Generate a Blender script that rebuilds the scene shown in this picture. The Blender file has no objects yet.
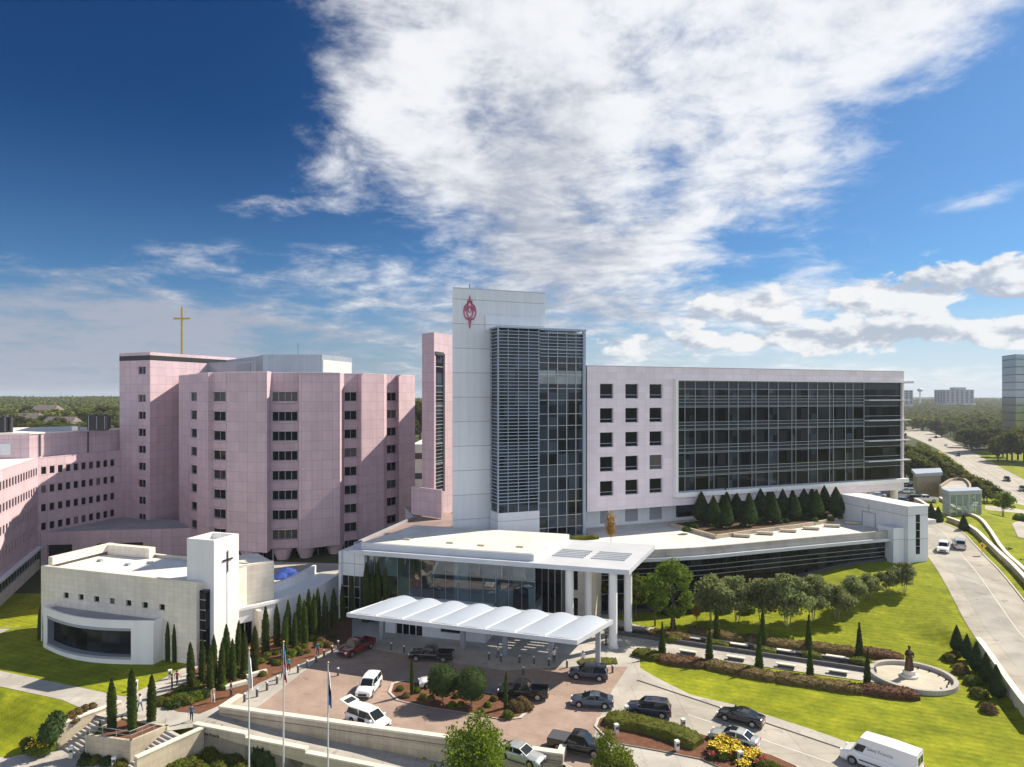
import bpy, bmesh, math, random
from mathutils import Vector, Matrix, noise
R = math.radians
scene = bpy.context.scene
COL = scene.collection
rnd = random.Random(11)
F, CX, HY, H = 683.0, 512.0, 396.0, 33.0      # survey: focal length, principal column, horizon row, eye height

def S(t):
    t = max(0.0, min(1.0, t)); return t*t*(3-2*t)
def lerp(a, b, t): return a+(b-a)*t
def G(px, py, z=0.0):
    Y = (H-z)*F/(py-HY); return Vector(((px-CX)*Y/F, Y, z))
def AT(px, Y): return (px-CX)*Y/F
def ZA(py, Y): return H-(py-HY)*Y/F
def P2(px, Y): return Vector((AT(px, Y), Y))

# ---------------------------------------------------------------- terrain
WALL_A, WALL_B = Vector((59.2, 86.8)), Vector((52.5, 70.0))     # right retaining wall line
def road_z(Y):
    pts = [(40, 0.9), (70, 1.3), (87, 1.9), (118, 4.2), (150, 5.4), (200, 6.0), (235, 4.5), (275, 0.0), (9e9, 0.0)]
    for (a, b), (c, d) in zip(pts, pts[1:]):
        if Y <= c: return lerp(b, d, S((Y-a)/(c-a)) if Y > a else 0)
    return 0
def front_line(X, sh=0.0):                                # where the ground drops to the lower front garden
    if X < -44: return 71.3+min(30, (-44-X))*0.41-0.8+.3*sh
    if X < -31.0: return lerp(70.3, 67.6, (X+44)/13.0)+.6*sh
    return 70.0-0.317*(X+30.3)+sh
def zg(X, Y, sh=0.0):
    if Y > 600: return -2.0*S((Y-600)/200) + 6*noise.noise((X*.002, Y*.002, 0))*S((Y-700)/500)
    zr = road_z(Y)*S((X-6)/30)*lerp(1, .3, S((X-108)/22)*S((Y-120)/40))*(1-S((X-136)/20)*S((Y-140)/20))
    zl = zr*S((X-22)/38)*S((Y-80)/26)
    d = WALL_A-WALL_B; n = Vector((d.y, -d.x)).normalized()
    dr = (Vector((X, Y))-WALL_B).dot(n)+4.5*S((Y-84)/9)
    w = 1.0+max(0, Y-86)*0.5
    z = lerp(zl, zr, S((dr+0.5*w)/w))
    fl = front_line(X, sh)
    wid = lerp(1.0, 7.0, S((-43.5-X)/4))
    drop = S((fl-Y)/wid)*(2.0+0.035*max(0, X+31))*S((6.5-X)/3.5)
    if X < -62 and Y > 95:
        z -= 4.0*S((Y-97)/8)*S((-62-X)/6)
    return z-drop
def GT(px, py):
    z = 0
    for _ in range(12):
        p = G(px, py, z); z = zg(p.x, p.y)
    return G(px, py, z)

# ---------------------------------------------------------------- materials
M = {}
def nd(nt, t, **kw):
    n = nt.nodes.new(t)
    for k, v in kw.items(): setattr(n, k, v)
    return n
def mk(key, c, rough=.6, var=.12, scale=.6, metal=0.0, joints=None, bump=0.0, bscale=20, spec=.5, emit=None, var2=None, leafy=False, rand=0.0, coat=0, ior=None, stain=0.0, streak=0.0, mow=0.0, blinds=False, panes=None):
    if leafy or key in ('lawn', 'scrub', 'mulch', 'bed_soil', 'concrete', 'brick_paving', 'road_concrete', 'road_grey', 'kerb', 'asphalt', 'leaf_far'): spec = .12
    m = bpy.data.materials.new(key); m.use_nodes = True; nt = m.node_tree; L = nt.links
    b = nt.nodes['Principled BSDF']
    b.inputs['Roughness'].default_value = rough; b.inputs['Metallic'].default_value = metal
    b.inputs['Specular IOR Level'].default_value = spec
    if ior: b.inputs['IOR'].default_value = ior
    if coat: b.inputs['Coat Weight'].default_value = coat; b.inputs['Coat Roughness'].default_value = .05
    tc = nd(nt, 'ShaderNodeTexCoord')
    geo = nd(nt, 'ShaderNodeNewGeometry')
    no = nd(nt, 'ShaderNodeTexNoise'); no.inputs['Scale'].default_value = scale; no.inputs['Detail'].default_value = 6; no.inputs['Roughness'].default_value = .65
    L.new((geo.outputs['Position'] if not leafy else tc.outputs['Object']), no.inputs['Vector'])
    cr = nd(nt, 'ShaderNodeValToRGB')
    c2 = var2 or tuple(min(1, x*(1+var)) for x in c)
    c1 = tuple(x*(1-var) for x in c)
    cr.color_ramp.elements[0].position = .3; cr.color_ramp.elements[1].position = .7
    cr.color_ramp.elements[0].color = (*c1, 1); cr.color_ramp.elements[1].color = (*c2, 1)
    L.new(no.outputs['Fac'], cr.inputs['Fac'])
    out = cr.outputs['Color']
    def mult(a, bsock=None, col=None, fac=1.0):
        x = nd(nt, 'ShaderNodeMix', data_type='RGBA', blend_type='MULTIPLY'); x.inputs['Factor'].default_value = fac
        L.new(a, x.inputs['A'])
        if bsock is not None: L.new(bsock, x.inputs['B'])
        else: x.inputs['B'].default_value = col
        return x.outputs['Result']
    if joints:
        w, h, mo, dk, off = joints
        br = nd(nt, 'ShaderNodeTexBrick'); br.offset = off
        br.inputs['Scale'].default_value = 1; br.inputs['Brick Width'].default_value = w; br.inputs['Row Height'].default_value = h
        br.inputs['Mortar Size'].default_value = mo; br.inputs['Mortar Smooth'].default_value = .1
        br.inputs['Color1'].default_value = (.93, .93, .93, 1); br.inputs['Color2'].default_value = (1.04, 1.04, 1.04, 1)
        br.inputs['Mortar'].default_value = (dk, dk, dk, 1)
        L.new(tc.outputs['UV'], br.inputs['Vector'])
        out = mult(out, br.outputs['Color'])
    if panes:  # pane-by-pane tones in the colour imitate uneven reflections
        br = nd(nt, 'ShaderNodeTexBrick'); br.offset = 0; br.inputs['Scale'].default_value = 1; br.inputs['Brick Width'].default_value = panes[0]; br.inputs['Row Height'].default_value = panes[1]; br.inputs['Mortar Size'].default_value = 0; br.inputs['Bias'].default_value = -.25
        br.inputs['Color1'].default_value = (.25, .25, .25, 1); br.inputs['Color2'].default_value = (4.2, 3.9, 3.6, 1); L.new(tc.outputs['UV'], br.inputs['Vector']); out = mult(out, br.outputs['Color'])
        nb = nd(nt, 'ShaderNodeTexNoise'); nb.inputs['Scale'].default_value = .55; nb.inputs['Detail'].default_value = 2; L.new(geo.outputs['Position'], nb.inputs['Vector'])
        bq = nd(nt, 'ShaderNodeBump'); bq.inputs['Strength'].default_value = .12; bq.inputs['Distance'].default_value = .05; L.new(nb.outputs['Fac'], bq.inputs['Height']); L.new(bq.outputs['Normal'], b.inputs['Normal'])
    if stain:
        n2 = nd(nt, 'ShaderNodeTexNoise'); n2.inputs['Scale'].default_value = .16; n2.inputs['Detail'].default_value = 8; n2.inputs['Distortion'].default_value = 1.2
        L.new(geo.outputs['Position'], n2.inputs['Vector'])
        r2 = nd(nt, 'ShaderNodeValToRGB'); r2.color_ramp.elements[0].position = .38; r2.color_ramp.elements[1].position = .62
        k = 1-stain
        r2.color_ramp.elements[0].color = (k, k, k, 1); r2.color_ramp.elements[1].color = (1, 1, 1, 1)
        L.new(n2.outputs['Fac'], r2.inputs['Fac']); out = mult(out, r2.outputs['Color'])
    if streak:
        mp = nd(nt, 'ShaderNodeMapping'); mp.inputs['Scale'].default_value = (1.1, 1.1, .045); L.new(geo.outputs['Position'], mp.inputs['Vector'])
        n4 = nd(nt, 'ShaderNodeTexNoise'); n4.inputs['Scale'].default_value = 1.0; n4.inputs['Detail'].default_value = 7; n4.inputs['Roughness'].default_value = .7; L.new(mp.outputs[0], n4.inputs['Vector'])
        r4 = nd(nt, 'ShaderNodeValToRGB'); r4.color_ramp.elements[0].position = .36; r4.color_ramp.elements[1].position = .60; k = 1-streak
        r4.color_ramp.elements[0].color = (k, k, k*.99, 1); r4.color_ramp.elements[1].color = (1, 1, 1, 1); L.new(n4.outputs['Fac'], r4.inputs['Fac']); out = mult(out, r4.outputs['Color'])
    if mow:
        mp = nd(nt, 'ShaderNodeMapping'); mp.inputs['Rotation'].default_value = (0, 0, R(24)); L.new(geo.outputs['Position'], mp.inputs['Vector'])
        wv = nd(nt, 'ShaderNodeTexWave', bands_direction='Y'); wv.inputs['Scale'].default_value = .32; wv.inputs['Distortion'].default_value = 2.2; wv.inputs['Detail'].default_value = 3; wv.inputs['Detail Scale'].default_value = .7; L.new(mp.outputs[0], wv.inputs['Vector'])
        r5 = nd(nt, 'ShaderNodeValToRGB'); k = 1-mow; r5.color_ramp.elements[0].color = (k*.96, k, k, 1); r5.color_ramp.elements[1].color = (1, 1, 1, 1); L.new(wv.outputs['Fac'], r5.inputs['Fac']); out = mult(out, r5.outputs['Color'])
        n6 = nd(nt, 'ShaderNodeTexNoise'); n6.inputs['Scale'].default_value = 1.7; n6.inputs['Detail'].default_value = 9; n6.inputs['Roughness'].default_value = .75; L.new(geo.outputs['Position'], n6.inputs['Vector'])
        r6 = nd(nt, 'ShaderNodeValToRGB'); r6.color_ramp.elements[0].position = .34; r6.color_ramp.elements[1].position = .66; r6.color_ramp.elements[0].color = (.66, .72, .7, 1); r6.color_ramp.elements[1].color = (1.12, 1.06, 1.1, 1); L.new(n6.outputs['Fac'], r6.inputs['Fac']); out = mult(out, r6.outputs['Color'])
    if blinds:
        oi = nd(nt, 'ShaderNodeObjectInfo'); st = nd(nt, 'ShaderNodeMapRange'); st.inputs['From Min'].default_value = .80; st.inputs['From Max'].default_value = 1.0; L.new(oi.outputs['Random'], st.inputs['Value'])
        x = nd(nt, 'ShaderNodeMix', data_type='RGBA'); L.new(st.outputs['Result'], x.inputs['Factor']); L.new(out, x.inputs['A']); x.inputs['B'].default_value = (.15, .14, .13, 1); out = x.outputs['Result']
    if key in ('brick_paving', 'road_concrete', 'road_grey', 'concrete', 'asphalt'):
        n7 = nd(nt, 'ShaderNodeTexNoise'); n7.inputs['Scale'].default_value = .75; n7.inputs['Detail'].default_value = 3; n7.inputs['Distortion'].default_value = .6; L.new(geo.outputs['Position'], n7.inputs['Vector'])
        r7 = nd(nt, 'ShaderNodeValToRGB'); r7.color_ramp.elements[0].position = .62; r7.color_ramp.elements[1].position = .72; r7.color_ramp.elements[0].color = (1, 1, 1, 1); r7.color_ramp.elements[1].color = (.74, .73, .72, 1); L.new(n7.outputs['Fac'], r7.inputs['Fac']); out = mult(out, r7.outputs['Color'])
    if rand:
        oi = nd(nt, 'ShaderNodeObjectInfo')
        hs = nd(nt, 'ShaderNodeHueSaturation')
        mr = nd(nt, 'ShaderNodeMapRange'); mr.inputs['To Min'].default_value = 1-rand; mr.inputs['To Max'].default_value = 1+rand
        L.new(oi.outputs['Random'], mr.inputs['Value']); L.new(mr.outputs['Result'], hs.inputs['Value'])
        m2 = nd(nt, 'ShaderNodeMapRange'); m2.inputs['To Min'].default_value = .5-rand*.09; m2.inputs['To Max'].default_value = .5+rand*.06
        L.new(oi.outputs['Random'], m2.inputs['Value']); L.new(m2.outputs['Result'], hs.inputs['Hue'])
        L.new(out, hs.inputs['Color']); out = hs.outputs['Color']
    L.new(out, b.inputs['Base Color'])
    if bump:
        n3 = nd(nt, 'ShaderNodeTexNoise'); n3.inputs['Scale'].default_value = bscale; n3.inputs['Detail'].default_value = 4
        L.new(geo.outputs['Position'], n3.inputs['Vector'])
        bp = nd(nt, 'ShaderNodeBump'); bp.inputs['Strength'].default_value = bump; bp.inputs['Distance'].default_value = .1
        L.new(n3.outputs['Fac'], bp.inputs['Height']); L.new(bp.outputs['Normal'], b.inputs['Normal'])
    if leafy:
        tr = nd(nt, 'ShaderNodeBsdfTranslucent'); L.new(out, tr.inputs['Color'])
        mx = nd(nt, 'ShaderNodeMixShader'); mx.inputs['Fac'].default_value = .42 if key.startswith('leaf') else .10
        L.new(b.outputs['BSDF'], mx.inputs[1]); L.new(tr.outputs['BSDF'], mx.inputs[2])
        L.new(mx.outputs['Shader'], nt.nodes['Material Output'].inputs['Surface'])
    M[key] = m
    return m
#BEGIN_MATS
mk('pink_granite', (.60, .452, .505), .65, .05, .5, joints=(2.1, 1.99, .035, .62, 0), stain=.06, streak=.10)
mk('pink_panel', (.77, .68, .74), .5, .03, .3, joints=(2.0, 1.2, .025, .80, 0), streak=.05)
mk('white_panel', (.68, .71, .75), .45, .03, .3, joints=(40, 4.1, .06, .55, 0), streak=.08)
mk('white_paint', (.78, .78, .77), .55, .03, .5, streak=.07)
mk('white_metal', (.56, .585, .62), .4, .03, .4, stain=.08)
mk('limestone', (.78, .71, .61), .75, .06, .5, joints=(1.5, .62, .02, .78, .5), stain=.10, streak=.12)
mk('tan_stone', (.56, .48, .36), .8, .10, .7, joints=(1.2, .6, .02, .72, .5), stain=.18, streak=.16)
mk('roof_cream', (.69, .66, .61), .8, .05, .3, stain=.16)
mk('roof_white', (.78, .75, .70), .8, .05, .25, stain=.14)
mk('roof_grey', (.36, .36, .38), .8, .10, .2, stain=.2)
mk('roof_red', (.30, .22, .20), .85, .12, .3, stain=.2)
mk('grey_metal', (.36, .40, .45), .4, .05, .3, metal=.3, joints=(1.0, 30, .03, .8, 0))
mk('mullion', (.38, .42, .44), .4, .02, .3, metal=.4)
mk('louver_metal', (.29, .36, .45), .4, .04, .3, metal=.2)
mk('dark_metal', (.05, .05, .055), .5, .1)
mk('black', (.012, .012, .014), .5, .1)
mk('bronze', (.09, .055, .035), .45, .25, 3, metal=.7)
mk('brass', (.42, .30, .09), .4, .15, 1, metal=.6)
mk('glass_dark', (.009, .011, .014), .03, .3, .15, spec=.13, panes=(1.9, 2.18))
mk('glass_window', (.006, .008, .010), .06, .3, .15, spec=.16, blinds=True)
mk('glass_blue', (.014, .021, .032), .04, .3, .15, spec=.28, panes=(2.0, 2.1))
mk('glass_teal', (.022, .040, .050), .03, .25, .12, spec=.5, ior=2.1, panes=(2.2, 3.3))
mk('spandrel', (.022, .030, .044), .12, .2, .2, spec=.25)
mk('grey_panel', (.30, .32, .35), .5, .04)
mk('concrete', (.47, .44, .395), .85, .09, .35, joints=(3, 3, .03, .74, 0), stain=.20, bump=.15)
mk('road_concrete', (.44, .405, .35), .85, .08, .3, joints=(4.5, 4.5, .04, .74, 0), stain=.22, bump=.15)
mk('road_grey', (.40, .38, .345), .85, .10, .25, stain=.22, bump=.2)
mk('brick_paving', (.385, .285, .235), .85, .12, .5, joints=(.42, .21, .02, .82, .5), stain=.16, bump=.2)
mk('kerb', (.50, .46, .40), .8, .08, .6)
mk('paint_line', (.60, .58, .53), .7, .1, 2)
mk('asphalt', (.10, .10, .10), .9, .15, .5, stain=.2)
mk('lawn', (.225, .28, .010), .95, .20, .35, var2=(.38, .395, .02), bump=.7, bscale=9, stain=.20, mow=.14)
mk('scrub', (.045, .060, .018), .95, .3, .05, var2=(.09, .095, .04), bump=.5, bscale=2)
mk('mulch', (.16, .075, .045), .95, .3, 2, bump=.5)
mk('bed_soil', (.10, .065, .04), .95, .3, 1.5, bump=.5)
mk('water', (.012, .014, .016), .25, .1, spec=.3)
mk('dark_stone', (.085, .08, .08), .7, .15, 1)
mk('mirror_glass', (.24, .27, .30), .06, .05, .2, metal=.85)
mk('leaf_wine', (.14, .08, .045), .8, .4, 2.2, var2=(.26, .15, .09), leafy=True, rand=.12)
mk('basin', (.47, .42, .33), .7, .1, 1, stain=.2)
mk('leaf_cypress', (.062, .092, .016), .7, .45, 1.6, leafy=True, rand=.15)
mk('leaf_conifer', (.058, .092, .028), .7, .4, 1.2, leafy=True, rand=.15)
mk('leaf_green', (.13, .18, .022), .65, .4, .5, leafy=True, rand=.22)
mk('leaf_bright', (.15, .20, .02), .65, .35, .5, leafy=True, rand=.15)
mk('leaf_olive', (.22, .25, .095), .65, .4, .5, leafy=True, rand=.2)
mk('leaf_yellow', (.38, .24, .03), .7, .35, .8, leafy=True, rand=.1)
mk('leaf_far', (.095, .125, .026), .8, .5, .16, var2=(.20, .20, .045), leafy=True, rand=.5)
mk('leaf_hedge', (.135, .15, .025), .75, .35, 1.2, leafy=True, rand=.12)
mk('leaf_rust', (.15, .115, .04), .8, .4, 2.2, var2=(.30, .22, .10), leafy=True, rand=.12)
mk('flower_yellow', (.78, .55, .02), .7, .2, 2)
mk('flower_red', (.35, .03, .04), .7, .3, 2)
mk('bark', (.09, .065, .045), .9, .3, 4)
mk('bark_pale', (.24, .20, .15), .9, .3, 4)
mk('tyre', (.015, .015, .015), .8, .1)
mk('alloy', (.45, .45, .46), .3, .05, metal=.8)
mk('car_glass', (.012, .016, .018), .03, .1)
for k, c, r in [('white', (.78, .78, .78), .25), ('black', (.012, .012, .014), .2), ('navy', (.018, .022, .045), .2), ('slate', (.075, .10, .14), .22),
             ('silver', (.48, .50, .50), .25), ('red', (.16, .018, .014), .22), ('grey', (.10, .10, .11), .25), ('tan', (.35, .30, .22), .3)]:
    mk('car_'+k, c, r, .02, 1, coat=.6, metal=.4 if k in ('silver', 'slate') else 0)
mk('lamp_white', (.8, .8, .82), .15, .02)
mk('lamp_red', (.4, .01, .01), .2, .02)
mk('sign_yellow', (.80, .52, .01), .5, .03)
mk('logo_red', (.46, .10, .17), .5, .05)
mk('ink', (.02, .02, .022), .6, .1)
mk('ink_grey', (.30, .32, .36), .6, .1)
mk('skin', (.45, .26, .18), .6, .08)
for k, c in [('cloth_blue', (.04, .10, .22)), ('cloth_dark', (.02, .022, .03)), ('cloth_red', (.35, .06, .07)), ('cloth_white', (.65, .64, .62)), ('cloth_teal', (.02, .22, .28)), ('cloth_tan', (.38, .28, .20)), ('hair', (.03, .018, .01)), ('umbrella_blue', (.02, .06, .30)), ('flag_white', (.68, .70, .74)), ('flag_blue', (.04, .22, .55)), ('flag_red', (.5, .04, .05))]:
    mk(k, c, .85, .1, 3)
mk('brick_tan', (.34, .27, .20), .85, .12, .8, joints=(.8, .3, .02, .8, .5))
mk('house_roof', (.16, .13, .12), .9, .15, .5)
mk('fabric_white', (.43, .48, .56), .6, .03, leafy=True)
#END_MATS

# ---------------------------------------------------------------- mesh builder
class MB:
    def __init__(s): s.v = []; s.f = []; s.m = []; s.s = []
    def face(s, pts, m=0, smooth=False):
        i = len(s.v); s.v += [tuple(p) for p in pts]; s.f.append(tuple(range(i, i+len(pts)))); s.m.append(m); s.s.append(smooth)
    def mesh(s, vs, fs, m=0, smooth=False):
        i = len(s.v); s.v += [tuple(p) for p in vs]
        for f in fs: s.f.append(tuple(i+k for k in f)); s.m.append(m); s.s.append(smooth)
    def box(s, x0, x1, y0, y1, z0, z1, m=0, top=None):
        v = [(x0, y0, z0), (x1, y0, z0), (x1, y1, z0), (x0, y1, z0), (x0, y0, z1), (x1, y0, z1), (x1, y1, z1), (x0, y1, z1)]
        i = len(s.v); s.v += v
        for k, f in enumerate([(0, 3, 2, 1), (4, 5, 6, 7), (0, 1, 5, 4), (1, 2, 6, 5), (2, 3, 7, 6), (3, 0, 4, 7)]):
            s.f.append(tuple(i+q for q in f)); s.m.append(top if (k == 1 and top is not None) else m); s.s.append(False)
    def rbox(s, c, sx, sy, sz, rz=0, m=0):
        ca, sa = math.cos(rz), math.sin(rz); t = MB(); t.box(-sx/2, sx/2, -sy/2, sy/2, 0, sz, m)
        s.mesh([(c[0]+x*ca-y*sa, c[1]+x*sa+y*ca, c[2]+z) for x, y, z in t.v], t.f, m)
    def prism(s, poly, z0, z1, m=0, mtop=None, cap=True):
        poly = [(p[0], p[1]) for p in poly]
        a = sum(poly[i][0]*poly[(i+1) % len(poly)][1]-poly[(i+1) % len(poly)][0]*poly[i][1] for i in range(len(poly)))
        if a < 0: poly = poly[::-1]; z1 = z1[::-1] if isinstance(z1, list) else z1; z0 = z0[::-1] if isinstance(z0, list) else z0
        n = len(poly); za = z0 if isinstance(z0, list) else [z0]*n; zb = z1 if isinstance(z1, list) else [z1]*n
        for i in range(n):
            j = (i+1) % n
            s.face([(*poly[i], za[i]), (*poly[j], za[j]), (*poly[j], zb[j]), (*poly[i], zb[i])], m)
        if cap:
            s.face([(*poly[i], zb[i]) for i in range(n)], m if mtop is None else mtop)
            s.face([(*poly[i], za[i]) for i in reversed(range(n))], m)
    def tube(s, p0, p1, r0, r1=None, n=8, m=0, smooth=True, caps=True):
        r1 = r0 if r1 is None else r1
        p0, p1 = Vector(p0), Vector(p1); d = (p1-p0).normalized()
        a = d.orthogonal().normalized(); b = d.cross(a)
        vs = []
        for p, r in ((p0, r0), (p1, r1)):
            for k in range(n):
                t = 2*math.pi*k/n; vs.append(p+(a*math.cos(t)+b*math.sin(t))*r)
        s.mesh(vs, [(k, (k+1) % n, n+(k+1) % n, n+k) for k in range(n)], m, smooth)
        if caps: s.face(vs[:n][::-1], m); s.face(vs[n:], m)
    def lathe(s, c, prof, n=16, m=0, smooth=True, jit=0, seed=0, sx=1, sy=1):
        rr = random.Random(seed); vs = []
        for (r, z) in prof:
            for k in range(n):
                t = 2*math.pi*k/n; q = r*(1+rr.uniform(-jit, jit)); vs.append((c[0]+q*math.cos(t)*sx, c[1]+q*math.sin(t)*sy, c[2]+z))
        fs = [(i*n+k, i*n+(k+1) % n, (i+1)*n+(k+1) % n, (i+1)*n+k) for i in range(len(prof)-1) for k in range(n)]
        s.mesh(vs, fs, m, smooth)
        if prof[-1][0] > .001: s.face(vs[-n:], m)
        if prof[0][0] > .001: s.face(vs[:n][::-1], m)
    def wall(s, o, u, Lw, z0, z1, ops=(), depth=.3, m=0, mrev=None):
        # a vertical wall face from o along u (2-D), outward to the right of u, pierced by openings with reveals
        u = Vector(u).normalized(); n = Vector((u.y, -u.x))
        def P(x, z, d=0): return (o[0]+u.x*x-n.x*d, o[1]+u.y*x-n.y*d, z)
        ops = [q for q in ops if q[1] > 0 and q[0] < Lw]
        xs = sorted({0, Lw, *[max(0, min(Lw, q)) for t in ops for q in t[:2]]}); zs = sorted({z0, z1, *[max(z0, min(z1, q)) for t in ops for q in t[2:4]]})
        for a, b in zip(xs, xs[1:]):
            run = None
            for c, d in zip(zs, zs[1:]):
                x, z = (a+b)/2, (c+d)/2
                solid = not any(t[0] < x < t[1] and t[2] < z < t[3] for t in ops)
                if solid: run = (run[0], d) if run else (c, d)
                if (not solid or d == zs[-1]) and run:
                    s.face([P(a, run[0]), P(b, run[0]), P(b, run[1]), P(a, run[1])], m); run = None
        r = m if mrev is None else mrev
        for t in ops:
            a, b, c, d = t[:4]
            s.face([P(a, c), P(a, c, depth), P(a, d, depth), P(a, d)], r); s.face([P(b, d), P(b, d, depth), P(b, c, depth), P(b, c)], r)
            s.face([P(a, c), P(b, c), P(b, c, depth), P(a, c, depth)], r); s.face([P(a, d, depth), P(b, d, depth), P(b, d), P(a, d)], r)
    def to(s, mat): s.v = [tuple(mat @ Vector(p)) for p in s.v]; return s

KIDS = {}
def finish_mesh(name, mb, mats):
    me = bpy.data.meshes.new(name); me.from_pydata(mb.v, [], mb.f)
    for k in mats: me.materials.append(M[k] if isinstance(k, str) else k)
    me.polygons.foreach_set('material_index', mb.m); me.polygons.foreach_set('use_smooth', mb.s)
    uv = me.uv_layers.new(name='UVMap'); data = [0.0]*(2*len(me.loops)); vs = mb.v
    for p in me.polygons:
        n = p.normal
        if abs(n.z) < .75:
            l = math.hypot(n.x, n.y) or 1; tx, ty = -n.y/l, n.x/l
            for li, vi in zip(p.loop_indices, p.vertices): v = vs[vi]; data[2*li] = v[0]*tx+v[1]*ty; data[2*li+1] = v[2]
        else:
            for li, vi in zip(p.loop_indices, p.vertices): v = vs[vi]; data[2*li] = v[0]; data[2*li+1] = v[1]
    uv.data.foreach_set('uv', data); me.update()
    return me
def link(o, parent=None):
    COL.objects.link(o)
    if parent is not None: o.parent = parent; KIDS.setdefault(parent.name, []).append(o)
    return o
def frame_of(o):
    m = Matrix.Translation(o.location) @ Matrix.Rotation(o.rotation_euler.z, 4, 'Z')
    return frame_of(o.parent) @ m if o.parent is not None else m
def obj(name, mb, mats, parent=None, world=False, loc=None, rz=0):
    mats = [mats] if isinstance(mats, str) else mats
    if world and parent is not None: mb.to(frame_of(parent).inverted())
    o = bpy.data.objects.new(name, finish_mesh(name, mb, mats)); link(o, parent)
    if loc is not None: o.location = loc
    if rz: o.rotation_euler.z = rz
    return o
def inst(name, me, parent=None, loc=(0, 0, 0), rz=0, sc=1):
    o = bpy.data.objects.new(name, me); link(o, parent); o.location = loc; o.rotation_euler.z = rz
    o.scale = (sc, sc, sc) if not isinstance(sc, (tuple, list)) else sc
    return o
def tag(o, label=None, cat=None, group=None, kind=None):
    if label: o['label'] = label
    if cat: o['category'] = cat
    if group: o['group'] = group
    if kind: o['kind'] = kind
    return o
def thing(name, label, cat, loc=(0, 0, 0), rz=0, group=None):
    o = bpy.data.objects.new(name, None); o.empty_display_size = .5; link(o); o.location = loc; o.rotation_euler.z = rz
    return tag(o, label, cat, group)
def dup(o, parent=None):
    c = o.copy(); link(c, parent)
    for ch in list(KIDS.get(o.name, [])): dup(ch, c)
    return c
def place(root, first, loc, rz, label, group=None, sc=1.0):
    r = root if first else dup(root)
    r.location = loc; r.rotation_euler.z = rz; r.scale = (sc, sc, sc) if not isinstance(sc, tuple) else sc; r['label'] = label
    if group: r['group'] = group
    return r
def struct(name, mb, mats): return tag(obj(name, mb, mats), kind='structure')
ORD = ['first', 'second', 'third', 'fourth', 'fifth', 'sixth', 'seventh', 'eighth', 'ninth', 'tenth', 'eleventh', 'twelfth', 'thirteenth', 'fourteenth', 'fifteenth', 'sixteenth', 'seventeenth', 'eighteenth', 'nineteenth', 'twentieth', 'twenty-first', 'twenty-second', 'twenty-third', 'twenty-fourth', 'twenty-fifth', 'twenty-sixth', 'twenty-seventh', 'twenty-eighth', 'twenty-ninth', 'thirtieth']

class Frame:                                     # a building grid: local x along the front, local y back from it
    def __init__(s, o, ang): s.o = Vector((o[0], o[1])); s.a = ang; s.u = Vector((math.cos(ang), math.sin(ang))); s.w = Vector((-math.sin(ang), math.cos(ang)))
    def x(s, px, y=0):
        k = (px-CX)/F; b = s.o+s.w*y
        return (k*b.y-b.x)/(s.u.x-k*s.u.y)
    def z(s, px, py, y=0):
        p = s.p(s.x(px, y), y); return ZA(py, p.y)
    def p(s, x, y): return s.o+s.u*x+s.w*y
    def loc(s, P): d = Vector((P[0], P[1]))-s.o; return Vector((d.dot(s.u), d.dot(s.w)))
def window_mesh(w, h, nx=1, nz=1, fr=.07, glass='glass_window', frm='mullion', dep=.06):
    mb = MB(); mb.box(0, w, 0, .05, 0, h, 0)
    for i in range(nx+1):
        x = w*i/nx; x0 = min(max(x-fr/2, 0), w-fr); mb.box(x0, x0+fr, -dep, -.003, 0, h, 1)
    for i in range(nz+1):
        z = h*i/nz; z0 = min(max(z-fr/2, 0), h-fr); mb.box(fr, w-fr, -dep+.004, -.004, z0, z0+fr, 1)
    return finish_mesh('window', mb, [glass, frm])
# ---------------------------------------------------------------- ground, roads, paving
def ground():
    def axis(lo, hi, step, far, g=1.22):
        a = [lo+step*i for i in range(int((hi-lo)/step)+1)]
        s = step; x = a[-1]
        while x < far: s *= g; x += s; a.append(x)
        s = step; x = lo; b = []
        while x > -far: s *= g; x -= s; b.append(x)
        return b[::-1]+a
    xs = axis(-75, 100, 1.0, 5500); ys = axis(50, 175, 1.0, 5500)
    mb = MB(); nx = len(xs)
    mb.v = [(x, y, zg(x, y, 2.3) if math.hypot(x, y) < 3000 else -8) for y in ys for x in xs]
    for j in range(len(ys)-1):
        for i in range(nx-1):
            mb.f.append((j*nx+i, j*nx+i+1, (j+1)*nx+i+1, (j+1)*nx+i)); mb.m.append(0); mb.s.append(True)
    for k, f in enumerate(mb.f):
        x = sum(mb.v[i][0] for i in f)/4; y = sum(mb.v[i][1] for i in f)/4
        near = (-130 < x < 110 and 52 < y < 128) or (x > 60 and 45 < y < 235) or (x > 190 and 235 < y < 420)
        if not near: mb.m[k] = 1
    struct('ground', mb, ['lawn', 'scrub'])
ground()

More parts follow.
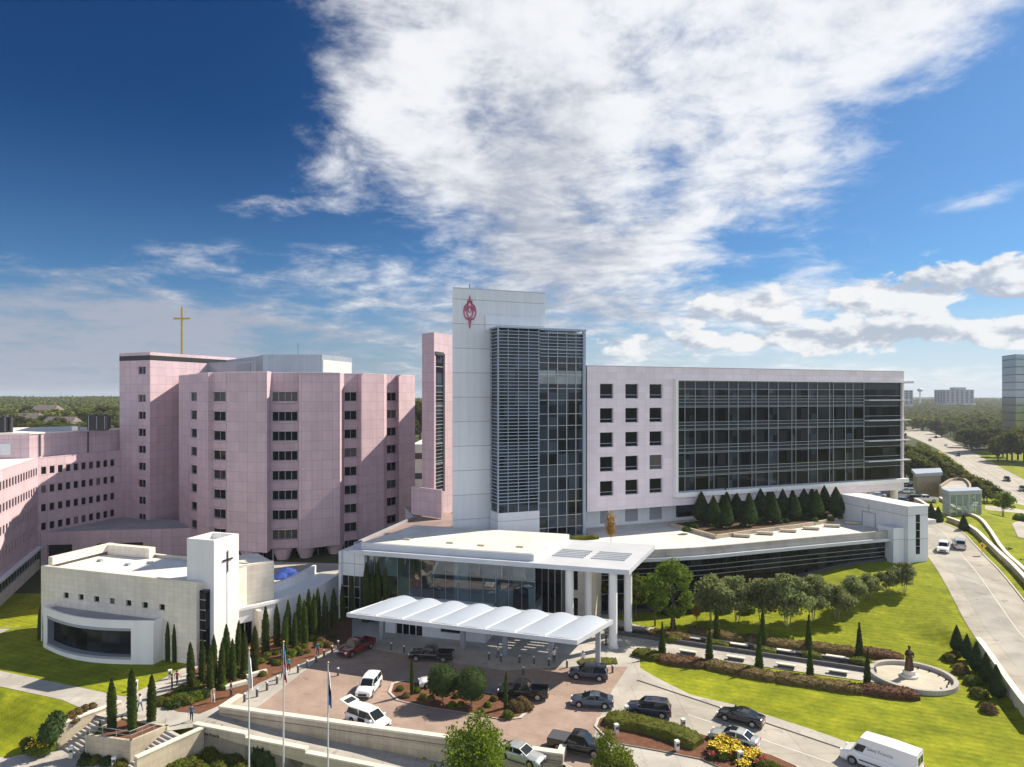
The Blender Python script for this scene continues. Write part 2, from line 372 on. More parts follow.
def drape(name, poly, off, mats, res=2.0, thick=0.0, flat=None):
    bm = bmesh.new(); vs = [bm.verts.new((p[0], p[1], 0)) for p in poly]; f = bm.faces.new(vs)
    if f.normal.z < 0 or sum(vs[i].co.x*vs[(i+1) % len(vs)].co.y-vs[(i+1) % len(vs)].co.x*vs[i].co.y for i in range(len(vs))) < 0: bmesh.ops.reverse_faces(bm, faces=[f])
    bmesh.ops.triangulate(bm, faces=bm.faces[:])
    if flat is None:
        for ax in (0, 1):
            lo = min(p[ax] for p in poly); hi = max(p[ax] for p in poly); k = lo+res
            while k < hi:
                nvec = Vector((1, 0, 0)) if ax == 0 else Vector((0, 1, 0))
                bmesh.ops.bisect_plane(bm, geom=bm.verts[:]+bm.edges[:]+bm.faces[:], plane_co=nvec*k, plane_no=nvec); k += res
    for v in bm.verts: v.co.z = (zg(v.co.x, v.co.y) if flat is None else flat)+off
    mb = MB(); bm.verts.index_update(); bm.normal_update()
    mb.v = [tuple(v.co) for v in bm.verts]
    for f in bm.faces:
        ids = [v.index for v in f.verts]
        mb.f.append(tuple(ids if f.normal.z > 0 else ids[::-1])); mb.m.append(0); mb.s.append(False)
    bm.free()
    return struct(name, mb, mats)
def resample(pts, step):
    out = []; pts = [Vector(p[:2]) for p in pts]
    # Catmull-Rom through the surveyed points
    ext = [pts[0]*2-pts[1]]+pts+[pts[-1]*2-pts[-2]]
    for i in range(1, len(ext)-2):
        p0, p1, p2, p3 = ext[i-1:i+3]; n = max(1, int((p2-p1).length/step))
        for k in range(n):
            t = k/n
            out.append(.5*((2*p1)+(p2-p0)*t+(2*p0-5*p1+4*p2-p3)*t*t+(3*p1-p0-3*p2+p3)*t**3))
    return out+[pts[-1]]
def normals(pts):
    r = []
    for i in range(len(pts)):
        d = (pts[min(i+1, len(pts)-1)]-pts[max(i-1, 0)]).normalized(); r.append(Vector((d.y, -d.x)))
    return r
def strip(name, pts, a, b, off, mats, step=1.5, nacross=4, zf=None, dash=None):
    # a sheet along pts between offsets a..b to the right of the direction of travel, laid on the ground
    c = resample(pts, step); n = normals(c); mb = MB(); zf = zf or zg; acc = 0
    rows = [[(p+q*lerp(a, b, k/nacross)) for k in range(nacross+1)] for p, q in zip(c, n)]
    rows = [[(v.x, v.y, zf(v.x, v.y)+off) for v in r] for r in rows]
    for i in range(len(rows)-1):
        acc += (c[i+1]-c[i]).length
        if dash and (acc % (dash*3)) > dash: continue
        for k in range(nacross): mb.face([rows[i][k], rows[i][k+1], rows[i+1][k+1], rows[i+1][k]][::-1] if True else 0)
    for idx, f in enumerate(mb.f):
        p = [Vector(mb.v[j]) for j in f]
        if (p[1]-p[0]).cross(p[2]-p[0]).z < 0: mb.f[idx] = f[::-1]
    return struct(name, mb, mats)
def wall_along(pts, th, zt, zb, mb=None, m=0, step=1.5, smooth=True):
    c = resample(pts, step) if smooth else [Vector(p[:2]) for p in pts]
    n = normals(c); mb = mb or MB()
    zt = zt if callable(zt) else (lambda x, y, i, k=zt: k); zb = zb if callable(zb) else (lambda x, y, i, k=zb: k)
    A = [p+q*th/2 for p, q in zip(c, n)]; B = [p-q*th/2 for p, q in zip(c, n)]
    T = [zt(p.x, p.y, i/(len(c)-1)) for i, p in enumerate(c)]; Bz = [zb(p.x, p.y, i/(len(c)-1)) for i, p in enumerate(c)]
    for i in range(len(c)-1):
        a0, a1, b0, b1 = A[i], A[i+1], B[i], B[i+1]
        mb.face([(*a1, Bz[i+1]), (*a1, T[i+1]), (*a0, T[i]), (*a0, Bz[i])], m); mb.face([(*b0, Bz[i]), (*b0, T[i]), (*b1, T[i+1]), (*b1, Bz[i+1])], m)
        mb.face([(*a0, T[i]), (*a1, T[i+1]), (*b1, T[i+1]), (*b0, T[i])], m)
    mb.face([(*A[0], Bz[0]), (*A[0], T[0]), (*B[0], T[0]), (*B[0], Bz[0])], m); mb.face([(*B[-1], Bz[-1]), (*B[-1], T[-1]), (*A[-1], T[-1]), (*A[-1], Bz[-1])], m)
    return mb

g2 = lambda L: [G(x, y) for x, y in L]
WA = Vector((-30.3, 70.6)); WB = G(563, 757.5, .6).xy
# concrete forecourt and drive
apron = g2([(196, 727), (170, 731), (130, 722), (98, 716), (62, 700), (-40, 678), (-40, 664), (0, 671), (125, 697), (150, 686), (196, 661), (240, 640), (292, 610), (340, 590), (345, 600), (600, 610), (613, 618), (640, 626), (640, 668), (657, 678), (691, 695), (735, 705), (810, 729), (847, 742), (930, 775), (1000, 800), (1000, 850)])
apron += [Vector((5.2, 47)), WB+Vector((.2, -.2)), WA+Vector((.2, .1))]
drape('forecourt_paving', apron, .03, 'concrete', flat=0)
bricks = g2([(277, 693), (322, 657), (352, 646), (505, 671), (560, 667), (600, 667), (628, 667), (612, 691), (598, 722), (592, 745), (604, 767), (600, 790)])+[WB+Vector((1.5, -1)), WB+Vector((.2, .3)), WA+Vector((2.8, -.5))]
drape('brick_drive', bricks, .045, 'brick_paving', flat=0)
# darker road lane inside the drive to the right
lane = g2([(637, 681), (720, 708), (840, 748), (920, 778), (980, 800), (980, 830), (870, 830), (805, 766), (742, 751), (708, 740), (626, 715), (614, 700)])
drape('drive_lane', lane, .045, 'road_concrete', flat=0)
mb = MB()
for a, b in [((637, 680.5), (720, 708)), ((720, 708), (840, 748.5)), ((840, 748.5), (930, 780))]:
    p, q = G(*a), G(*b); d = (q-p).normalized(); n = Vector((-d.y, d.x, 0))*.13; k = Vector((0, 0, .055))
    mb.face([p-n+k, q-n+k, q+n+k, p+n+k])
struct('drain_channel', mb, 'black')
mb = MB()
for a, b in [((688, 715), (712, 723)), ((757, 738), (830, 763)), ((838, 766), (880, 782))]:
    p, q = G(*a), G(*b); d = (q-p).normalized(); n = Vector((-d.y, d.x, 0))*.07; k = Vector((0, 0, .055))
    mb.face([p-n+k, q-n+k, q+n+k, p+n+k])
struct('lane_marking', mb, 'paint_line')
# lower front walk and path
low = [GT(-40, 750), GT(62, 706+14), GT(70, 736), GT(95, 722), GT(110, 733), GT(160, 755), GT(150, 775), GT(80, 800), GT(-40, 800)]
lowz = zg(-41, 62)
def cliff_plaza(): 
    e = Vector((-.54, -.84))
    pts = [Vector((-43.2, 68.2)), Vector((-40.2, 66.6)), Vector((-36.0, 64.2)), Vector((-31.8, 63.0)), Vector((-33.0, 60.0)), Vector((-44, 56)), Vector((-60, 62)), Vector((-57.5, 67.2)), Vector((-48.5, 66.0)), Vector((-45.5, 67.2))]
    drape('lower_walk', pts, .03, 'concrete')
cliff_plaza()
# right hand road
RD = [(46, 42), (56.5, 67), (63.2, 85), (70.4, 101.7), (77.5, 118.3), (83.5, 132), (88, 144), (88.5, 158), (84, 172)]
RZF = lambda x, y: max(zg(x, y), road_z(y))
strip('access_road', RD, -4.4, 4.9, .05, 'road_concrete', zf=RZF)
strip('access_road_lane', RD, -2.4, 1.2, .065, 'road_grey', zf=RZF)
strip('road_centre_line', RD, 1.27, 1.38, .075, 'paint_line', zf=RZF)
strip('road_kerb', RD, 4.9, 5.15, .16, 'kerb', nacross=1, zf=RZF)
drape('side_path', [G(p[0], p[1], -2.5) for p in [(-30, 652), (0, 640), (22, 625), (37, 618), (40, 622), (38, 634), (0, 652), (-30, 664)]], .06, 'concrete')
drape('patio_paving', [(-44, 110), (-36.5, 104), (-31.5, 104), (-25, 108), (-21, 118), (-23, 133), (-56, 137), (-58, 128)], .05, 'concrete')
lot = [(66, 150), (93, 150), (100, 165), (112, 196), (104, 232), (62, 232), (58, 170)]
drape('parking_lot', lot, .02, 'asphalt', res=3)
lots = MB()
for i in range(13):
    x = 72+i*2.8
    y = 196
    lots.face([(x, y, zg(x, y)+.03+.02), (x+.14, y, zg(x, y)+.05), (x+.14, y+5, zg(x, y+5)+.05), (x, y+5, zg(x, y+5)+.05)])
struct('bay_marking', lots, 'paint_line')
# boulevard in the valley
HW = [(230, 180), (200, 235), (192, 292), (193, 350), (210, 430), (247, 560), (300, 720), (420, 950), (640, 1300)]
HWZ = lambda x, y: 0.15 if y < 600 else max(zg(x, y)+.6, -2)
def hw_pts():
    L = [(1120, 545), (1045, 500), (1000, 472), (968, 450), (940, 435), (912, 424), (900, 419)]
    return L
hl = [G(*p).xy for p in [(1100, 566), (1024, 513), (1000, 496), (969, 472), (937, 449), (905, 435), (880, 427)]]
hr = [G(*p).xy for p in [(1160, 552), (1060, 499), (1024, 480), (985, 459), (955, 443), (925, 430), (890, 418.5)]]
def between(name, A, B, t0, t1, z, mat):
    A = resample(A, 12); B = resample(B, 12); n = 40; mb = MB()
    pa = [A[round(i*(len(A)-1)/n)] for i in range(n+1)]; pb = [B[round(i*(len(B)-1)/n)] for i in range(n+1)]
    r = [(p.lerp(q, t0), p.lerp(q, t1)) for p, q in zip(pa, pb)]
    for (a, b), (c, d) in zip(r, r[1:]): mb.face([(*a, z), (*b, z), (*d, z), (*c, z)])
    for idx, f in enumerate(mb.f):
        p = [Vector(mb.v[j]) for j in f]
        if (p[1]-p[0]).cross(p[2]-p[0]).z < 0: mb.f[idx] = f[::-1]
    return struct(name, mb, mat)
between('boulevard', hl, hr, 0, 1, .12, 'road_concrete')
between('boulevard_median', hl, hr, .485, .515, .20, 'kerb')
for t in (.16, .32, .68, .84): between('boulevard_lane_line', hl, hr, t-.004, t+.004, .14, 'paint_line')
# lawn path far right
drape('park_path', [G(p[0], p[1], 2.0) for p in [(985, 505), (1024, 508), (1060, 512), (1060, 517), (1024, 513), (985, 509)]], .08, 'concrete', res=4)
drape('round_terrace', [G(p[0], p[1], 2.0) for p in [(1012, 540), (1020, 533), (1040, 531), (1060, 540), (1040, 556), (1018, 552)]], .08, 'concrete', res=4)
# garden walks beside the rill
RA, RB = G(612, 631.5).xy, G(876, 670.5).xy
rd = (RB-RA).normalized(); rn = Vector((rd.y, -rd.x)); RL = (RB-RA).length; RANG = math.atan2(rd.y, rd.x)
def rill(s, t, z=0): p = RA+rd*s+rn*t; return Vector((p.x, p.y, z))
drape('rill_walk', [rill(-1, -4.2), rill(RL, -2.4), rill(RL, 4.0), rill(2, 5.4), rill(-3, 6)], .06, 'concrete', res=2)
# planting beds as ground cover shapes
def bed(name, pts, mat, z=.10, h=.0): return drape(name, pts, z, mat, res=2)
bed('mulch_bed', [GT(x, y) for x, y in [(150, 700), (165, 694), (190, 680), (205, 655), (240, 640), (275, 618), (330, 592), (352, 600), (352, 640), (332, 650), (258, 684), (236, 699), (200, 714), (178, 712)]], 'mulch', .06)
island = g2([(388, 693), (391, 684), (402, 681), (425, 684), (470, 690), (510, 698), (527, 705), (530, 712), (522, 719), (505, 721), (470, 715), (425, 708), (396, 701)])
drape('drive_island_kerb', island, .13, 'kerb', flat=0)
cc = sum((Vector(p[:2]) for p in island), Vector((0, 0)))/len(island)
drape('drive_island_soil', [cc+(Vector(p[:2])-cc)*.95 for p in island], .145, 'mulch', flat=0)
isl2 = g2([(594, 727), (597, 719), (608, 715), (630, 716), (672, 726), (708, 737), (735, 746), (775, 757), (800, 768), (820, 790), (770, 790), (700, 760), (660, 752), (610, 743)])
drape('median_kerb', isl2, .13, 'kerb', flat=0)
cc = sum((Vector(p[:2]) for p in isl2), Vector((0, 0)))/len(isl2)
drape('median_soil', [cc+(Vector(p[:2])-cc)*.965 for p in isl2], .145, 'mulch', flat=0)
# ================================================================ the white tower, the glass stair volume and the long wing
FW = Frame((AT(587, 120), 120), R(21.9))
def at_w(F_, y=0, z=0, x=0): p = F_.p(x, y); return (p.x, p.y, z)
def building(name, label, cat, Fr, x=0, y=0, z=0, group=None):
    p = Fr.p(x, y); return thing(name, label, cat, (p.x, p.y, z), Fr.a, group)

# --- long wing
ZT = ZA(366, 120); ZB = ZA(512, 120)
WL = FW.x(904); xg0 = FW.x(674)
wing = building('hospital_wing', 'long pale pink wing with square windows and a wide glass curtain wall above the terrace', 'building', FW)
wx = [(FW.x(a), FW.x(b)) for a, b in [(600, 613.4), (625.4, 638.4), (649.6, 662.5)]]
wz = []
for r in range(5):
    c = ZA(391.1+24.45*r, FW.p(wx[0][0], 0).y); wz.append((c-1.33, c+1.33))
ops = [(a, b, c, d) for a, b in wx for c, d in wz]
mb = MB(); O = (0, 0)
gx1 = FW.x(902.5); gz1 = ZA(380.5, FW.p(xg0, 0).y); gz0 = ZA(492.5, FW.p(xg0, 0).y)
mb.wall(O, (1, 0), WL, ZB, ZT, ops+[(xg0+.5, gx1, gz0, gz1)], .5, 0)
mb.face([(WL, 0, ZB), (WL, 18, ZB), (WL, 18, ZT), (WL, 0, ZT)]); mb.face([(0, 18, ZB), (0, 0, ZB), (0, 0, ZT), (0, 18, ZT)])
mb.face([(0, 18, ZB), (0, 18, ZT), (WL, 18, ZT), (WL, 18, ZB)])
obj('wall', mb, 'pink_panel', wing)
mb = MB(); mb.face([(0, 0, ZB), (0, 18, ZB), (WL, 18, ZB), (WL, 0, ZB)][::1]); obj('soffit', mb, 'white_paint', wing)
mb = MB(); mb.box(.3, WL-.3, .3, 17.7, ZT-.5, ZT-.3); r = obj('roof', mb, 'roof_white', wing)
mb = MB(); mb.box(-.02, WL+.02, -.06, .3, ZT, ZT+.12); mb.box(WL-.3, WL+.02, .3, 18, ZT, ZT+.12); mb.box(-.02, .3, .3, 18, ZT, ZT+.12); obj('coping', mb, 'mullion', wing)
wm = {}
for a, b in wx:
    for c, d in wz:
        wm0 = window_mesh(b-a, d-c, 1, 1, .08)
        w = inst('window', wm0, wing, (a, .45, c))
        s = MB(); s.box(.02, b-a-.02, -.12, .0, .62, .70); obj('mullion', s, 'mullion', w)
# glass curtain wall
gw = MB(); gw.face([(xg0+.5, .5, gz0), (gx1, .5, gz0), (gx1, .5, gz1), (xg0+.5, .5, gz1)]); 
curt = obj('curtain_wall', gw, 'glass_dark', wing)
fl = (wz[0][0]-wz[4][0])/4
sp = MB(); ba = MB(); top = gz1
lines = []
for k in range(5):
    zc = (wz[k][0]+wz[k][1])/2
    lines += [zc-1.45, zc-2.05, zc-2.75, zc+1.35 if k else gz1-.1]
    hi, lo = zc-1.45, max(gz0, zc-2.75)
    sp.box(xg0+.6, gx1-.1, .44, .497, lo, hi, 0)
    for x0, x1 in [(xg0+3, xg0+5.2)]: pass
sp.box(xg0+.6, gx1-.1, .44, .497, gz1-1.5, gz1, 0)
lines += [gz1-2.9, gz1-1.55, gz0+.1]
for z in lines:
    if gz0 < z < gz1: ba.box(xg0+.5, FW.x(865), .30, .42, z-.036, z+.036)
obj('spandrel_band', sp, 'spandrel', curt)
obj('mullion', ba, 'mullion', curt)
mu = MB()
pxs = [685.7, 696, 709.8, 714.8, 729.6, 739, 752.8, 756.8, 769.6, 779, 792.8, 796.8, 809.3, 818.4, 830.4, 834.3, 846.4, 854, 865]
for px in pxs: x = FW.x(px); mu.box(x-.042, x+.042, .22, .29, gz0, gz1)
obj('mullion', mu, 'mullion', curt)
# panels of lighter glass between the close-set mullions
lg = MB()
for a, b in zip(pxs[::2], pxs[1::2]): lg.box(FW.x(a)+.1, FW.x(b)-.1, .465, .492, gz0, gz1)
obj('spandrel_panel', lg, 'glass_blue', curt)
for k in range(4):
    z = (wz[k][0]+wz[k][1])/2-1.75
    s = MB(); s.box(FW.x(866), WL+1.2, -.75, .35, z-.12, z+.12); obj('sunshade', s, 'white_metal', wing)
    s = MB(); s.box(FW.x(866), gx1, .36, .42, z-1.3, z-1.22); obj('mullion', s, 'mullion', curt)
    s = MB(); s.box(FW.x(866), gx1, .36, .42, z+.9, z+.98); obj('mullion', s, 'mullion', curt)
# white projecting frame
fr = MB(); fz1 = gz1+.28; fz0 = gz0-.85
fr.box(xg0-.1, xg0+.5, -.7, .0-.003, fz0, fz1); fr.box(xg0+.5, WL+.02, -.7, -.003, gz1, fz1); fr.box(xg0+.5, WL+.4, -.9, -.003, fz0, gz0)
obj('frame', fr, 'white_paint', wing)
s = MB(); s.box(WL+.02, WL+2.2, -.7, 5, gz1-.1, gz1+.35); obj('roof_overhang', s, 'white_metal', wing)
# recessed ground storey with louvre panels
rx1 = FW.x(800, 4)
mb = MB(); rops = []
for px0, px1 in [(600, 608), (625, 638), (649.5, 662)]: rops.append((FW.x(px0, 4), FW.x(px1, 4), ZB-3.1, ZB-.35))
mb2 = Frame((0, 0), 0)
mb.wall((0.6, 4), (1, 0), rx1-.6, 8, ZB, [(a-.6, b-.6, c, d) for a, b, c, d in rops], .2, 0)
mb.face([(rx1, 4, 8), (rx1, 17, 8), (rx1, 17, ZB), (rx1, 4, ZB)])
base = obj('base_wall', mb, 'white_panel', wing)
for a, b, c, d in rops:
    s = MB(); s.box(a, b, 4.12, 4.19, c, d)
    z = c+.1
    while z < d: s.box(a, b, 4.06, 4.12, z, z+.06); z += .18
    obj('louvre_panel', s, 'grey_panel', base)
s = MB(); s.box(FW.x(676, 4), rx1-.3, 3.9, 3.99, ZB-3.0, ZB-.3); obj('glazing', s, 'glass_blue', base)
for px, y in [(862.5, 12), (893.8, 3.2), (840, 12.5)]:
    s = MB(); x = FW.x(px, y); s.tube((x, y, 4), (x, y, ZB), .75, n=16); obj('column', s, 'limestone', wing)

# --- white slab tower with the emblem
SY = 0
GV0 = FW.loc(P2(498, 112.8)); GV1 = FW.loc(P2(586, 118))
YS = (GV0.y+GV1.y)/2 + 4.1          # plane of the slab
YV = (GV0.y+GV1.y)/2
sx0, sx1 = FW.x(452.5, YS), FW.x(545, YS); szt = FW.z(452.5, 288, YS)
tower = building('slab_tower', 'tall white panelled slab tower with a red emblem near its top corner', 'tower', FW)
SLAB = [(sx0, YS), (sx1, YS), (sx1, YS+7), (sx0+3.3, YS+7)]; mb = MB(); mb.prism(SLAB, 0, szt); obj('wall', mb, 'white_panel', tower)
mb = MB(); mb.prism([(sx0-.03, YS-.05), (sx1+.05, YS-.05), (sx1+.05, YS+7.05), (sx0+3.3, YS+7.05)], szt+.002, szt+.15); obj('coping', mb, 'mullion', tower)
mb = MB(); mb.tube((sx0+4, YS+3, szt+.1), (sx0+4, YS+3, szt+1.4), .06, n=6); obj('antenna', mb, 'dark_metal', tower)
mb = MB(); mb.box(FW.x(486, YS)-.2, sx1-.4, YS-.25, YS-.005, 44, szt-4.1*1.05); obj('raised_panel', mb, 'white_panel', tower)
# emblem: crown, flame-shaped rings, pendant point
em = MB(); ec = FW.x(469.7, YS); ez = FW.z(469.7, 312, YS); y0 = YS-.005
def blob(poly): em.mesh([(x, y0-.12, z) for x, z in poly]+[(x, y0, z) for x, z in poly], [tuple(range(len(poly)))]+[(i, len(poly)+i, len(poly)+(i+1) % len(poly), (i+1) % len(poly)) for i in range(len(poly))])
def ring(cx, cz, rx, rz, w, a0=0, a1=360, n=20):
    for i in range(n):
        t0, t1 = R(a0+(a1-a0)*i/n), R(a0+(a1-a0)*(i+1)/n)
        blob([(cx+rx*math.cos(t0), cz+rz*math.sin(t0)), (cx+rx*math.cos(t1), cz+rz*math.sin(t1)), (cx+(rx-w)*math.cos(t1), cz+(rz-w)*math.sin(t1)), (cx+(rx-w)*math.cos(t0), cz+(rz-w)*math.sin(t0))])
ring(ec, ez, .62, 1.05, .22)
blob([(ec-.62, ez+.35), (ec-.30, ez+.55), (ec-.12, ez+1.9), (ec-.40, ez+1.35)]); blob([(ec+.62, ez+.35), (ec+.40, ez+1.35), (ec+.12, ez+1.9), (ec+.30, ez+.55)]); blob([(ec-1.02, ez+.2), (ec-.72, ez+.1), (ec-.52, ez+1.35), (ec-.86, ez+.95)]); blob([(ec+1.02, ez+.2), (ec+.86, ez+.95), (ec+.52, ez+1.35), (ec+.72, ez+.1)])
ring(ec-.52, ez+.05, .62, 1.25, .2, 75, 285); ring(ec+.52, ez+.05, .62, 1.25, .2, -105, 105)
ring(ec, ez+1.1, .55, .75, .2, 20, 160); ring(ec, ez+.35, .3, .5, .12)
blob([(ec-.34, ez-1.15), (ec+.34, ez-1.15), (ec+.07, ez-2.75), (ec-.07, ez-2.75)]); blob([(ec-.85, ez-1.3), (ec+.85, ez-1.3), (ec+.4, ez-1.02), (ec-.4, ez-1.02)])
blob([(ec-.45, ez+1.2), (ec-.05, ez+1.5), (ec-.42, ez+2.1)]); blob([(ec+.45, ez+1.2), (ec+.05, ez+1.5), (ec+.42, ez+2.1)]); blob([(ec-.22, ez+1.6), (ec+.22, ez+1.6), (ec+.12, ez+2.5), (ec, ez+2.85), (ec-.12, ez+2.5)])
obj('emblem', em, 'logo_red', tower)

# --- louvred glass volume
vx0, vx1 = FW.x(498, YV), FW.x(586, YV); vzt = FW.z(498, 327.6, YV); vzm = FW.z(498, 513.5, YV); xs_ = FW.x(539.5, YV)
vol = building('glass_stair_block', 'tall dark glass block with fine horizontal metal louvres beside the white tower', 'building', FW)
mb = MB(); mb.box(vx0+.4, vx1-.05, YV+.4, YS+7, 8, vzt-.4); gcore = obj('glass_wall', mb, 'glass_blue', vol)
mb = MB(); mb.box(vx0, xs_, YV, YS-.3, 7, vzm); bw = obj('base_wall', mb, 'white_panel', vol)
s = MB(); s.box(vx0+1.2, vx0+4.2, YV-.02, YV-.004, vzm-4.0, vzm-3.2); obj('window', s, 'glass_dark', bw); s = MB(); s.box(vx0-.02, vx0-.004, YV+1.0, YV+2.8, vzm-4.0, vzm-3.2); obj('window', s, 'glass_dark', bw)
lv = MB(); z = vzm+1.5
while z < vzt:
    lv.box(vx0, xs_, YV-.12, YV+.22, z, z+.11); lv.box(vx0-.0, vx0+.3, YV+.24, YS-.2, z, z+.11); z += .56
lv2 = MB(); z = vzt-4.6
while z < vzt: lv2.box(xs_+.05, vx1, YV-.12, YV+.22, z, z+.11); z += .56
obj('louvre_screen', lv, 'louver_metal', gcore); obj('louvre_screen', lv2, 'louver_metal', gcore)
po = MB()
n = 5
for i in range(n): x = lerp(vx0+.05, xs_-.05, i/(n-1)); po.box(x-.06, x+.06, YV+.23, YV+.38, vzm, vzt)
po.box(vx0-.08, vx0+.08, YV-.18, YV-.125, vzm, vzt)
mu = MB()
for i in range(6): x = lerp(xs_, vx1-.08, i/5); mu.box(x-.06, x+.06, YV+.24, YV+.39, 8, vzt)
z = 8.2; k = 0
while z < vzt: mu.box(xs_+.06, vx1-.1, YV+.3, YV+.395, z-.05, z+.05); z += 2.35 if k % 2 == 0 else 2.0; k += 1
obj('louvre_post', po, 'louver_metal', gcore); obj('mullion', mu, 'mullion', gcore)
mb = MB(); mb.box(vx0-.1, vx1, YV-.15, YS-.1, vzt, vzt+.25); mb.box(vx1-.55, vx1-.05, YV+.0, YV+.38, 8, vzt); obj('coping', mb, 'louver_metal', vol)
tn = MB(); tn.box(xs_+.1, vx1-.6, YV+.36, YV+.397, vzt-9.2, vzt-6.9); obj('spandrel_band', tn, 'glass_teal', gcore)

# --- pink tower behind the slab
ptw = thing('pink_stair_tower', 'slim pink granite tower with a tall window slot behind the white slab', 'tower', (*P2(434, 139), 0))
zt = ZA(333, 141)
A_, B_, C_ = P2(422, 143), P2(434, 139), P2(459, 150)
mb = MB()
mb.wall(A_, (B_-A_), (B_-A_).length, 8, zt, (), .3)
lenr = (C_-B_).length; FPT = Frame(B_, math.atan2((C_-B_).y, (C_-B_).x)); pa_, pb_ = FPT.x(435.8), FPT.x(445)
mb.wall(B_, (C_-B_), lenr, 8, zt, [(pa_, pb_, 13, zt-4.2)], .5)
mb.face([(*A_, zt), (*B_, zt), (*C_, zt)]); mb.wall(C_, A_-C_, (A_-C_).length, 8, zt); mb.prism([(-5, 158), (8, 160), (5, 178), (-8.7, 173)], 8, zt)
obj('wall', mb, 'pink_granite', ptw, world=True)
u = (C_-B_).normalized(); nn = Vector((u.y, -u.x)); q0 = B_+u*pa_-nn*.45; q1 = B_+u*pb_-nn*.45
s = MB(); s.face([(*q0, 13), (*q1, 13), (*q1, zt-4.2), (*q0, zt-4.2)]); wdw = obj('window', s, 'glass_blue', ptw, world=True)
s = MB(); z = 13.5
while z < zt-12: s.prism([q0+nn*.02, q1+nn*.02, q1+nn*.12, q0+nn*.12], z, z+.1); z += .75
z = 15
while z < zt-4: s.prism([q0+nn*.02, q1+nn*.02, q1+nn*.16, q0+nn*.16], z, z+.16); z += 4
obj('mullion', s, 'mullion', wdw, world=True)
s = MB(); s.prism([q0+nn*.5-u*.4, q1+nn*.5-u*.8, q1+nn*.6-u*.8, q0+nn*.6-u*.4], zt-4.6, zt-3.9); obj('vent', s, 'dark_metal', ptw, world=True)
lw = thing('low_pink_wall', 'low pink granite wall closing the gap beside the slim pink tower', 'wall', (*P2(428, 136), 0))
mb = wall_along([P2(412, 139), P2(442, 134)], .4, 14.6, 9, smooth=False); obj('wall', mb, 'pink_granite', lw, world=True)
lr = thing('low_link_building', 'flat reddish roofed link building between the pink block and white tower', 'building', (-16, 125, 0))
poly = [G(355, 545, 8.8).xy, G(470, 540, 8.8).xy, P2(470, 120), P2(456, 140), P2(405, 150), G(415, 518, 8.8).xy]
mb = MB(); mb.prism(poly, 0, 8.6); obj('wall', mb, 'white_panel', lr, world=True)
mb = MB(); mb.prism(poly, 8.603, 8.8); obj('roof', mb, 'roof_red', lr, world=True)
mb = wall_along([G(415, 518, 8.8).xy, G(355, 545, 8.8).xy], .5, 9.2, 8.7, smooth=False); obj('parapet', mb, 'roof_grey', lr, world=True)

# ================================================================ main pink block
main = thing('pink_hospital_block', 'large faceted pink granite hospital block with bays of windows on eight floors', 'building', (*P2(285, 140), 0))
zt = ZA(372, 134); zb = 2.2
pts = [(178.8, 160), (188, 155), (190.5, 151), (197, 148), (197, 143.5), (208, 140), (213, 140.8), (226, 138.5), (227, 137), (267, 134), (271.5, 137.6), (298.5, 138.6), (299, 137.0), (340, 141.5), (344, 145), (357.5, 146.8), (361.5, 145), (384, 150.5), (386.5, 154), (397, 157), (399, 155.5), (415, 163)]
W2 = [P2(*p) for p in pts]
bays = {2: [(192, 197)], 6: [(213.8, 225.2)], 10: [(272, 298)], 14: [(344.8, 357.2)], 18: [(387, 396.4)]}
fz = [ZA(396.7+19.75*i, 137.6) for i in range(8)]; wh = .97
mb = MB(); wins = []
for i in range(len(W2)-1):
    a, b = W2[i], W2[i+1]; d = b-a; Lw = d.length; ops = []
    if i in bays:
        x0, x1 = .12, Lw-.12
        if i == 2: x0 = .3
        ops = [(x0, x1, c-wh, c+wh) for c in fz]
        wins.append((a, d.normalized(), x0, x1, i))
    mb.wall(a, d, Lw, zb, zt, ops, .3)
back = [W2[-1], P2(408, 190), P2(200, 195), W2[0]]
for a, b in zip(back, back[1:]): mb.wall(a, b-a, (b-a).length, zb, zt, (), .3)
mb.face([(*p, zb) for p in W2[::-1]])
obj('wall', mb, 'pink_granite', main, world=True)
mb = MB(); mb.face([(*p, zt-.4) for p in W2+back[1:3]]); obj('roof', mb, 'roof_grey', main, world=True)
par = MB()
for a, b in zip(W2, W2[1:]):
    d = (b-a).normalized(); n = Vector((d.y, -d.x)); par.prism([a+n*.03, b+n*.03, b-n*.4, a-n*.4], zt+.002, zt+.14)
obj('coping', par, 'pink_panel', main, world=True)
fm = frame_of(main).inverted()
for (a, u, x0, x1, i) in wins:
    npane = {2: 1, 6: 2, 10: 4, 14: 2, 18: 2}[i]
    n = Vector((u.y, -u.x)); ang = math.atan2(u.y, u.x)
    for k, c in enumerate(fz):
        # bowed sills and heads on some floors as in the photograph
        w = x1-x0
        key = ('mainwin', i)
        if key not in wm: wm[key] = window_mesh(w, 2*wh, npane, 1, .10, frm='grey_metal')
        p = a+u*x0-n*.27
        o = inst('window', wm[key], main, fm @ Vector((*p, c-wh)), ang)
for (a, u, x0, x1, i) in wins:
    n = Vector((u.y, -u.x))
    for c in fz:
        mid = (x0+x1)/2
        for zz, hh in ((c-wh-.34, .34), (c+wh+.003, .3)):
            pl = [a+u*(x0-.05)+n*.02]+[a+u*lerp(x0-.05, x1+.05, t)+n*(.02+.55*math.sin(math.pi*t)*(1 if x1-x0 > 4 else .5)) for t in (.15, .3, .5, .7, .85)]+[a+u*(x1+.05)+n*.02]
            sill = MB(); sill.prism(pl, zz, zz+hh); obj('window_sill' if zz < c else 'window_head', sill, 'pink_granite', main, world=True)
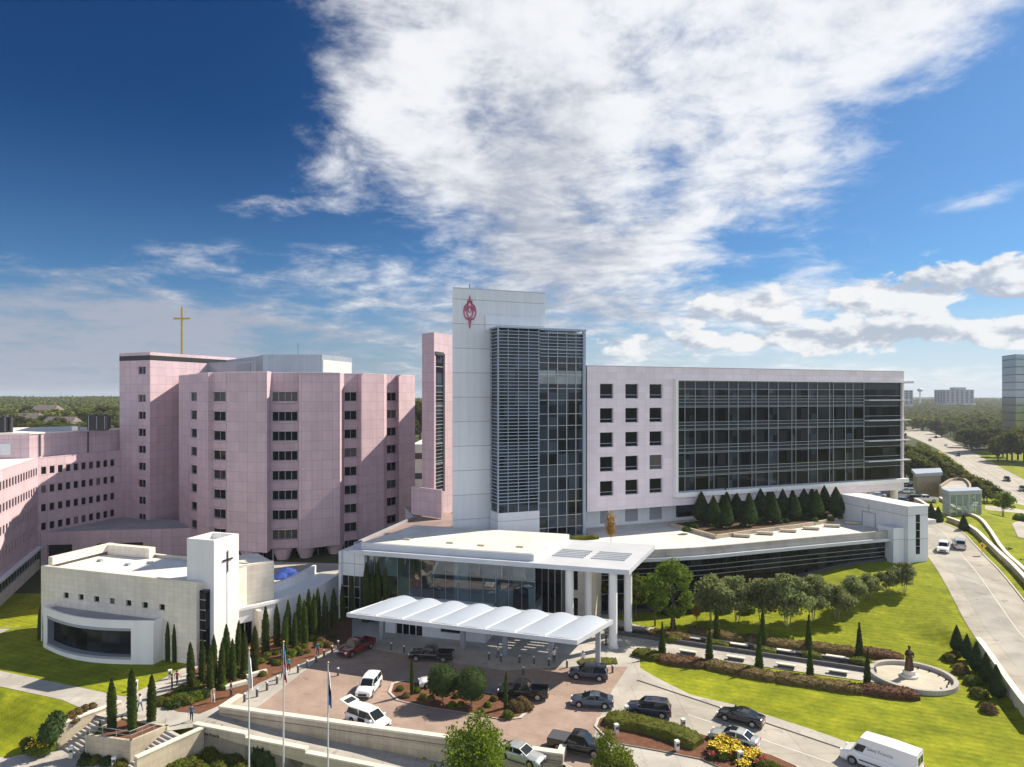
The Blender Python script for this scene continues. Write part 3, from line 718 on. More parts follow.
# dark recessed ground storey
inner = [p+Vector((0, 3.5)) for p in W2[4:18]]
mb = MB()
for a, b in zip(inner, inner[1:]): mb.wall(a, b-a, (b-a).length, -4, zb, (), .2)
gs = obj('ground_storey', mb, 'glass_dark', main, world=True)
mb = MB()
for a, b in zip(inner, inner[1:]):
    d = b-a; m_ = max(1, int(d.length/2.2)); u = d.normalized(); n = Vector((u.y, -u.x))
    for k in range(m_+1):
        p = a+d*(k/m_); mb.prism([p-u*.08, p+u*.08, p+u*.08+n*.15, p-u*.08+n*.15], -3, zb)
obj('mullion', mb, 'mullion', gs, world=True)
for px, Y in [(283, 138.5), (306, 140), (250, 137.5), (335, 143.5)]:
    mb = MB(); p = P2(px, Y); mb.lathe((p.x, p.y, -4), [(1.2, 0), (1.2, 4), (2.0, 6.15)], 20); obj('column', mb, 'pink_granite', main, world=True)
# rooftop plant house
ph = thing('rooftop_plant_house', 'blue grey metal clad plant house on the roof of the pink block', 'plant house', (*P2(280, 160), zt))
a = [P2(208, 178), P2(256, 166), P2(263, 158), P2(322, 158), P2(352, 172), P2(350, 185), P2(212, 192)]
z1 = ZA(354.5, 158)
mb = MB(); mb.prism(a[:2]+[P2(258, 186), P2(212, 192)], zt-.4, z1-.9); mb.prism(a[1:], zt-.4, z1); obj('wall', mb, 'grey_metal', ph, world=True)
mb = MB(); q = a[3]; r_ = a[4]; d = (r_-q).normalized(); n = Vector((d.y, -d.x)); mb.prism([q+n*.02+d*.4, r_+n*.02-d*.4, r_+n*.1-d*.4, q+n*.1+d*.4], zt-.3, z1-1.2); obj('panel', mb, 'roof_cream', ph, world=True)  # cream panel puts the sunlit tone into the right face's colour
mb = MB(); p0, p1 = a[0].lerp(a[1], .62), a[0].lerp(a[1], .9); d = (p1-p0).normalized(); n = Vector((d.y, -d.x)); mb.prism([p0+n*.02, p1+n*.02, p1+n*.12, p0+n*.12], zt, z1-1.6); obj('louvre_panel', mb, 'grey_panel', ph, world=True)
mb = MB(); mb.tube((*P2(298, 164), z1), (*P2(298, 164), z1+3.2), .05, n=6); obj('antenna', mb, 'dark_metal', ph, world=True)

# ================================================================ left pink tower with the cross
lt = thing('pink_cross_tower', 'tall pink granite tower with a black band under its roof edge', 'tower', (*P2(150, 165), 0))
zt2 = ZA(352.5, 164); T = [P2(119.5, 167), P2(150, 162), P2(236, 187), P2(225, 205), P2(126, 200)]
rows = [370.3]+[398.3+17.05*i for i in range(8)]
ux = (T[1]-T[0]); Lx = ux.length; w0, w1 = Lx*.62, Lx*.86
zr = [ZA(r_, 163.2) for r_ in rows]
mb = MB(); mb.wall(T[0], ux, Lx, -4, zt2, [(w0, w1, c-.95, c+.95) for c in zr], .3)
for i in (1, 2, 3, 4): a, b = T[i], T[(i+1) % 5]; mb.wall(a, b-a, (b-a).length, -4, zt2)
obj('wall', mb, 'pink_granite', lt, world=True)
mb = MB(); mb.face([(*p, zt2-.3) for p in T]); obj('roof', mb, 'roof_grey', lt, world=True)
mb = MB()
for i in (0, 1):
    a, b = T[i], T[i+1]; d = (b-a).normalized(); n = Vector((d.y, -d.x)); mb.prism([a+n*.03, b+n*.03, b-n*.3, a-n*.3], zt2-1.9, zt2-.75)
obj('dark_band', mb, 'black', lt, world=True)
fm = frame_of(lt).inverted(); u = ux.normalized(); n = Vector((u.y, -u.x))
wme = window_mesh(w1-w0, 1.9, 2, 1, .12, frm='pink_granite')
for c in zr: inst('window', wme, lt, fm @ Vector((*(T[0]+u*w0-n*.27), c-.95)), math.atan2(u.y, u.x))
cr = thing('rooftop_cross', 'tall slender brass cross standing on the roof of the pink tower', 'cross', (*P2(182, 172), zt2-.3))
hc = ZA(307, 172)-zt2+.3
mb = MB(); mb.box(-.22, .22, -.22, .22, 0, hc); obj('upright', mb, 'brass', cr)
mb = MB(); zc = ZA(318.5, 172)-zt2+.3; mb.box(-2.1, -.222, -.2, .2, zc-.22, zc+.22); mb.box(.222, 2.1, -.2, .2, zc-.22, zc+.22); obj('crossbar', mb, 'brass', cr)

# ================================================================ left pink wings
lb = thing('pink_office_wing', 'long low pink wing with four rows of square windows at the left', 'building', (-101.3, 146, 0))
C1 = Vector((-101.3, 146)); ztl = ZA(458.5, 146); dr = (P2(119.5, 166)-C1).normalized(); dl = Vector((.39, -.92)).normalized()
rowz = [ZA(470.3, 147.5)-4.02*i for i in range(4)]
Lr = (P2(123, 167)-C1).length
opr = [(.70+1.95*k, 1.88+1.95*k, c-.8, c+.8) for k in range(10) for c in rowz]
Ll = 48.0; Cl = C1+dl*Ll
opl = [(Ll-(1.0+1.95*k)-1.18, Ll-(1.0+1.95*k), c-.8, c+.8) for k in range(23) for c in rowz]
mb = MB(); mb.wall(C1, dr, Lr, 0.9, ztl, opr, .3); mb.wall(Cl, -dl, Ll, 0.9, ztl, opl, .3)
mb.face([(*Cl, .9), (*Cl, ztl), (*(Cl+Vector((-20, -8))), ztl), (*(Cl+Vector((-20, -8))), .9)])
obj('wall', mb, 'pink_granite', lb, world=True)
mb = MB(); mb.face([(*p, ztl-.25) for p in [Cl, C1, C1+dr*Lr, C1+dr*Lr+Vector((-34, 10)), Cl+Vector((-30, -12))]]); obj('roof', mb, 'roof_white', lb, world=True)
par = MB()
for a, b in ((Cl, C1), (C1, C1+dr*Lr)):
    d = (b-a).normalized(); n = Vector((d.y, -d.x)); par.prism([a+n*.04, b+n*.04, b-n*.45, a-n*.45], ztl+.002, ztl+.16)
obj('coping', par, 'pink_granite', lb, world=True)
wme = window_mesh(1.18, 1.6, 1, 1, .07, frm='dark_metal'); fm = frame_of(lb).inverted()
nr = Vector((dr.y, -dr.x)); al = math.atan2(-dl.y, -dl.x); nl = Vector((-dl.y, dl.x))
for (a, b, c, d) in opr: inst('window', wme, lb, fm @ Vector((*(C1+dr*a-nr*.27), c)), math.atan2(dr.y, dr.x))
opl.sort(key=lambda q: -q[0])
rest = MB()
for k, (a, b, c, d) in enumerate(opl):
    p = Cl-dl*a-nl*.27
    if k < 60: inst('window', wme, lb, fm @ Vector((*p, c)), al)
    else: q = p-dl*1.18; rest.face([(*p, c), (*q, c), (*q, c+1.6), (*p, c+1.6)])
tag(obj('windows', rest, 'glass_dark', lb, world=True), kind='stuff')
# ribbon base of the left wing
nl3 = nl
mb = MB(); mb.prism([Cl+nl*.9, C1+nl*.9, C1-nl*.3, Cl-nl*.3], .5, .897); obj('ledge', mb, 'white_paint', lb, world=True)
mb = MB(); mb.prism([Cl-nl*.1, C1-nl*.1, C1-nl*.6, Cl-nl*.6], -1.9, .497); rb = obj('ribbon_window', mb, 'glass_dark', lb, world=True)
for k in range(25): mb = MB(); p = C1+dl*(1+k*1.9)-nl*.1; mb.prism([p, p+dl*.1, p+dl*.1+nl*.08, p+nl*.08], -1.9, .497); obj('mullion', mb, 'mullion', rb, world=True)
mb = MB(); mb.prism([Cl+nl*.25, C1+nl*.25, C1-nl*.8, Cl-nl*.8], -6, -1.903); obj('plinth', mb, 'limestone', lb, world=True)
# set-back upper storey with roof equipment
up = thing('setback_storey', 'set back pink upper storey with a louvred panel on the office wing roof', 'building', (-112, 150, ztl))
U = [C1+dr*Lr+Vector((-1.5, 3)), C1+Vector((-3.2, 4.5)), C1+Vector((-4, 3)), C1+Vector((-26, -6)), C1+Vector((-34, 20)), C1+dr*Lr+Vector((-22, 12))]
zu = ZA(434, 150)
mb = MB(); mb.prism(U, ztl-.25, zu); obj('wall', mb, 'pink_granite', up, world=True)
mb = MB(); mb.prism([p+(p-sum(U, Vector((0, 0)))/6)*.012 for p in U], zu+.003, zu+.35); obj('roof', mb, 'roof_white', up, world=True)
mb = MB(); a, b = U[3].lerp(U[2], .18), U[3].lerp(U[2], .86); d = (b-a).normalized(); n = Vector((d.y, -d.x)); mb.prism([a+n*.03, b+n*.03, b+n*.12, a+n*.12], ztl+.6, zu-1.9); obj('louvre_panel', mb, 'white_metal', up, world=True)
for t in (0.02, .55):
    p = U[1].lerp(U[0], t); d = (U[0]-U[1]).normalized(); n = Vector((-d.y, d.x)); n = -n if n.x < 0 else n
    mb = MB(); mb.tube((*(p+n*.15), ztl), (*(p+n*.15), zu-.1), .14, n=8); obj('downpipe', mb, 'dark_metal', up, world=True)
def hvac(px, Y, w, h, lab):
    p = P2(px, Y); t = thing('rooftop_air_unit', lab, 'air unit', (p.x, p.y, zu+.35), R(15), 'air units on the left roof')
    m = MB(); m.box(-w/2, w/2, -1.6, 1.6, .3, h); o = obj('casing', m, 'black', t)
    m = MB(); m.box(-w/2+.2, w/2-.2, -1.2, 1.2, 0, .297); obj('base_frame', m, 'dark_metal', t)
    for x in (-w/4, w/4): m = MB(); m.lathe((x, 0, h+.003), [(.75, 0), (.75, .35), (.6, .36)], 16); obj('fan_cowl', m, 'dark_metal', t)
    m = MB()
    for x in (-w*.42, 0, w*.42): m.box(x-.05, x+.05, -1.66, -1.603, .3, h)
    obj('corner_post', m, 'grey_metal', t)
hvac(99, 158, 3.9, 3.4, 'black boxy air handling unit on the white roof next to the pink tower')
hvac(1, 150, 3.4, 3.3, 'black air handling unit on the roof beside the dark exhaust stack')
p = P2(11, 150); st = thing('exhaust_stack', 'dark round exhaust stack on the roof at the far left', 'stack', (p.x, p.y, zu+.35))
m = MB(); m.tube((0, 0, 0), (0, 0, 3.6), .38, n=14); obj('pipe', m, 'dark_metal', st); m = MB(); m.tube((0, 0, 3.603), (0, 0, 3.75), .48, n=14); obj('cap', m, 'black', st)
p = P2(76, 158); vt = thing('roof_vent', 'small white roof vent near the black air unit on the white roof', 'vent', (p.x, p.y, zu+.35))
m = MB(); m.box(-.7, .7, -.5, .5, 0, .9); obj('body', m, 'roof_white', vt); m = MB(); m.box(-.85, .85, -.65, .65, .903, 1.05); obj('lid', m, 'white_metal', vt)
# podium between wing and block
pod = thing('pink_podium', 'low pink granite podium with dark openings behind the white chapel', 'building', (-85, 147, 0))
zp = ZA(532.5, 146)
a, b = C1+Vector((.3, .4)), P2(192, 151)
Lp = (b-a).length
pop = [(1.2, 6.2, -6, 1.0), (11, 20.5, -6, 1.0)]
mb = MB(); mb.wall(a, b-a, Lp, -6, zp, pop, .8); obj('wall', mb, 'pink_granite', pod, world=True)
mb = MB(); mb.face([(*p, zp-.25) for p in [a, b, P2(185, 162), P2(150, 165), P2(119, 168)]]); obj('roof', mb, 'roof_grey', pod, world=True)
d = (b-a).normalized(); n = Vector((d.y, -d.x))
for q in pop:
    mb = MB(); mb.prism([a+d*q[0]-n*.75, a+d*q[1]-n*.75, a+d*q[1]-n*.9, a+d*q[0]-n*.9], -6, 1.0)
    obj('opening_back', mb, 'black', pod, world=True)  # black sheet closing the back of the opening
# ================================================================ white chapel
CA = R(-18.5)
tA = G(41, 641).xy; 
FC = Frame(tA, CA)
cw = FC.x(196.5)                               # length of the front wall
ch = thing('chapel', 'low white stone chapel with a wide bowed picture window and row of small square windows', 'chapel', (*tA, 0), CA)
zc = ZA(566.5, tA.y); DEP = 10.5
sq = []
for px in (66, 81, 96.5, 112, 128.5, 145, 162):
    x = FC.x(px); sq.append((x-.45, x+.45, zc-2.75, zc-2.1))
zsq = [ZA(588, FC.p(FC.x(66), 0).y), ]
sq = [(a, b, 6.2, 6.95) for a, b, c, d in sq]
mb = MB(); mb.wall((0, 0), (1, 0), cw, -5, zc, sq, .35)
mb.face([(cw, 0, -5), (cw, DEP, -5), (cw, DEP, zc), (cw, 0, zc)]); mb.face([(0, DEP, -5), (0, 0, -5), (0, 0, zc), (0, DEP, zc)]); mb.face([(cw, DEP, -5), (0, DEP, -5), (0, DEP, zc), (cw, DEP, zc)])
obj('wall', mb, 'limestone', ch)
mb = MB(); mb.box(.45, cw-.3, .45, DEP-.4, zc-.6, zc-.35); obj('roof', mb, 'roof_white', ch)
mb = MB(); mb.box(0, cw, 0.0, .45, zc+.002, zc+.12); mb.box(0, .45, .45, DEP, zc+.002, zc+.12); mb.box(.45, cw, DEP-.4, DEP, zc+.002, zc+.12); mb.box(0.3, 1.1, .8, DEP-.2, zc+.121, zc+1.15); mb.box(1.1, 9, DEP-1.3, DEP-.2, zc-.3, zc+1.1); obj('parapet', mb, 'limestone', ch)
wme = window_mesh(.9, .75, 1, 1, .06, frm='dark_metal')
for q in sq: inst('window', wme, ch, (q[0], .3, q[2]))
# bowed picture window box
bx0, bx1 = FC.x(54), FC.x(163); bz1 = 5.2
bow = lambda t: 1.5+1.9*math.sin(math.pi*t)**1.0
def arc(n=14, off=0.0, a=0.0, b=1.0): return [(lerp(bx0, bx1, lerp(a, b, i/n)), -bow(lerp(a, b, i/n))+off) for i in range(n+1)]
mb = MB(); A_ = arc()
t0, t1, wz0, wz1 = .10, .86, .9, 4.1
for i in range(14):
    (x0, y0), (x1, y1) = A_[i], A_[i+1]; ta, tb = i/14, (i+1)/14
    if ta >= t0-.03 and tb <= t1+.03:
        mb.face([(x0, y0, -5), (x1, y1, -5), (x1, y1, wz0), (x0, y0, wz0)]); mb.face([(x0, y0, wz1), (x1, y1, wz1), (x1, y1, bz1), (x0, y0, bz1)])
    else: mb.face([(x0, y0, -5), (x1, y1, -5), (x1, y1, bz1), (x0, y0, bz1)])
mb.face([(bx0, -.003, -5), (*A_[0], -5), (*A_[0], bz1), (bx0, -.003, bz1)]); mb.face([(*A_[-1], -5), (bx1, -.003, -5), (bx1, -.003, bz1), (*A_[-1], bz1)])
bay = obj('bay_window', mb, 'white_paint', ch)
ins = [i for i in range(14) if i/14 >= t0-.03 and (i+1)/14 <= t1+.03]
i0, i1 = ins[0], ins[-1]+1
mb = MB(); gl = MB()
for i in ins:
    (x0, y0), (x1, y1) = A_[i], A_[i+1]
    gl.face([(x0, y0+.9, wz0), (x1, y1+.9, wz0), (x1, y1+.9, wz1), (x0, y0+.9, wz1)], 0, True)
    mb.face([(x0, y0, wz0), (x1, y1, wz0), (x1, y1+.9, wz0), (x0, y0+.9, wz0)]); mb.face([(x0, y0+.9, wz1), (x1, y1+.9, wz1), (x1, y1, wz1), (x0, y0, wz1)])
for i, s_ in ((i0, 1), (i1, -1)):
    x0, y0 = A_[i]; mb.face([(x0, y0, wz0), (x0, y0+.9, wz0), (x0, y0+.9, wz1), (x0, y0, wz1)][::s_])
obj('reveal', mb, 'grey_metal', bay); obj('pane', gl, 'glass_dark', bay)
for z0, z1 in ((wz0-.3, wz0-.003), (wz1+.003, wz1+.3)):
    fr = MB()
    for i in ins: (x0, y0), (x1, y1) = A_[i], A_[i+1]; fr.face([(x0, y0-.1, z0), (x1, y1-.1, z0), (x1, y1-.1, z1), (x0, y0-.1, z1)]); fr.face([(x0, y0-.1, z1), (x1, y1-.1, z1), (x1, y1, z1), (x0, y0, z1)])
    obj('frame', fr, 'grey_panel', bay)
mb = MB(); mb.face([(x, y+.25, bz1-.25) for x, y in A_]+[(bx1, -.004, bz1-.25), (bx0, -.004, bz1-.25)]); obj('bay_roof', mb, 'roof_grey', ch)
pr = MB(); pl = wall_along([Vector((bx0+.12, -.01))]+[Vector((x, y+.126)) for x, y in A_]+[Vector((bx1-.12, -.01))], .24, bz1+.18, bz1-.3, smooth=False); obj('bay_parapet', pl, 'white_paint', ch)
# dark corner glazing strip
mb = MB(); mb.box(cw+.003, cw+.9, .5, 3, -.1, zc-1.0); cg = obj('corner_glazing', mb, 'glass_dark', ch)
z = .4
while z < zc-1: mb = MB(); mb.box(cw+.01, cw+.93, .42, .497, z, z+.08); obj('mullion', mb, 'mullion', cg); z += 1.25
# roof vents
for px, py in ((70, 558), (100, 561), (128, 565), (150, 563)):
    p = G(px, py, zc-.3); l = FC.loc(p); m = MB(); m.box(l.x-.35, l.x+.35, l.y-.25, l.y+.25, zc-.35, zc-.05); obj('roof_vent', m, 'roof_grey', ch)
# bell tower
tp = G(214, 663).xy; tw = thing('chapel_tower', 'plain white square chapel tower with a thin cross and slit on its lit side', 'tower', (*tp, 0), CA)
th = ZA(540.5, tp.y); TWX, TWY = 4.2, 4.4
mb = MB()
mb.box(-TWX, 0, 0, TWY, -.5, th-1.6)
for x0, x1, y0, y1 in ((-TWX, 0, 0, .4), (-TWX, 0, TWY-.4, TWY), (-TWX, -TWX+.4, .4, TWY-.4), (-.4, 0, .4, TWY-.4)): mb.box(x0, x1, y0, y1, th-1.6, th)
obj('wall', mb, 'white_paint', tw)
mb = MB(); mb.box(.003, .05, TWY*.52-.07, TWY*.52+.07, 1.5, th-1.9); obj('slit_window', mb, 'roof_cream', tw)
mb = MB(); mb.box(.062, .16, TWY*.52-.045, TWY*.52+.045, th-4.4, th-1.7); mb.box(.062, .16, TWY*.52-.85, TWY*.52-.072, th-2.95, th-2.75); mb.box(.062, .16, TWY*.52+.072, TWY*.52+.85, th-2.95, th-2.75); obj('cross', mb, 'bronze', tw)
# nave block right of the tower and the curved screen wall
nv = thing('chapel_nave', 'white flat roofed nave block right of the chapel tower', 'building', (-36, 96, 0))
q0_, q1_ = G(234, 568, zc).xy, G(274, 562, zc).xy; dq = (q1_-q0_).normalized(); nq = Vector((-dq.y, dq.x)); q = [q0_, q1_, q1_+nq*7, q0_+nq*8]
mb = MB(); mb.prism(q, -2, zc-.05); obj('wall', mb, 'limestone', nv, world=True)
mb = wall_along([p+nq*.3 for p in q[:2]], .5, zc+.15, zc-.048, smooth=False); obj('parapet', mb, 'limestone', nv, world=True)
cs = thing('curved_screen_building', 'low white curved building behind the row of tall cypresses', 'building', (-31, 99, 0))
front = [G(p[0], p[1], 5).xy for p in [(234, 609), (262, 603), (291, 595.5), (318, 585), (341, 572)]]
fs = resample(front, 1.2); off = [p+q*-4.5 for p, q in zip(fs, normals(fs))]
mb = MB(); mb.prism(fs+off[::-1], -.5, 4.6); obj('wall', mb, 'white_paint', cs, world=True)
mb = wall_along(fs, .45, 5.0, 4.603, smooth=False); obj('parapet', mb, 'white_paint', cs, world=True)
mb = wall_along(off, .5, 5.9, 4.603, smooth=False); obj('rear_parapet', mb, 'white_paint', cs, world=True)
p = G(243, 664).xy; d = (fs[4]-fs[0]).normalized(); n = Vector((d.y, -d.x))
mb = MB(); mb.prism([fs[0]+n*.03+d*.3, fs[0]+n*.03+d*2.4, fs[0]+n*.12+d*2.4, fs[0]+n*.12+d*.3], 0, 2.9); dd = obj('door', mb, 'glass_dark', cs, world=True)
mb = MB()
for k in (.3, 1.3, 2.3): mb.prism([fs[0]+n*.13+d*k, fs[0]+n*.13+d*(k+.1), fs[0]+n*.2+d*(k+.1), fs[0]+n*.2+d*k], 0, 2.9)
obj('door_frame', mb, 'mullion', dd, world=True)
pil = MB(); pil.prism([fs[0]+n*.05+d*2.7, fs[0]+n*1.4+d*2.7, fs[0]+n*1.4+d*3.2, fs[0]+n*.05+d*3.2], 0, 4.4); obj('pier', pil, 'limestone', cs, world=True)

# ================================================================ glazed entrance hall with big flat roof
fl_, fr_ = G(349, 554, 10), G(629, 575, 10)
FH = Frame(fl_.xy, math.atan2(fr_.y-fl_.y, fr_.x-fl_.x)); HL = (fr_.xy-fl_.xy).length; HD = 16.2
hall = thing('entrance_hall', 'glazed entrance hall under a broad flat white roof carried on tall round columns', 'entrance hall', (*fl_.xy, 0), FH.a)
lx0, lx1, lxm = FH.x(549, 5.5), FH.x(621, 5.5), FH.x(584, 5.5)
mb = MB()
ly0, ly1 = 4.6, 9.6
for x0, x1, y0, y1 in ((0, lx0, 0, HD), (lx0, lx1, 0, ly0), (lx0, lx1, ly1, HD), (lx1, HL, 0, HD), (lxm-.5, lxm+.5, ly0, ly1)): mb.box(x0, x1, y0, y1, 10.0, 10.62)
SH = lambda m, k=.12: (setattr(m, 'v', [(x+y*k, y, z) for x, y, z in m.v]), m)[1]
roof = obj('roof', SH(mb), 'white_metal', hall)
mb = MB()
for k in range(5):
    y = ly0+.5+k*1.0
    for a, b in ((lx0, lxm-.5), (lxm+.5, lx1)): mb.box(a, b, y-.12, y+.12, 10.1, 10.75)
obj('roof_slat', SH(mb), 'white_metal', roof)
rx0, rx1 = FH.x(360, 1), FH.x(533, 1.2)
mb = MB(); mb.box(rx0, rx1, 1.1, HD-.3, 10.623, 11.5); obj('raised_roof_edge', SH(mb), 'white_metal', roof)
mb = MB(); mb.box(rx0+.25, rx1-.25, 1.35, HD-.5, 11.503, 11.56); obj('roof_membrane', SH(mb), 'roof_cream', roof)
for px, py in ((407, 539.5), (450, 543), (481, 545.5), (520, 547)):
    p = FH.loc(G(px, py, 11.6)); m = MB(); m.box(p.x-.5, p.x+.5, p.y-.2, p.y+.2, 11.563, 11.75); obj('roof_drain', m, 'tan_stone', roof)
for px, y in ((613, 1.3), (628, 7.6), (569.5, 1.3), (588, 7.6)):
    x = FH.x(px, y); m = MB(); m.tube((x, y, 0), (x, y, 9.997), .56, n=20); o = obj('column', m, 'white_paint', hall)
    m = MB(); m.tube((x, y, .03), (x, y, .25), .7, n=20); obj('column_base', m, 'limestone', o)
gx0, gx1, gx2 = FH.x(363, 2.4), FH.x(535, 2.4), FH.x(561, 5.5)
mb = MB(); mb.box(gx0, gx1, 2.4, 2.5, 3.4, 9.995); hg = obj('glass_wall', mb, 'glass_teal', hall)
mb = MB(); mb.box(gx1+.003, gx1+.1, 2.5, 6, 4.7, 9.995); mb.box(gx1+.1, gx2, 5.9, 6, 0, 9.995); mb.box(gx2-.1, gx2, 6.003, HD-1, 0, 9.995); hg2 = obj('glass_wall', mb, 'glass_dark', hall)
mu = MB(); k = 0
nmu = 14
for i in range(nmu+1): x = lerp(gx0, gx1, i/nmu); mu.box(x-.02, x+.02, 2.36, 2.397, 3.4, 9.995)
obj('mullion', mu, 'louver_metal', hg)
mu = MB()
for i in range(4): x = lerp(gx1+.1, gx2, i/3); mu.box(x-.05, x+.05, 5.8, 5.897, 0, 9.995)
obj('mullion', mu, 'mullion', hg2)
ex0, ex1 = FH.x(341, 1.2), FH.x(363, 1.2)
mb = MB(); mb.box(ex0, ex1, 1.6, 8, 6.4, 9.995); mb.box(ex0-.4, ex0-.003, 1.2, 8, 0, 9.995); obj('end_wall', mb, 'white_panel', hall)
mb = MB(); mb.box(ex0, gx0-.003, 1.7, 1.85, 0, 6.397); hg3 = obj('end_glazing', mb, 'glass_dark', hall)
mu = MB()
for z in (1.6, 3.2, 4.8): mu.box(ex0, gx0, 1.62, 1.697, z-.04, z+.04)
for i in range(4): x = lerp(ex0, gx0-.1, i/3); mu.box(x, x+.07, 1.6, 1.695, 0, 6.397)
obj('mullion', mu, 'mullion', hg3)
mb = MB(); mb.box(gx0, gx1, 2.45, HD-1, 0, 3.38); obj('base_wall', mb, 'grey_panel', hall)
mb = MB(); mb.box(FH.x(489, 2.4), gx1-.2, 2.36, 2.44, .1, 3.3); bg_ = obj('base_glazing', mb, 'glass_dark', hall)
mu = MB()
for i in range(9): x = lerp(FH.x(489, 2.4), gx1-.3, i/8); mu.box(x, x+.08, 2.28, 2.357, .1, 3.3)
obj('mullion', mu, 'mullion', bg_)
mb = MB(); mb.box(gx2+.1, gx2+4.2, 9.5, HD-1, 0, 9.9); bk = obj('rear_wall', mb, 'limestone', hall)
m = MB()
for x in (gx2+.7, gx2+2.7):
    m.box(x, x+.9, 9.44, 9.497, .8, 3.6); m.box(x, x+.9, 9.44, 9.497, 4.8, 7.6)
obj('window', m, 'glass_dark', bk)
# vestibule with doors, below the lower canopy
vx0_, vx1_ = FH.x(386, -2), FH.x(486, -2)
mb = MB(); dz = 2.9
dx0, dx1 = FH.x(396, -2), FH.x(423, -2); ex_, ex2_ = FH.x(441, -2), FH.x(462, -2)
mb.wall((vx0_, -2.2), (1, 0), vx1_-vx0_, 0, 3.9, [(dx0-vx0_, dx1-vx0_, 0.02, dz), (ex_-vx0_, ex2_-vx0_, .9, 2.9)], .3)
mb.box(vx0_, vx0_+.2, -1.9, 2.4, 0, 3.9); mb.box(vx1_-.2, vx1_, -1.9, 2.4, 0, 3.9); mb.box(vx0_, vx1_, -1.9, 2.4, 3.7, 3.9)
vs = obj('vestibule', mb, 'white_panel', hall)
mb = MB(); mb.box(dx0, dx1, -1.95, -1.9, 0.02, dz); dr_ = obj('entrance_door', mb, 'glass_dark', hall)
mu = MB()
for i in range(5): x = lerp(dx0, dx1-.1, i/4); mu.box(x, x+.1, -2.05, -1.953, 0.02, dz)
mu.box(dx0, dx1, -2.06, -2.052, 2.1, 2.25); mu.box(dx0, dx1, -2.05, -1.955, 2.75, dz)
obj('door_frame', mu, 'white_metal', dr_)
mb = MB(); mb.box(ex_, ex2_, -1.95, -1.9, .9, 2.9); obj('window', mb, 'glass_dark', vs)

# ================================================================ lower drop-off canopy with white barrel vaults
CZ = 5.1; a, b = G(346.5, 617, CZ), G(577, 645, CZ)
FD = Frame(a.xy, math.atan2(b.y-a.y, b.x-a.x)); DL = (b.xy-a.xy).length; DD = 8.4
can = thing('drop_off_canopy', 'low white drop-off canopy of eight barrel vaults on grey posts', 'canopy', (*a.xy, 0), FD.a)
mb = MB(); mb.box(0, DL, 0, .3, CZ, CZ+.5); mb.box(0, .3, .3, DD, CZ, CZ+.5); mb.box(DL-.3, DL, .3, DD, CZ, CZ+.5); mb.box(.3, DL-.3, DD-.3, DD, CZ, CZ+.5)
for k in range(1, 8): x = lerp(.3, DL-.3, k/8); mb.box(x-.22, x+.22, .3, DD-.3, CZ, CZ+.34)
obj('frame', SH(mb, .30), 'white_metal', can)
NV = 8
for k in range(NV):
    x0, x1 = lerp(.3, DL-.3, k/NV), lerp(.3, DL-.3, (k+1)/NV); m = MB(); n = 14; rows_ = []
    for j in range(9):
        t = j/8; y = lerp(.25, DD-.9, t); rise = lerp(.06, .58, S(t*1.15)); rows_.append([(lerp(x0, x1, i/n), y, CZ+.48+rise*math.sin(math.pi*i/n)**.75) for i in range(n+1)])
    for j in range(8):
        for i in range(n): m.face([rows_[j][i], rows_[j][i+1], rows_[j+1][i+1], rows_[j+1][i]], 0, True)
    m.face([(x1, DD-.9, CZ+.4)]+rows_[-1][::-1]+[(x0, DD-.9, CZ+.4)])
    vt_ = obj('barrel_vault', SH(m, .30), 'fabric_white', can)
    m = MB(); m.box(x0-.07, x0+.07, .25, DD-.9, CZ+.45, CZ+.60); obj('rib', SH(m, .30), 'white_paint', vt_)
mb = MB(); mb.box(.3, DL-.3, DD-.9, DD-.3, CZ+.4, CZ+.52); obj('gutter', SH(mb, .30), 'grey_panel', can)
for px, y in ((382, DD-1.2), (463, DD-1.2), (505, DD-1.2), (551, DD-1.2), (598, DD-.8)):
    x = min(FD.x(px, y), DL+1.6); m = MB(); m.box(x-.28, x+.28, y-.28, y+.28, 0, CZ-.003); o = obj('post', m, 'grey_panel', can)
    m = MB(); m.box(x-.06, x+.06, y-.285-4.0, y-.285, CZ-.28, CZ-.004); obj('bracket', m, 'white_metal', o)

# ================================================================ curved terrace building below the wing
tb = thing('curved_terrace_building', 'low curved dark glazed building with a paved roof terrace below the long wing', 'building', (38, 112, 0))
arcp = [G(*p).xy for p in [(560, 556, 9), (600, 555, 9), (651, 553, 9), (700, 550.5, 9), (750, 546, 9), (821, 539.5, 9), (894, 533, 9)]]
ar = resample(arcp, 1.6); an = normals(ar)
wl = [FW.p(x, 3.9) for x in (-6, 20, 45, FW.x(800, 4), WL-8)]
deck = ar+[G(905, 522, 9).xy, FW.p(WL-9, -14)]+wl[::-1]
mb = MB(); mb.prism(deck, 8.1, 8.98); obj('terrace', mb, 'roof_cream', tb, world=True)
mb = wall_along(ar, .45, 9.55, 8.0, smooth=False); obj('parapet', mb, 'concrete', tb, world=True)
mb = wall_along([p+q*.55 for p, q in zip(ar, an)], .6, 8.35, 7.85, smooth=False); obj('fascia', mb, 'white_metal', tb, world=True)
gi = [p-q*.5 for p, q in zip(ar, an)]
mb = wall_along(gi, .1, 7.99, 0, smooth=False); tg = obj('glass_wall', mb, 'glass_dark', tb, world=True)
for z in (6.6, 5.85, 5.1, 3.0):
    lv = MB(); wall_along([p-q*.25 for p, q in zip(ar, an)], .2, z+.03, z-.03, lv, smooth=False)
    obj('louvre', lv, 'mullion', tg, world=True)
mu = MB()
for p, q, d in list(zip(gi, an, range(999)))[::1]: mu.rbox((p.x+q.x*.08, p.y+q.y*.08, 0), .06, .06, 7.9, math.atan2(q.y, q.x))
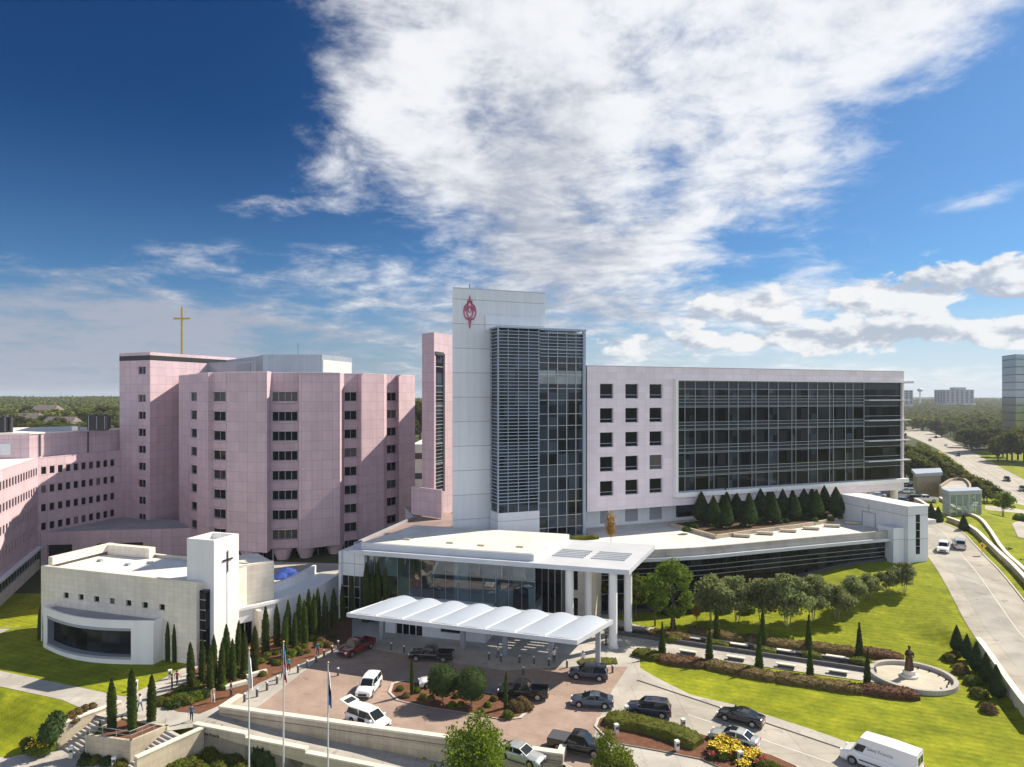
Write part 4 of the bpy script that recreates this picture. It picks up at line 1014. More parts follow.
obj('mullion', mu, 'black', tg, world=True)
st_ = wall_along([p-q*.2 for p, q in zip(ar, an)], .5, lambda x, y, i: zg(x, y)+.5, -1, smooth=False); obj('plinth', st_, 'dark_metal', tb, world=True)
for k in range(4, len(ar)-4, 5):
    p, q = ar[k], an[k]; m = MB(); m.tube((p.x+q.x*.3, p.y+q.y*.3, 0), (p.x+q.x*.3, p.y+q.y*.3, 3), .3, n=12); obj('column', m, 'white_paint', tb, world=True)
# end pavilion
eo = G(907.5, 563, 4.2).xy
ea = R(15.7)
EP = Frame(eo, ea)
ew = EP.x(928)
ep = thing('white_end_pavilion', 'tall white end block with a dark slit window at the right of the curved building', 'building', (*eo, 0), ea)
ezt = ZA(507, eo.y)
mb = MB(); mb.box(0, ew, 0, 15.5, 2, ezt); obj('wall', mb, 'white_panel', ep)
mb = MB(); mb.box(-.05, ew+.05, -.05, 15.55, ezt, ezt+.12); obj('coping', mb, 'white_paint', ep)
s0, s1 = EP.x(915.8), EP.x(919.8); mb = MB(); mb.box(s0, s1, -.03, -.004, 5.6, ezt-1.4); sw = obj('slit_window', mb, 'glass_dark', ep)
mb = MB()
for k in range(1, 5): z = lerp(5.6, ezt-1.4, k/5); mb.box(s0, s1, -.07, -.033, z-.05, z+.05)
obj('mullion', mb, 'mullion', sw)
mb = MB(); mb.box(-2.4, -.003, .6, 4, 2, 10.2); obj('low_wall', mb, 'white_panel', ep)
mb = MB(); yy = 7
mb.box(-.06, -.004, yy, yy+3.2, 9.1, 11.6); 
lo = MB()
for y0, y1, z0, z1 in ((yy, yy+3.2, 11.5, 11.6), (yy, yy+.1, 9, 11.5), (yy+3.1, yy+3.2, 9, 11.5)): lo.box(-.12, -.004, y0, y1, z0, z1)
lo.box(-.1, -.004, yy+1.5, yy+1.6, 11.6, 13.0); obj('door_frame', lo, 'grey_panel', ep)
# planter and block seats on the terrace
pp = [G(*p).xy for p in [(670, 523, 9.6), (716, 535.5, 9.6), (752, 530.3, 9.6), (804, 524, 9.6), (845, 517, 9.6), (838, 512, 9.6), (740, 515, 9.6)]]
tpz = thing('terrace_planter', 'long tan stone planter holding two rows of conifers on the terrace', 'planter', (*pp[1], 8.98))
c0 = sum(pp, Vector((0, 0)))/7
mb = MB()
for a, b in zip(pp, pp[1:]+pp[:1]):
    d = (b-a).normalized(); n = Vector((-d.y, d.x)); mb.prism([a, b, b+n*.35, a+n*.35], 8.98, 9.65)
obj('wall', mb, 'tan_stone', tpz, world=True)
mb = MB(); mb.prism([c0+(p-c0)*.99 for p in pp], 9.0, 9.5); obj('soil', mb, 'bed_soil', tpz, world=True)
for i, (px, py) in enumerate([(741.6, 537), (765, 534.5), (788, 532), (811, 529.6), (832, 527), (852, 524)]):
    p = G(px, py, 9.0); t = thing('block_seat', f'{ORD[i]} low tan block seat from the left in the row on the roof terrace', 'bench', (p.x, p.y, 8.98), FW.a-R(38), 'block seats on the roof terrace')
    m = MB(); m.box(-1.35, 1.35, -.4, .4, .12, .5); obj('slab', m, 'tan_stone', t); m = MB(); m.box(-1.15, 1.15, -.28, .28, 0, .118); obj('plinth', m, 'bed_soil', t)
# ================================================================ retaining walls, ramp and stairs in front
rw = thing('forecourt_wall', 'long tan stone retaining wall with pale coping along the brick forecourt', 'wall', (*WA, 0))
wd = (WB-WA).normalized(); wn = Vector((wd.y, -wd.x))
Lw_ = (WB-WA).length
mb = MB(); mb.prism([WA, WB, WB-wn*.55, WA-wn*.55], -4.5, .78); mb.prism([WA-wn*.55, WA-wn*3.0, WA-wn*3.0+wd*.55, WA-wn*.55+wd*.55], -.3, .78); mb.prism([WB-wn*.55, WB-wn*2.6, WB-wn*2.6-wd*.55, WB-wn*.55-wd*.55], -.3, .78)
obj('wall', mb, 'tan_stone', rw, world=True)
mb = MB(); mb.prism([WA+wn*.06-wd*.06, WB+wn*.06, WB-wn*.62, WA-wn*.62-wd*.06], .783, .95); mb.prism([WA-wn*.623-wd*.06, WA-wn*3.06-wd*.06, WA-wn*3.06+wd*.6, WA-wn*.623+wd*.6], .783, .95); mb.prism([WB-wn*.623, WB-wn*2.66, WB-wn*2.66-wd*.6, WB-wn*.623-wd*.6], .783, .95)
obj('coping', mb, 'limestone', rw, world=True)
band = MB(); band.prism([WA+wn*.05, WB+wn*.05, WB+wn*.002, WA+wn*.002], .18, .26); obj('stone_band', band, 'dark_metal' if False else 'bark_pale', rw, world=True)
LA, LB = G(193, 725.5, .4).xy, G(345, 764, -.4).xy
LB = LA+(LB-LA)*1.35
ld = (LB-LA).normalized(); lnn = Vector((ld.y, -ld.x)); LL = (LB-LA).length
rs = tag(obj('ramp', (lambda m: (m.prism([LA, WA+wn*.003, WA+wd*12, WA+wd*(Lw_*.85), LB], -5, [.01, .01, -.9, -1.7, -1.9]), m)[1])(MB()), 'concrete'), kind='structure')
lwl = thing('ramp_wall', 'low stepped tan stone ramp wall bearing small dark lettering', 'wall', (*LA, 0))
mb = MB(); cp = MB(); steps = [(0, .27, .45), (.27, .56, .12), (.56, 1.0, -.22)]
for a, b, z in steps:
    p, q = LA+ld*LL*a, LA+ld*LL*b
    mb.prism([p, q, q-lnn*.5, p-lnn*.5], -5, z); cp.prism([p+lnn*.05, q+lnn*.05, q-lnn*.56, p-lnn*.56], z+.003, z+.14)
obj('wall', mb, 'tan_stone', lwl, world=True); obj('coping', cp, 'limestone', lwl, world=True)
def text_mesh(name, s, size, mat, parent, loc, rot, ext=.02):
    cu = bpy.data.curves.new(name, 'FONT'); cu.body = s; cu.size = size; cu.extrude = ext; cu.align_x = 'LEFT'
    t = bpy.data.objects.new(name, cu); COL.objects.link(t); bpy.context.view_layer.update()
    me = bpy.data.meshes.new_from_object(t.evaluated_get(bpy.context.evaluated_depsgraph_get())); bpy.data.objects.remove(t)
    me.materials.clear(); me.materials.append(M[mat])
    o = bpy.data.objects.new(name, me); link(o, parent); o.location = loc; o.rotation_euler = rot
    return o
p = LA+ld*.75+lnn*.03; base = frame_of(lwl).inverted() @ Vector((*p, -.28))
sgn = text_mesh('lettering', '+ Saint Francis', .42, 'ink', lwl, base, (R(90), 0, math.atan2(ld.y, ld.x)))
# stairs and planter
e = Vector((-.54, -.84)); sp_ = Vector((.84, -.54))
PA, PB, PC, PD = G(85, 734.5, .35).xy, G(130.5, 741, .35).xy, G(169.5, 725, .35).xy, G(122, 716, .35).xy
pl = thing('stair_planter', 'tan stone stair planter with three tall cypresses between two flights of steps', 'planter', (*PB, -2))
mb = MB(); quad = [PA, PB, PC, PD]; c0 = sum(quad, Vector((0, 0)))/4
for a, b in zip(quad, quad[1:]+quad[:1]):
    d = (b-a).normalized(); n = Vector((-d.y, d.x)); mb.prism([a, b, b+n*.3, a+n*.3], -4, .35)
obj('wall', mb, 'tan_stone', pl, world=True)
mb = MB(); mb.prism([c0+(p-c0)*.97 for p in quad], -3.9, .2); obj('soil', mb, 'mulch', pl, world=True)
rl = MB()
for a, b in zip([PA, PB], [PB, PC]):
    a_, b_ = c0+(a-c0)*.9, c0+(b-c0)*.9
    for k in range(4): q = a_.lerp(b_, k/3); rl.tube((*q, .2), (*q, 1.15), .025, n=6)
    rl.tube((*a_, 1.15), (*b_, 1.15), .03, n=6); rl.tube((*a_, .75), (*b_, .75), .018, n=6)
obj('railing', rl, 'mullion', pl, world=True)
def stair(top_a, top_b, n, lab):
    t = thing('stone_stairs', lab, 'stairs', (*top_a, 0), 0, 'front garden stairs'); m = MB(); dz = 2.15/n
    for k in range(n):
        a, b = top_a+e*(.36*k), top_b+e*(.36*k); z = -dz*k
        m.prism([a, b, b+e*.36, a+e*.36], -4, z)
    obj('steps', m, 'kerb', t, world=True)
    ns = MB()
    for k in range(n):
        a, b = top_a+e*(.36*k), top_b+e*(.36*k); z = -dz*k; ns.prism([a+e*.30, b+e*.30, b+e*.364, a+e*.364], z-.05, z+.004)
    obj('nosing', ns, 'roof_grey', t, world=True)
    return t
sd = (PC-PB).normalized(); e = -sd; sp_ = Vector((sd.y, -sd.x))
stair(PC+e*.1+sp_*.05, PC+e*.1+sp_*3.0, 12, 'right flight of stone steps between the tall planter and a sloping tan wall')
stair(PD-sd*.3-sp_*3.2, PD-sd*.3-sp_*.1, 12, 'left flight of stone steps between the lawn wall and the tall planter')
def sidewall(a, b, zt0, zt1, lab):
    t = thing('stair_wall', lab, 'wall', (*a, 0)); m = wall_along([a, b], .45, lambda x, y, i: lerp(zt0, zt1, i), -4, smooth=False); obj('wall', m, 'tan_stone', t, world=True)
    m = wall_along([a, b], .58, lambda x, y, i: lerp(zt0, zt1, i)+.13, lambda x, y, i: lerp(zt0, zt1, i)+.003, smooth=False); obj('coping', m, 'limestone', t, world=True)
w0 = PC+sp_*3.3
sidewall(w0-e*1.5, w0+e*5.0, .35, .25, 'tan stone stair wall at the right of the right hand steps')
w1 = PD-sp_*3.5
sidewall(w1+sd*1.6, w1+e*4.6, .35, .25, 'tan stone stair wall edging the lawn beside the left hand steps')

# ================================================================ rill, benches, fountain with statue
rl_ = thing('water_rill', 'long dark water channel with stone edges running to the round fountain', 'water channel', rill(0, 0), RANG)
mb = MB(); mb.box(0, RL, -1.15, -.9, 0, .55); mb.box(0, RL, .9, 1.15, 0, .55); mb.box(-.25, 0, -1.15, 1.15, 0, .55); obj('edging', mb, 'dark_stone', rl_)
mb = MB(); mb.box(.003, RL, -.897, .897, -.1, .3); obj('water_surface', mb, 'water', rl_)
def bench():
    t = thing('garden_bench', 'bench', 'bench', (0, 0, 0), 0, 'benches beside the water channel')
    m = MB(); m.box(-1.1, 1.1, -.28, .28, .34, .46); obj('seat', m, 'limestone', t)
    m = MB(); m.box(-.95, .95, -.2, .2, 0, .337); obj('plinth', m, 'dark_stone', t)  # dark colour imitates the shaded front faces of the benches
    return t
bproto = bench(); first = True
for row, lab, L_ in (('far', 'far', [(692.5, 641), (739, 647.6), (786, 654), (835.6, 660)]), ('near', 'near', [(688, 654.5), (736, 660.5), (786, 668), (838, 674.5)])):
    for i, (px, py) in enumerate(L_):
        p = GT(px, py); place(bproto, first, p+Vector((0, 0, .06)), RANG, f'{ORD[i]} pale stone bench from the entrance columns, {lab} side of the water channel'); first = False
fc = G(912.5, 679).xy; FR = 4.55
ft = thing('round_fountain', 'round stone fountain basin with a pale floor on the lawn', 'fountain', (*fc, 0))
mb = MB(); mb.lathe((0, 0, 0), [(FR, -.3), (FR, .55), (FR-.5, .55), (FR-.5, .1)], 64, smooth=False); obj('rim', mb, 'concrete', ft)
mb = MB(); mb.lathe((0, 0, 0), [(FR-.45, .02), (FR-.45, .12)], 48, smooth=False); obj('basin', mb, 'basin', ft)
mb = MB(); pz = (-.1, .5); mb.lathe((pz[0], pz[1], .12), [(1.0, 0), (1.0, .25), (.72, .27), (.65, .75)], 24, smooth=False); obj('pedestal', mb, 'limestone', ft)
for k in range(7):
    a = R(-70+20*k); m = MB(); m.lathe(((FR-1.0)*math.cos(a), (FR-1.0)*math.sin(a), .12), [(.1, 0), (.07, .3)], 8); obj('nozzle', m, 'bronze', ft)
# statue: robed standing figure holding a child
def skin_mesh(verts, edges, radii, sub=2, root=0):
    me = bpy.data.meshes.new('body'); me.from_pydata(verts, edges, []); o = bpy.data.objects.new('tmp', me); COL.objects.link(o)
    md = o.modifiers.new('s', 'SKIN'); md.use_smooth_shade = True
    for i, r_ in enumerate(radii):
        r_ = r_ if isinstance(r_, tuple) else (r_, r_); me.skin_vertices[0].data[i].radius = r_
    me.skin_vertices[0].data[root].use_root = True
    md = o.modifiers.new('u', 'SUBSURF'); md.levels = sub; md.render_levels = sub
    bpy.context.view_layer.update()
    out = bpy.data.meshes.new_from_object(o.evaluated_get(bpy.context.evaluated_depsgraph_get())); bpy.data.objects.remove(o)
    return out
sv = thing('bronze_statue', 'dark bronze robed figure holding a child on the fountain pedestal', 'statue', (fc.x-.1, fc.y+.5, .87))
mb = MB(); mb.lathe((0, 0, 0), [(.62, 0), (.60, .25), (.52, .8), (.44, 1.35), (.40, 1.6), (.46, 1.95), (.48, 2.15), (.38, 2.32), (.16, 2.42), (.13, 2.52)], 28, jit=.05, seed=3, sy=.8); obj('robe', mb, 'bronze', sv)
mb = MB(); mb.lathe((0, -.03, 2.5), [(.02, 0), (.12, .03), (.17, .14), (.185, .25), (.17, .36), (.11, .45), (.02, .48)], 16, sy=1.1); mb.tube((0, -.19, 2.74), (0, -.25, 2.68), .03, .045, 6); obj('head', mb, 'bronze', sv)
vs_ = [(-.42, 0, 2.2), (-.62, -.08, 1.85), (-.42, -.42, 1.75), (-.2, -.5, 1.85)]
arm = skin_mesh(vs_, [(0, 1), (1, 2), (2, 3)], [.15, .12, .10, .07]); arm.materials.append(M['bronze']); inst('arm', arm, sv)
vs_ = [(.42, 0, 2.2), (.6, -.1, 1.85), (.38, -.45, 1.62), (.1, -.52, 1.7)]
arm = skin_mesh(vs_, [(0, 1), (1, 2), (2, 3)], [.15, .12, .10, .07]); arm.materials.append(M['bronze']); inst('arm', arm, sv)
sv.scale = (.82, .82, .97)
ch_ = skin_mesh([(-.15, -.5, 1.85), (-.2, -.48, 2.15), (-.24, -.46, 2.32), (-.26, -.46, 2.5), (-.05, -.62, 1.75), (-.02, -.64, 1.45), (.02, -.56, 2.2), (-.42, -.5, 2.5)], [(0, 1), (1, 2), (2, 3), (0, 4), (4, 5), (1, 6), (1, 7)], [.15, .15, .07, .13, .09, .06, .05, .05]); ch_.materials.append(M['bronze']); inst('child_figure', ch_, sv)

# ================================================================ right side walls
def stone_wall(name, lab, pts, th, h, mat='tan_stone', base=-1.5, zf=None, cop=True):
    zf = zf or zg; t = thing(name, lab, 'wall', (pts[0][0], pts[0][1], zf(pts[0][0], pts[0][1])))
    m = wall_along(pts, th, lambda x, y, i: zf(x, y)+h, lambda x, y, i: zf(x, y)+base); obj('wall', m, mat, t, world=True)
    if cop: m = wall_along(pts, th+.14, lambda x, y, i: zf(x, y)+h+.14, lambda x, y, i: zf(x, y)+h+.003); obj('coping', m, 'limestone', t, world=True)
    return t
rwp = [Vector((51.6, 67.5)), WALL_B, WALL_B.lerp(WALL_A, .5), WALL_A]
stone_wall('garden_retaining_wall', 'white topped retaining wall between the dark conifers and the access road', rwp, .5, .35, 'limestone', -2.4, zf=lambda x, y: road_z(y))
rp = resample(RD, 3); rnm = normals(rp)
side = [p+n*7.2 for p, n in zip(rp, rnm) if 62 < p.y < 152]
stone_wall('roadside_wall', 'low tan stone wall following the right kerb of the access road', side, .5, .9, zf=lambda x, y: road_z(y))
curv = [G(*p).xy for p in [(940, 502, 5), (958, 513, 5), (978, 523, 4.5), (990, 535, 4.5), (1000, 550, 4), (1014, 566, 3.6), (1040, 586, 3.4), (1090, 612, 3)]]
stone_wall('curved_white_wall', 'curved white topped wall sweeping down behind the yellow road sign', curv, .45, .75, 'tan_stone', -3, zf=lambda x, y: road_z(y)-.3)
sgp = G(982, 557, 4.0); sg = thing('road_sign', 'yellow diamond road sign with a dark arrow beside the access road', 'sign', (sgp.x, sgp.y, sgp.z-.6), R(-20))
m = MB(); m.tube((0, 0, 0), (0, 0, 2.6), .05, n=8); obj('post', m, 'mullion', sg)
m = MB(); q = .72; m.mesh([(q, -.06, 2.6), (0, -.06, 2.6+q), (-q, -.06, 2.6), (0, -.06, 2.6-q), (q, -.09, 2.6), (0, -.09, 2.6+q), (-q, -.09, 2.6), (0, -.09, 2.6-q)], [(0, 1, 2, 3), (7, 6, 5, 4), (0, 4, 5, 1), (1, 5, 6, 2), (2, 6, 7, 3), (3, 7, 4, 0)]); bd = obj('panel', m, 'sign_yellow', sg)
m = MB(); m.box(-.07, .07, -.105, -.092, 2.3, 2.65); m.face([(-.22, -.098, 2.65), (.22, -.098, 2.65), (0, -.098, 2.98)]); obj('arrow', m, 'ink', bd)

# ================================================================ flagpoles, bollards, lamps, umbrellas
def flagpole(px, ytop, Y, fm, lab):
    zt_ = ZA(ytop, Y); x = AT(px, Y); zb_ = zg(x, Y)
    t = thing('flagpole', lab+' flagpole in front of the retaining wall', 'flagpole', (x, Y, zb_), 0, 'flagpoles in the front garden')
    h = zt_-zb_; m = MB(); m.tube((0, 0, 0), (0, 0, h), .085, .045, 12); obj('pole', m, 'white_metal', t)
    m = MB(); m.lathe((0, 0, h+.002), [(.02, 0), (.12, .08), (.12, .14), (.02, .22)], 12); obj('finial', m, 'brass', t)
    m = MB(); m.lathe((0, 0, 0), [(.3, 0), (.3, .1), (.16, .22)], 16); obj('base', m, 'mullion', t)
    f = thing('flag', fm[0], 'flag', (x, Y, zt_-.6)); rr = random.Random(int(px)); m = MB(); n = 14; L = fm[2]
    for j in range(10):
        z0, z1 = -L*j/10, -L*(j+1)/10
        def P(i, z): a = i/n; w = .10+.16*min(1, -z/L*1.6); return (.07+w*a, .10*math.sin(a*13+z*1.2)*(.4+a), z-.5*a*a)
        for i in range(n): m.face([P(i, z1), P(i+1, z1), P(i+1, z0), P(i, z0)], fm[1][min(j*len(fm[1])//10, len(fm[1])-1)] if False else (j*len(fm[3])//10), True)
    obj('cloth', m, fm[3], f)
flagpole(249, 650, 62, ('white flag hanging limp on the leftmost flagpole', [0], 2.6, ['flag_white']), 'leftmost white')
flagpole(283.5, 643, 63, ('red white and blue striped flag hanging limp on the middle flagpole', [0, 1, 2], 2.8, ['flag_blue', 'flag_red', 'flag_white', 'flag_red']), 'tallest middle white')
flagpole(328, 664, 60, ('blue and white flag hanging limp on the right flagpole', [0], 3.0, ['flag_white', 'cloth_dark', 'flag_blue']), 'right hand white')
def bollard():
    t = thing('bollard', 'b', 'bollard', group='grey bollards around the forecourt')
    m = MB(); m.tube((0, 0, 0), (0, 0, .85), .13, n=12); obj('post', m, 'dark_stone', t); m = MB(); m.lathe((0, 0, .853), [(.15, 0), (.15, .1), (.05, .16)], 12); obj('cap', m, 'white_metal', t)
    return t
bp_ = bollard(); first = True
for i, (px, py) in enumerate([(244.5, 702), (257, 697), (267, 690.5), (277, 684), (298, 673), (307, 668), (316, 663), (324, 657.5), (332, 653), (338, 648)]):
    place(bp_, first, G(px, py), 0, f'{ORD[i]} bollard from the corner of the forecourt wall, along the chapel walk'); first = False
for i, (px, py) in enumerate([(391, 650), (404, 653), (489, 660), (501, 662), (519.5, 663), (534, 664), (549, 666), (567, 668), (612.5, 673)]):
    place(bp_, False, G(px, py), 0, f'{ORD[i]} bollard from the entrance door, along the canopy kerb')
for px, py, l in [(523.5, 675, 'bollard standing alone on the bricks behind the black pickup'), (422.5, 660.5, 'bollard on the bricks between the island cypress and canopy posts'), (338, 676, 'short dark bollard on the shaded bricks near the red pickup')]:
    place(bp_, False, G(px, py), 0, l)
def lamp():
    t = thing('path_light', 'l', 'path light', group='square pale path lights'); m = MB(); m.box(-.17, .17, -.17, .17, 0, .95); obj('post', m, 'limestone', t); m = MB(); m.box(-.2, .2, -.2, .2, .953, 1.08); obj('cap', m, 'white_paint', t); m = MB(); m.box(-.14, .14, -.19, -.173, .6, .85); obj('lens', m, 'dark_metal', t)
    return t
lp_ = lamp(); first = True
for px, py, l in [(626.5, 716, 'path light at the left tip of the clipped median hedge'), (683, 729.5, 'path light behind the middle of the clipped median hedge'), (677, 752, 'path light at the front edge of the clipped median hedge'), (744, 747, 'path light behind the yellow flower bed'), (740, 763, 'path light at the front of the yellow flower bed'), (170, 679, 'path light on the lawn edge behind the chapel corner'), (283, 657.5, 'path light among shrubs at the foot of the chapel cypresses'), (616.5, 735, 'path light half hidden behind the leafy young tree'), (45, 754, 'path light beside the bright yellow shrub'), (71, 758, 'path light on the lower walk near the planter corner'), (114, 768, 'path light under the front of the stair planter'), (136, 690, 'path light beside the walk behind the planter cypresses')]:
    p = GT(px, py); place(lp_, first, p, R(20), l); first = False
def umb():
    t = thing('patio_umbrella', 'u', 'umbrella', group='blue patio umbrellas'); m = MB(); m.tube((0, 0, 0), (0, 0, 2.7), .04, n=8); obj('pole', m, 'white_metal', t)
    m = MB(); n = 8
    for k in range(n):
        a, b = 2*math.pi*k/n, 2*math.pi*(k+1)/n; A, B = (1.7*math.cos(a), 1.7*math.sin(a)), (1.7*math.cos(b), 1.7*math.sin(b))
        m.face([(*A, 2.05), (*B, 2.05), (0, 0, 2.75)]); m.face([(*A, 2.05), (0, 0, 2.68), (*B, 2.05)]); m.face([(*A, 1.85), (*B, 1.85), (*B, 2.048), (*A, 2.048)])
    obj('canopy', m, 'umbrella_blue', t); m = MB(); m.lathe((0, 0, 0), [(.35, 0), (.35, .08), (.06, .14)], 12); obj('base', m, 'dark_metal', t)
    return t
up_ = umb(); first = True
for px, Y, l in [(281, 117, 'blue patio umbrella nearest the chapel nave'), (287, 120.5, 'middle blue patio umbrella behind the white chapel nave'), (294, 117.5, 'blue patio umbrella farthest right behind the curved white building')]:
    place(up_, first, (AT(px, Y), Y, .06), 0, l); first = False
# small white seats at the walk
for i, (px, py) in enumerate([(236, 687), (256.5, 676)]):
    p = G(px, py); t = thing('stone_bench', ['pale stone block bench nearest the forecourt wall on the chapel walk', 'pale stone block bench farther up the chapel walk under cypresses'][i], 'bench', p, R(40), 'block benches on the chapel walk')
    m = MB(); m.box(-1.2, 1.2, -.3, .3, .1, .48); obj('seat', m, 'limestone', t); m = MB(); m.box(-1.0, 1.0, -.2, .2, 0, .098); obj('plinth', m, 'bed_soil', t)
# ================================================================ plants
def leaf_quads(mb, pts, size, rr, m=0, up=.3):
    for p in pts:
        n = Vector((rr.gauss(0, 1), rr.gauss(0, 1), rr.gauss(0, 1)+up)).normalized(); a = n.orthogonal().normalized(); a.rotate(Matrix.Rotation(rr.uniform(0, 6.28), 3, n)); b = n.cross(a)
        s = size*rr.uniform(.6, 1.35); p = Vector(p); mb.face([p-a*s, p-b*s*.55, p+a*s, p+b*s*.55], m)
def mesh_of(name, mb, mats): return finish_mesh(name, mb, mats)
def cypress_mesh(h, r, seed, taper='column', dens=1.0):
    rr = random.Random(seed); mb = MB(); n = 14; prof = []
    def rad(t):
        if taper == 'column': return r*(.92+.12*S(t/.25))*(1-.25*t)*(1-max(0, (t-.55)/.45)**2.4) if t > .0 else r*.85
        if taper == 'cone': return r*(1-t)**.85*(.75+.25*S(t/.08))
        return r*min(1, ((t+.04)/.22)**.5)*max(0, 1-max(0, (t-.18)/.82)**1.35)**.9     # egg
    N = 18
    for i in range(N+1): t = i/N; prof.append((max(.01, rad(t)*.93), h*t))
    mb.lathe((0, 0, 0), prof, n, 0, True, .07, seed)
    q = MB(); pts = []
    for _ in range(int(900*dens)):
        t = rr.random()**.9; a = rr.uniform(0, 6.28); k = rad(t)*rr.uniform(.9, 1.07); pts.append((k*math.cos(a), k*math.sin(a), h*t))
    leaf_quads(mb, pts, .085+.03*r, rr, 0)
    return mb
def trunk_mb(h, r=.09, seed=0):
    m = MB(); m.tube((0, 0, -.3), (0, 0, h), r, r*.8, 8); return m
def make_plant(name, crown, cm, trunk, tm, cat, group=None):
    t = thing(name, 'plant', cat, group=group); inst('crown', mesh_of('crown', crown, [cm]), t); inst('trunk', mesh_of('trunk', trunk, [tm]), t); return t
HC = 5.2
cyp = [make_plant('cypress_tree', cypress_mesh(HC, .44, s, 'column'), 'leaf_cypress', trunk_mb(.4), 'bark', 'cypress', 'clipped columnar cypresses') for s in (1, 2, 3)]
used = [True]*3
def cypress(px, py, ytop, lab, z=None, wide=1.0, protos=None, us=None, hh=HC):
    protos = protos or cyp; us = us if us is not None else used
    p = GT(px, py) if z is None else G(px, py, z); k = rnd.randrange(len(protos)); h = ZA(ytop, p.y)-p.z; s = h/hh
    place(protos[k], us[k], p, rnd.uniform(0, 6), lab, sc=(s*wide*rnd.uniform(.84, 1.04), s*wide*rnd.uniform(.84, 1.04), s*rnd.uniform(.97, 1.03))).rotation_euler[:2] = (rnd.gauss(0, .012), rnd.gauss(0, .012)); us[k] = False
row = [(191.4, 691, 641), (202, 684, 640), (210.5, 692, 645.5), (214, 678, 633.5), (221.4, 688, 639), (226, 673, 625), (233, 681, 637.5), (237.5, 667, 621.7), (244, 676, 631.5), (254.8, 671, 624.7), (265.6, 654, 606.4), (277, 646, 603), (284.4, 657, 611.5), (288, 645, 600.5), (294.7, 650, 611.5), (299, 643, 594), (305, 645, 600.5), (309, 636, 588), (314, 639, 594), (317.6, 632, 588.6), (325, 634, 592), (333.5, 628, 587)]
for i, (x, y, t) in enumerate(row): cypress(x, y, t, f'{ORD[i]} clipped cypress from the chapel lawn, in the cluster along the chapel walk', wide=1.0)
for i, (x, y, t) in enumerate([(343, 622, 583), (352, 619, 578), (366, 622, 563), (372.5, 621, 568), (379, 620, 563.5), (386, 620, 561), (393, 619, 560), (401, 618, 566)]): cypress(x, y, t, f'{ORD[i]} shaded cypress from the left in the row, some built reflections, under the hall roof edge', wide=.8)  # some of these stand in for cypresses mirrored in the hall glass
for i, (x, y, t) in enumerate([(40, 640, 603), (45, 642, 606), (50.5, 640, 606)]): cypress(x, y, t, f'{ORD[i]} cypress from the left in the trio at the chapel left corner', wide=.75)
for i, (x, y, t) in enumerate([(168, 661, 622), (175, 662, 624)]): cypress(x, y, t, ['left', 'right'][i]+' cypress of the pair right of the chapel picture window', wide=.85)
for i, (x, y, t, l) in enumerate([(112, 728, 679.5, 'left'), (131.5, 713, 668.5, 'rearmost'), (132, 732, 684.5, 'front'), (151.4, 722, 674.5, 'right')]): cypress(x, y, t, l+' tall clipped cypress standing in the stair planter', z=.2, wide=1.15)
cypress(100, 758, 720, 'single narrow cypress below the front corner of the stair planter', wide=.8)
cypress(222, 752, 724, 'small loose cypress against the lettered ramp wall', wide=.9)
cypress(412, 694, 659, 'lone thin cypress at the left end of the drive island', z=.14, wide=.78); cypress(505.5, 708, 672, 'lone thin cypress at the right end of the drive island', z=.14, wide=.78)
cone = [make_plant('cone_cypress', cypress_mesh(4, .5, s, 'cone'), 'leaf_cypress', trunk_mb(.3), 'bark', 'cypress', 'pointed cypresses along the water channel') for s in (5, 6)]
uc = [True]*2
for i, (x, y, t) in enumerate([(662, 656, 622), (709, 663, 627), (759, 670, 633), (810, 676, 643), (867, 685, 649)]): cypress(x, y, t, f'{ORD[i]} pointed cypress from the entrance in the near row beside the water channel', protos=cone, us=uc, hh=4)
for i, (x, y, t) in enumerate([(673, 633, 605), (717, 639, 606), (763, 645, 608), (808.5, 650, 615), (859.5, 658, 622.5)]): cypress(x, y, t, f'{ORD[i]} pointed cypress from the entrance in the far row beside the water channel', protos=cone, us=uc, hh=4)
con = [make_plant('conifer_tree', cypress_mesh(5, 1.15, s, 'egg', 2.4), 'leaf_conifer', trunk_mb(.7, .12), 'bark', 'conifer', 'dark conifers on the roof terrace') for s in (8, 9)]
for c in con:
    for o in KIDS[c.name]:
        if o.name.startswith('crown'): o.location.z = .35
ucn = [True]*2
def conif(px, Y, yt, zb_, lab, grp='dark conifers on the roof terrace', wide=1.0):
    h = ZA(yt, Y)-zb_; s = h/5.35; k = rnd.randrange(2); place(con[k], ucn[k], (AT(px, Y), Y, zb_), rnd.uniform(0, 6), lab, grp, (s*wide*rnd.uniform(.88, 1.1), s*wide*rnd.uniform(.88, 1.1), s*rnd.uniform(.96, 1.05))).rotation_euler[:2] = (rnd.gauss(0, .02), rnd.gauss(0, .02)); ucn[k] = False
fr_l = [(713.6, 525, 497), (726.4, 528, 501), (749.6, 526, 494), (773, 523, 494.5), (794.6, 520, 494.5), (816, 518.5, 490.5), (836.6, 517, 488)]
for i, (x, y, t) in enumerate(fr_l): p = G(x, y, 9.5); conif(x, p.y, t, 9.5, f'{ORD[i]} dark conifer from the left in the front row of the terrace planter', wide=1.3)
bk_l = [(701.5, 522, 493), (725, 519, 489.5), (737, 518.5, 492), (747.5, 516, 490), (761, 518, 490), (770, 515, 488), (783, 516.5, 489), (790.7, 512.5, 485.5), (804, 514, 488), (810, 511, 486), (825, 512.5, 486.5)]
for i, (x, y, t) in enumerate(bk_l): p = G(x, y, 9.5); conif(x, p.y, t, 9.5, f'{ORD[i]} dark conifer from the left in the back row of the terrace planter', wide=1.3)
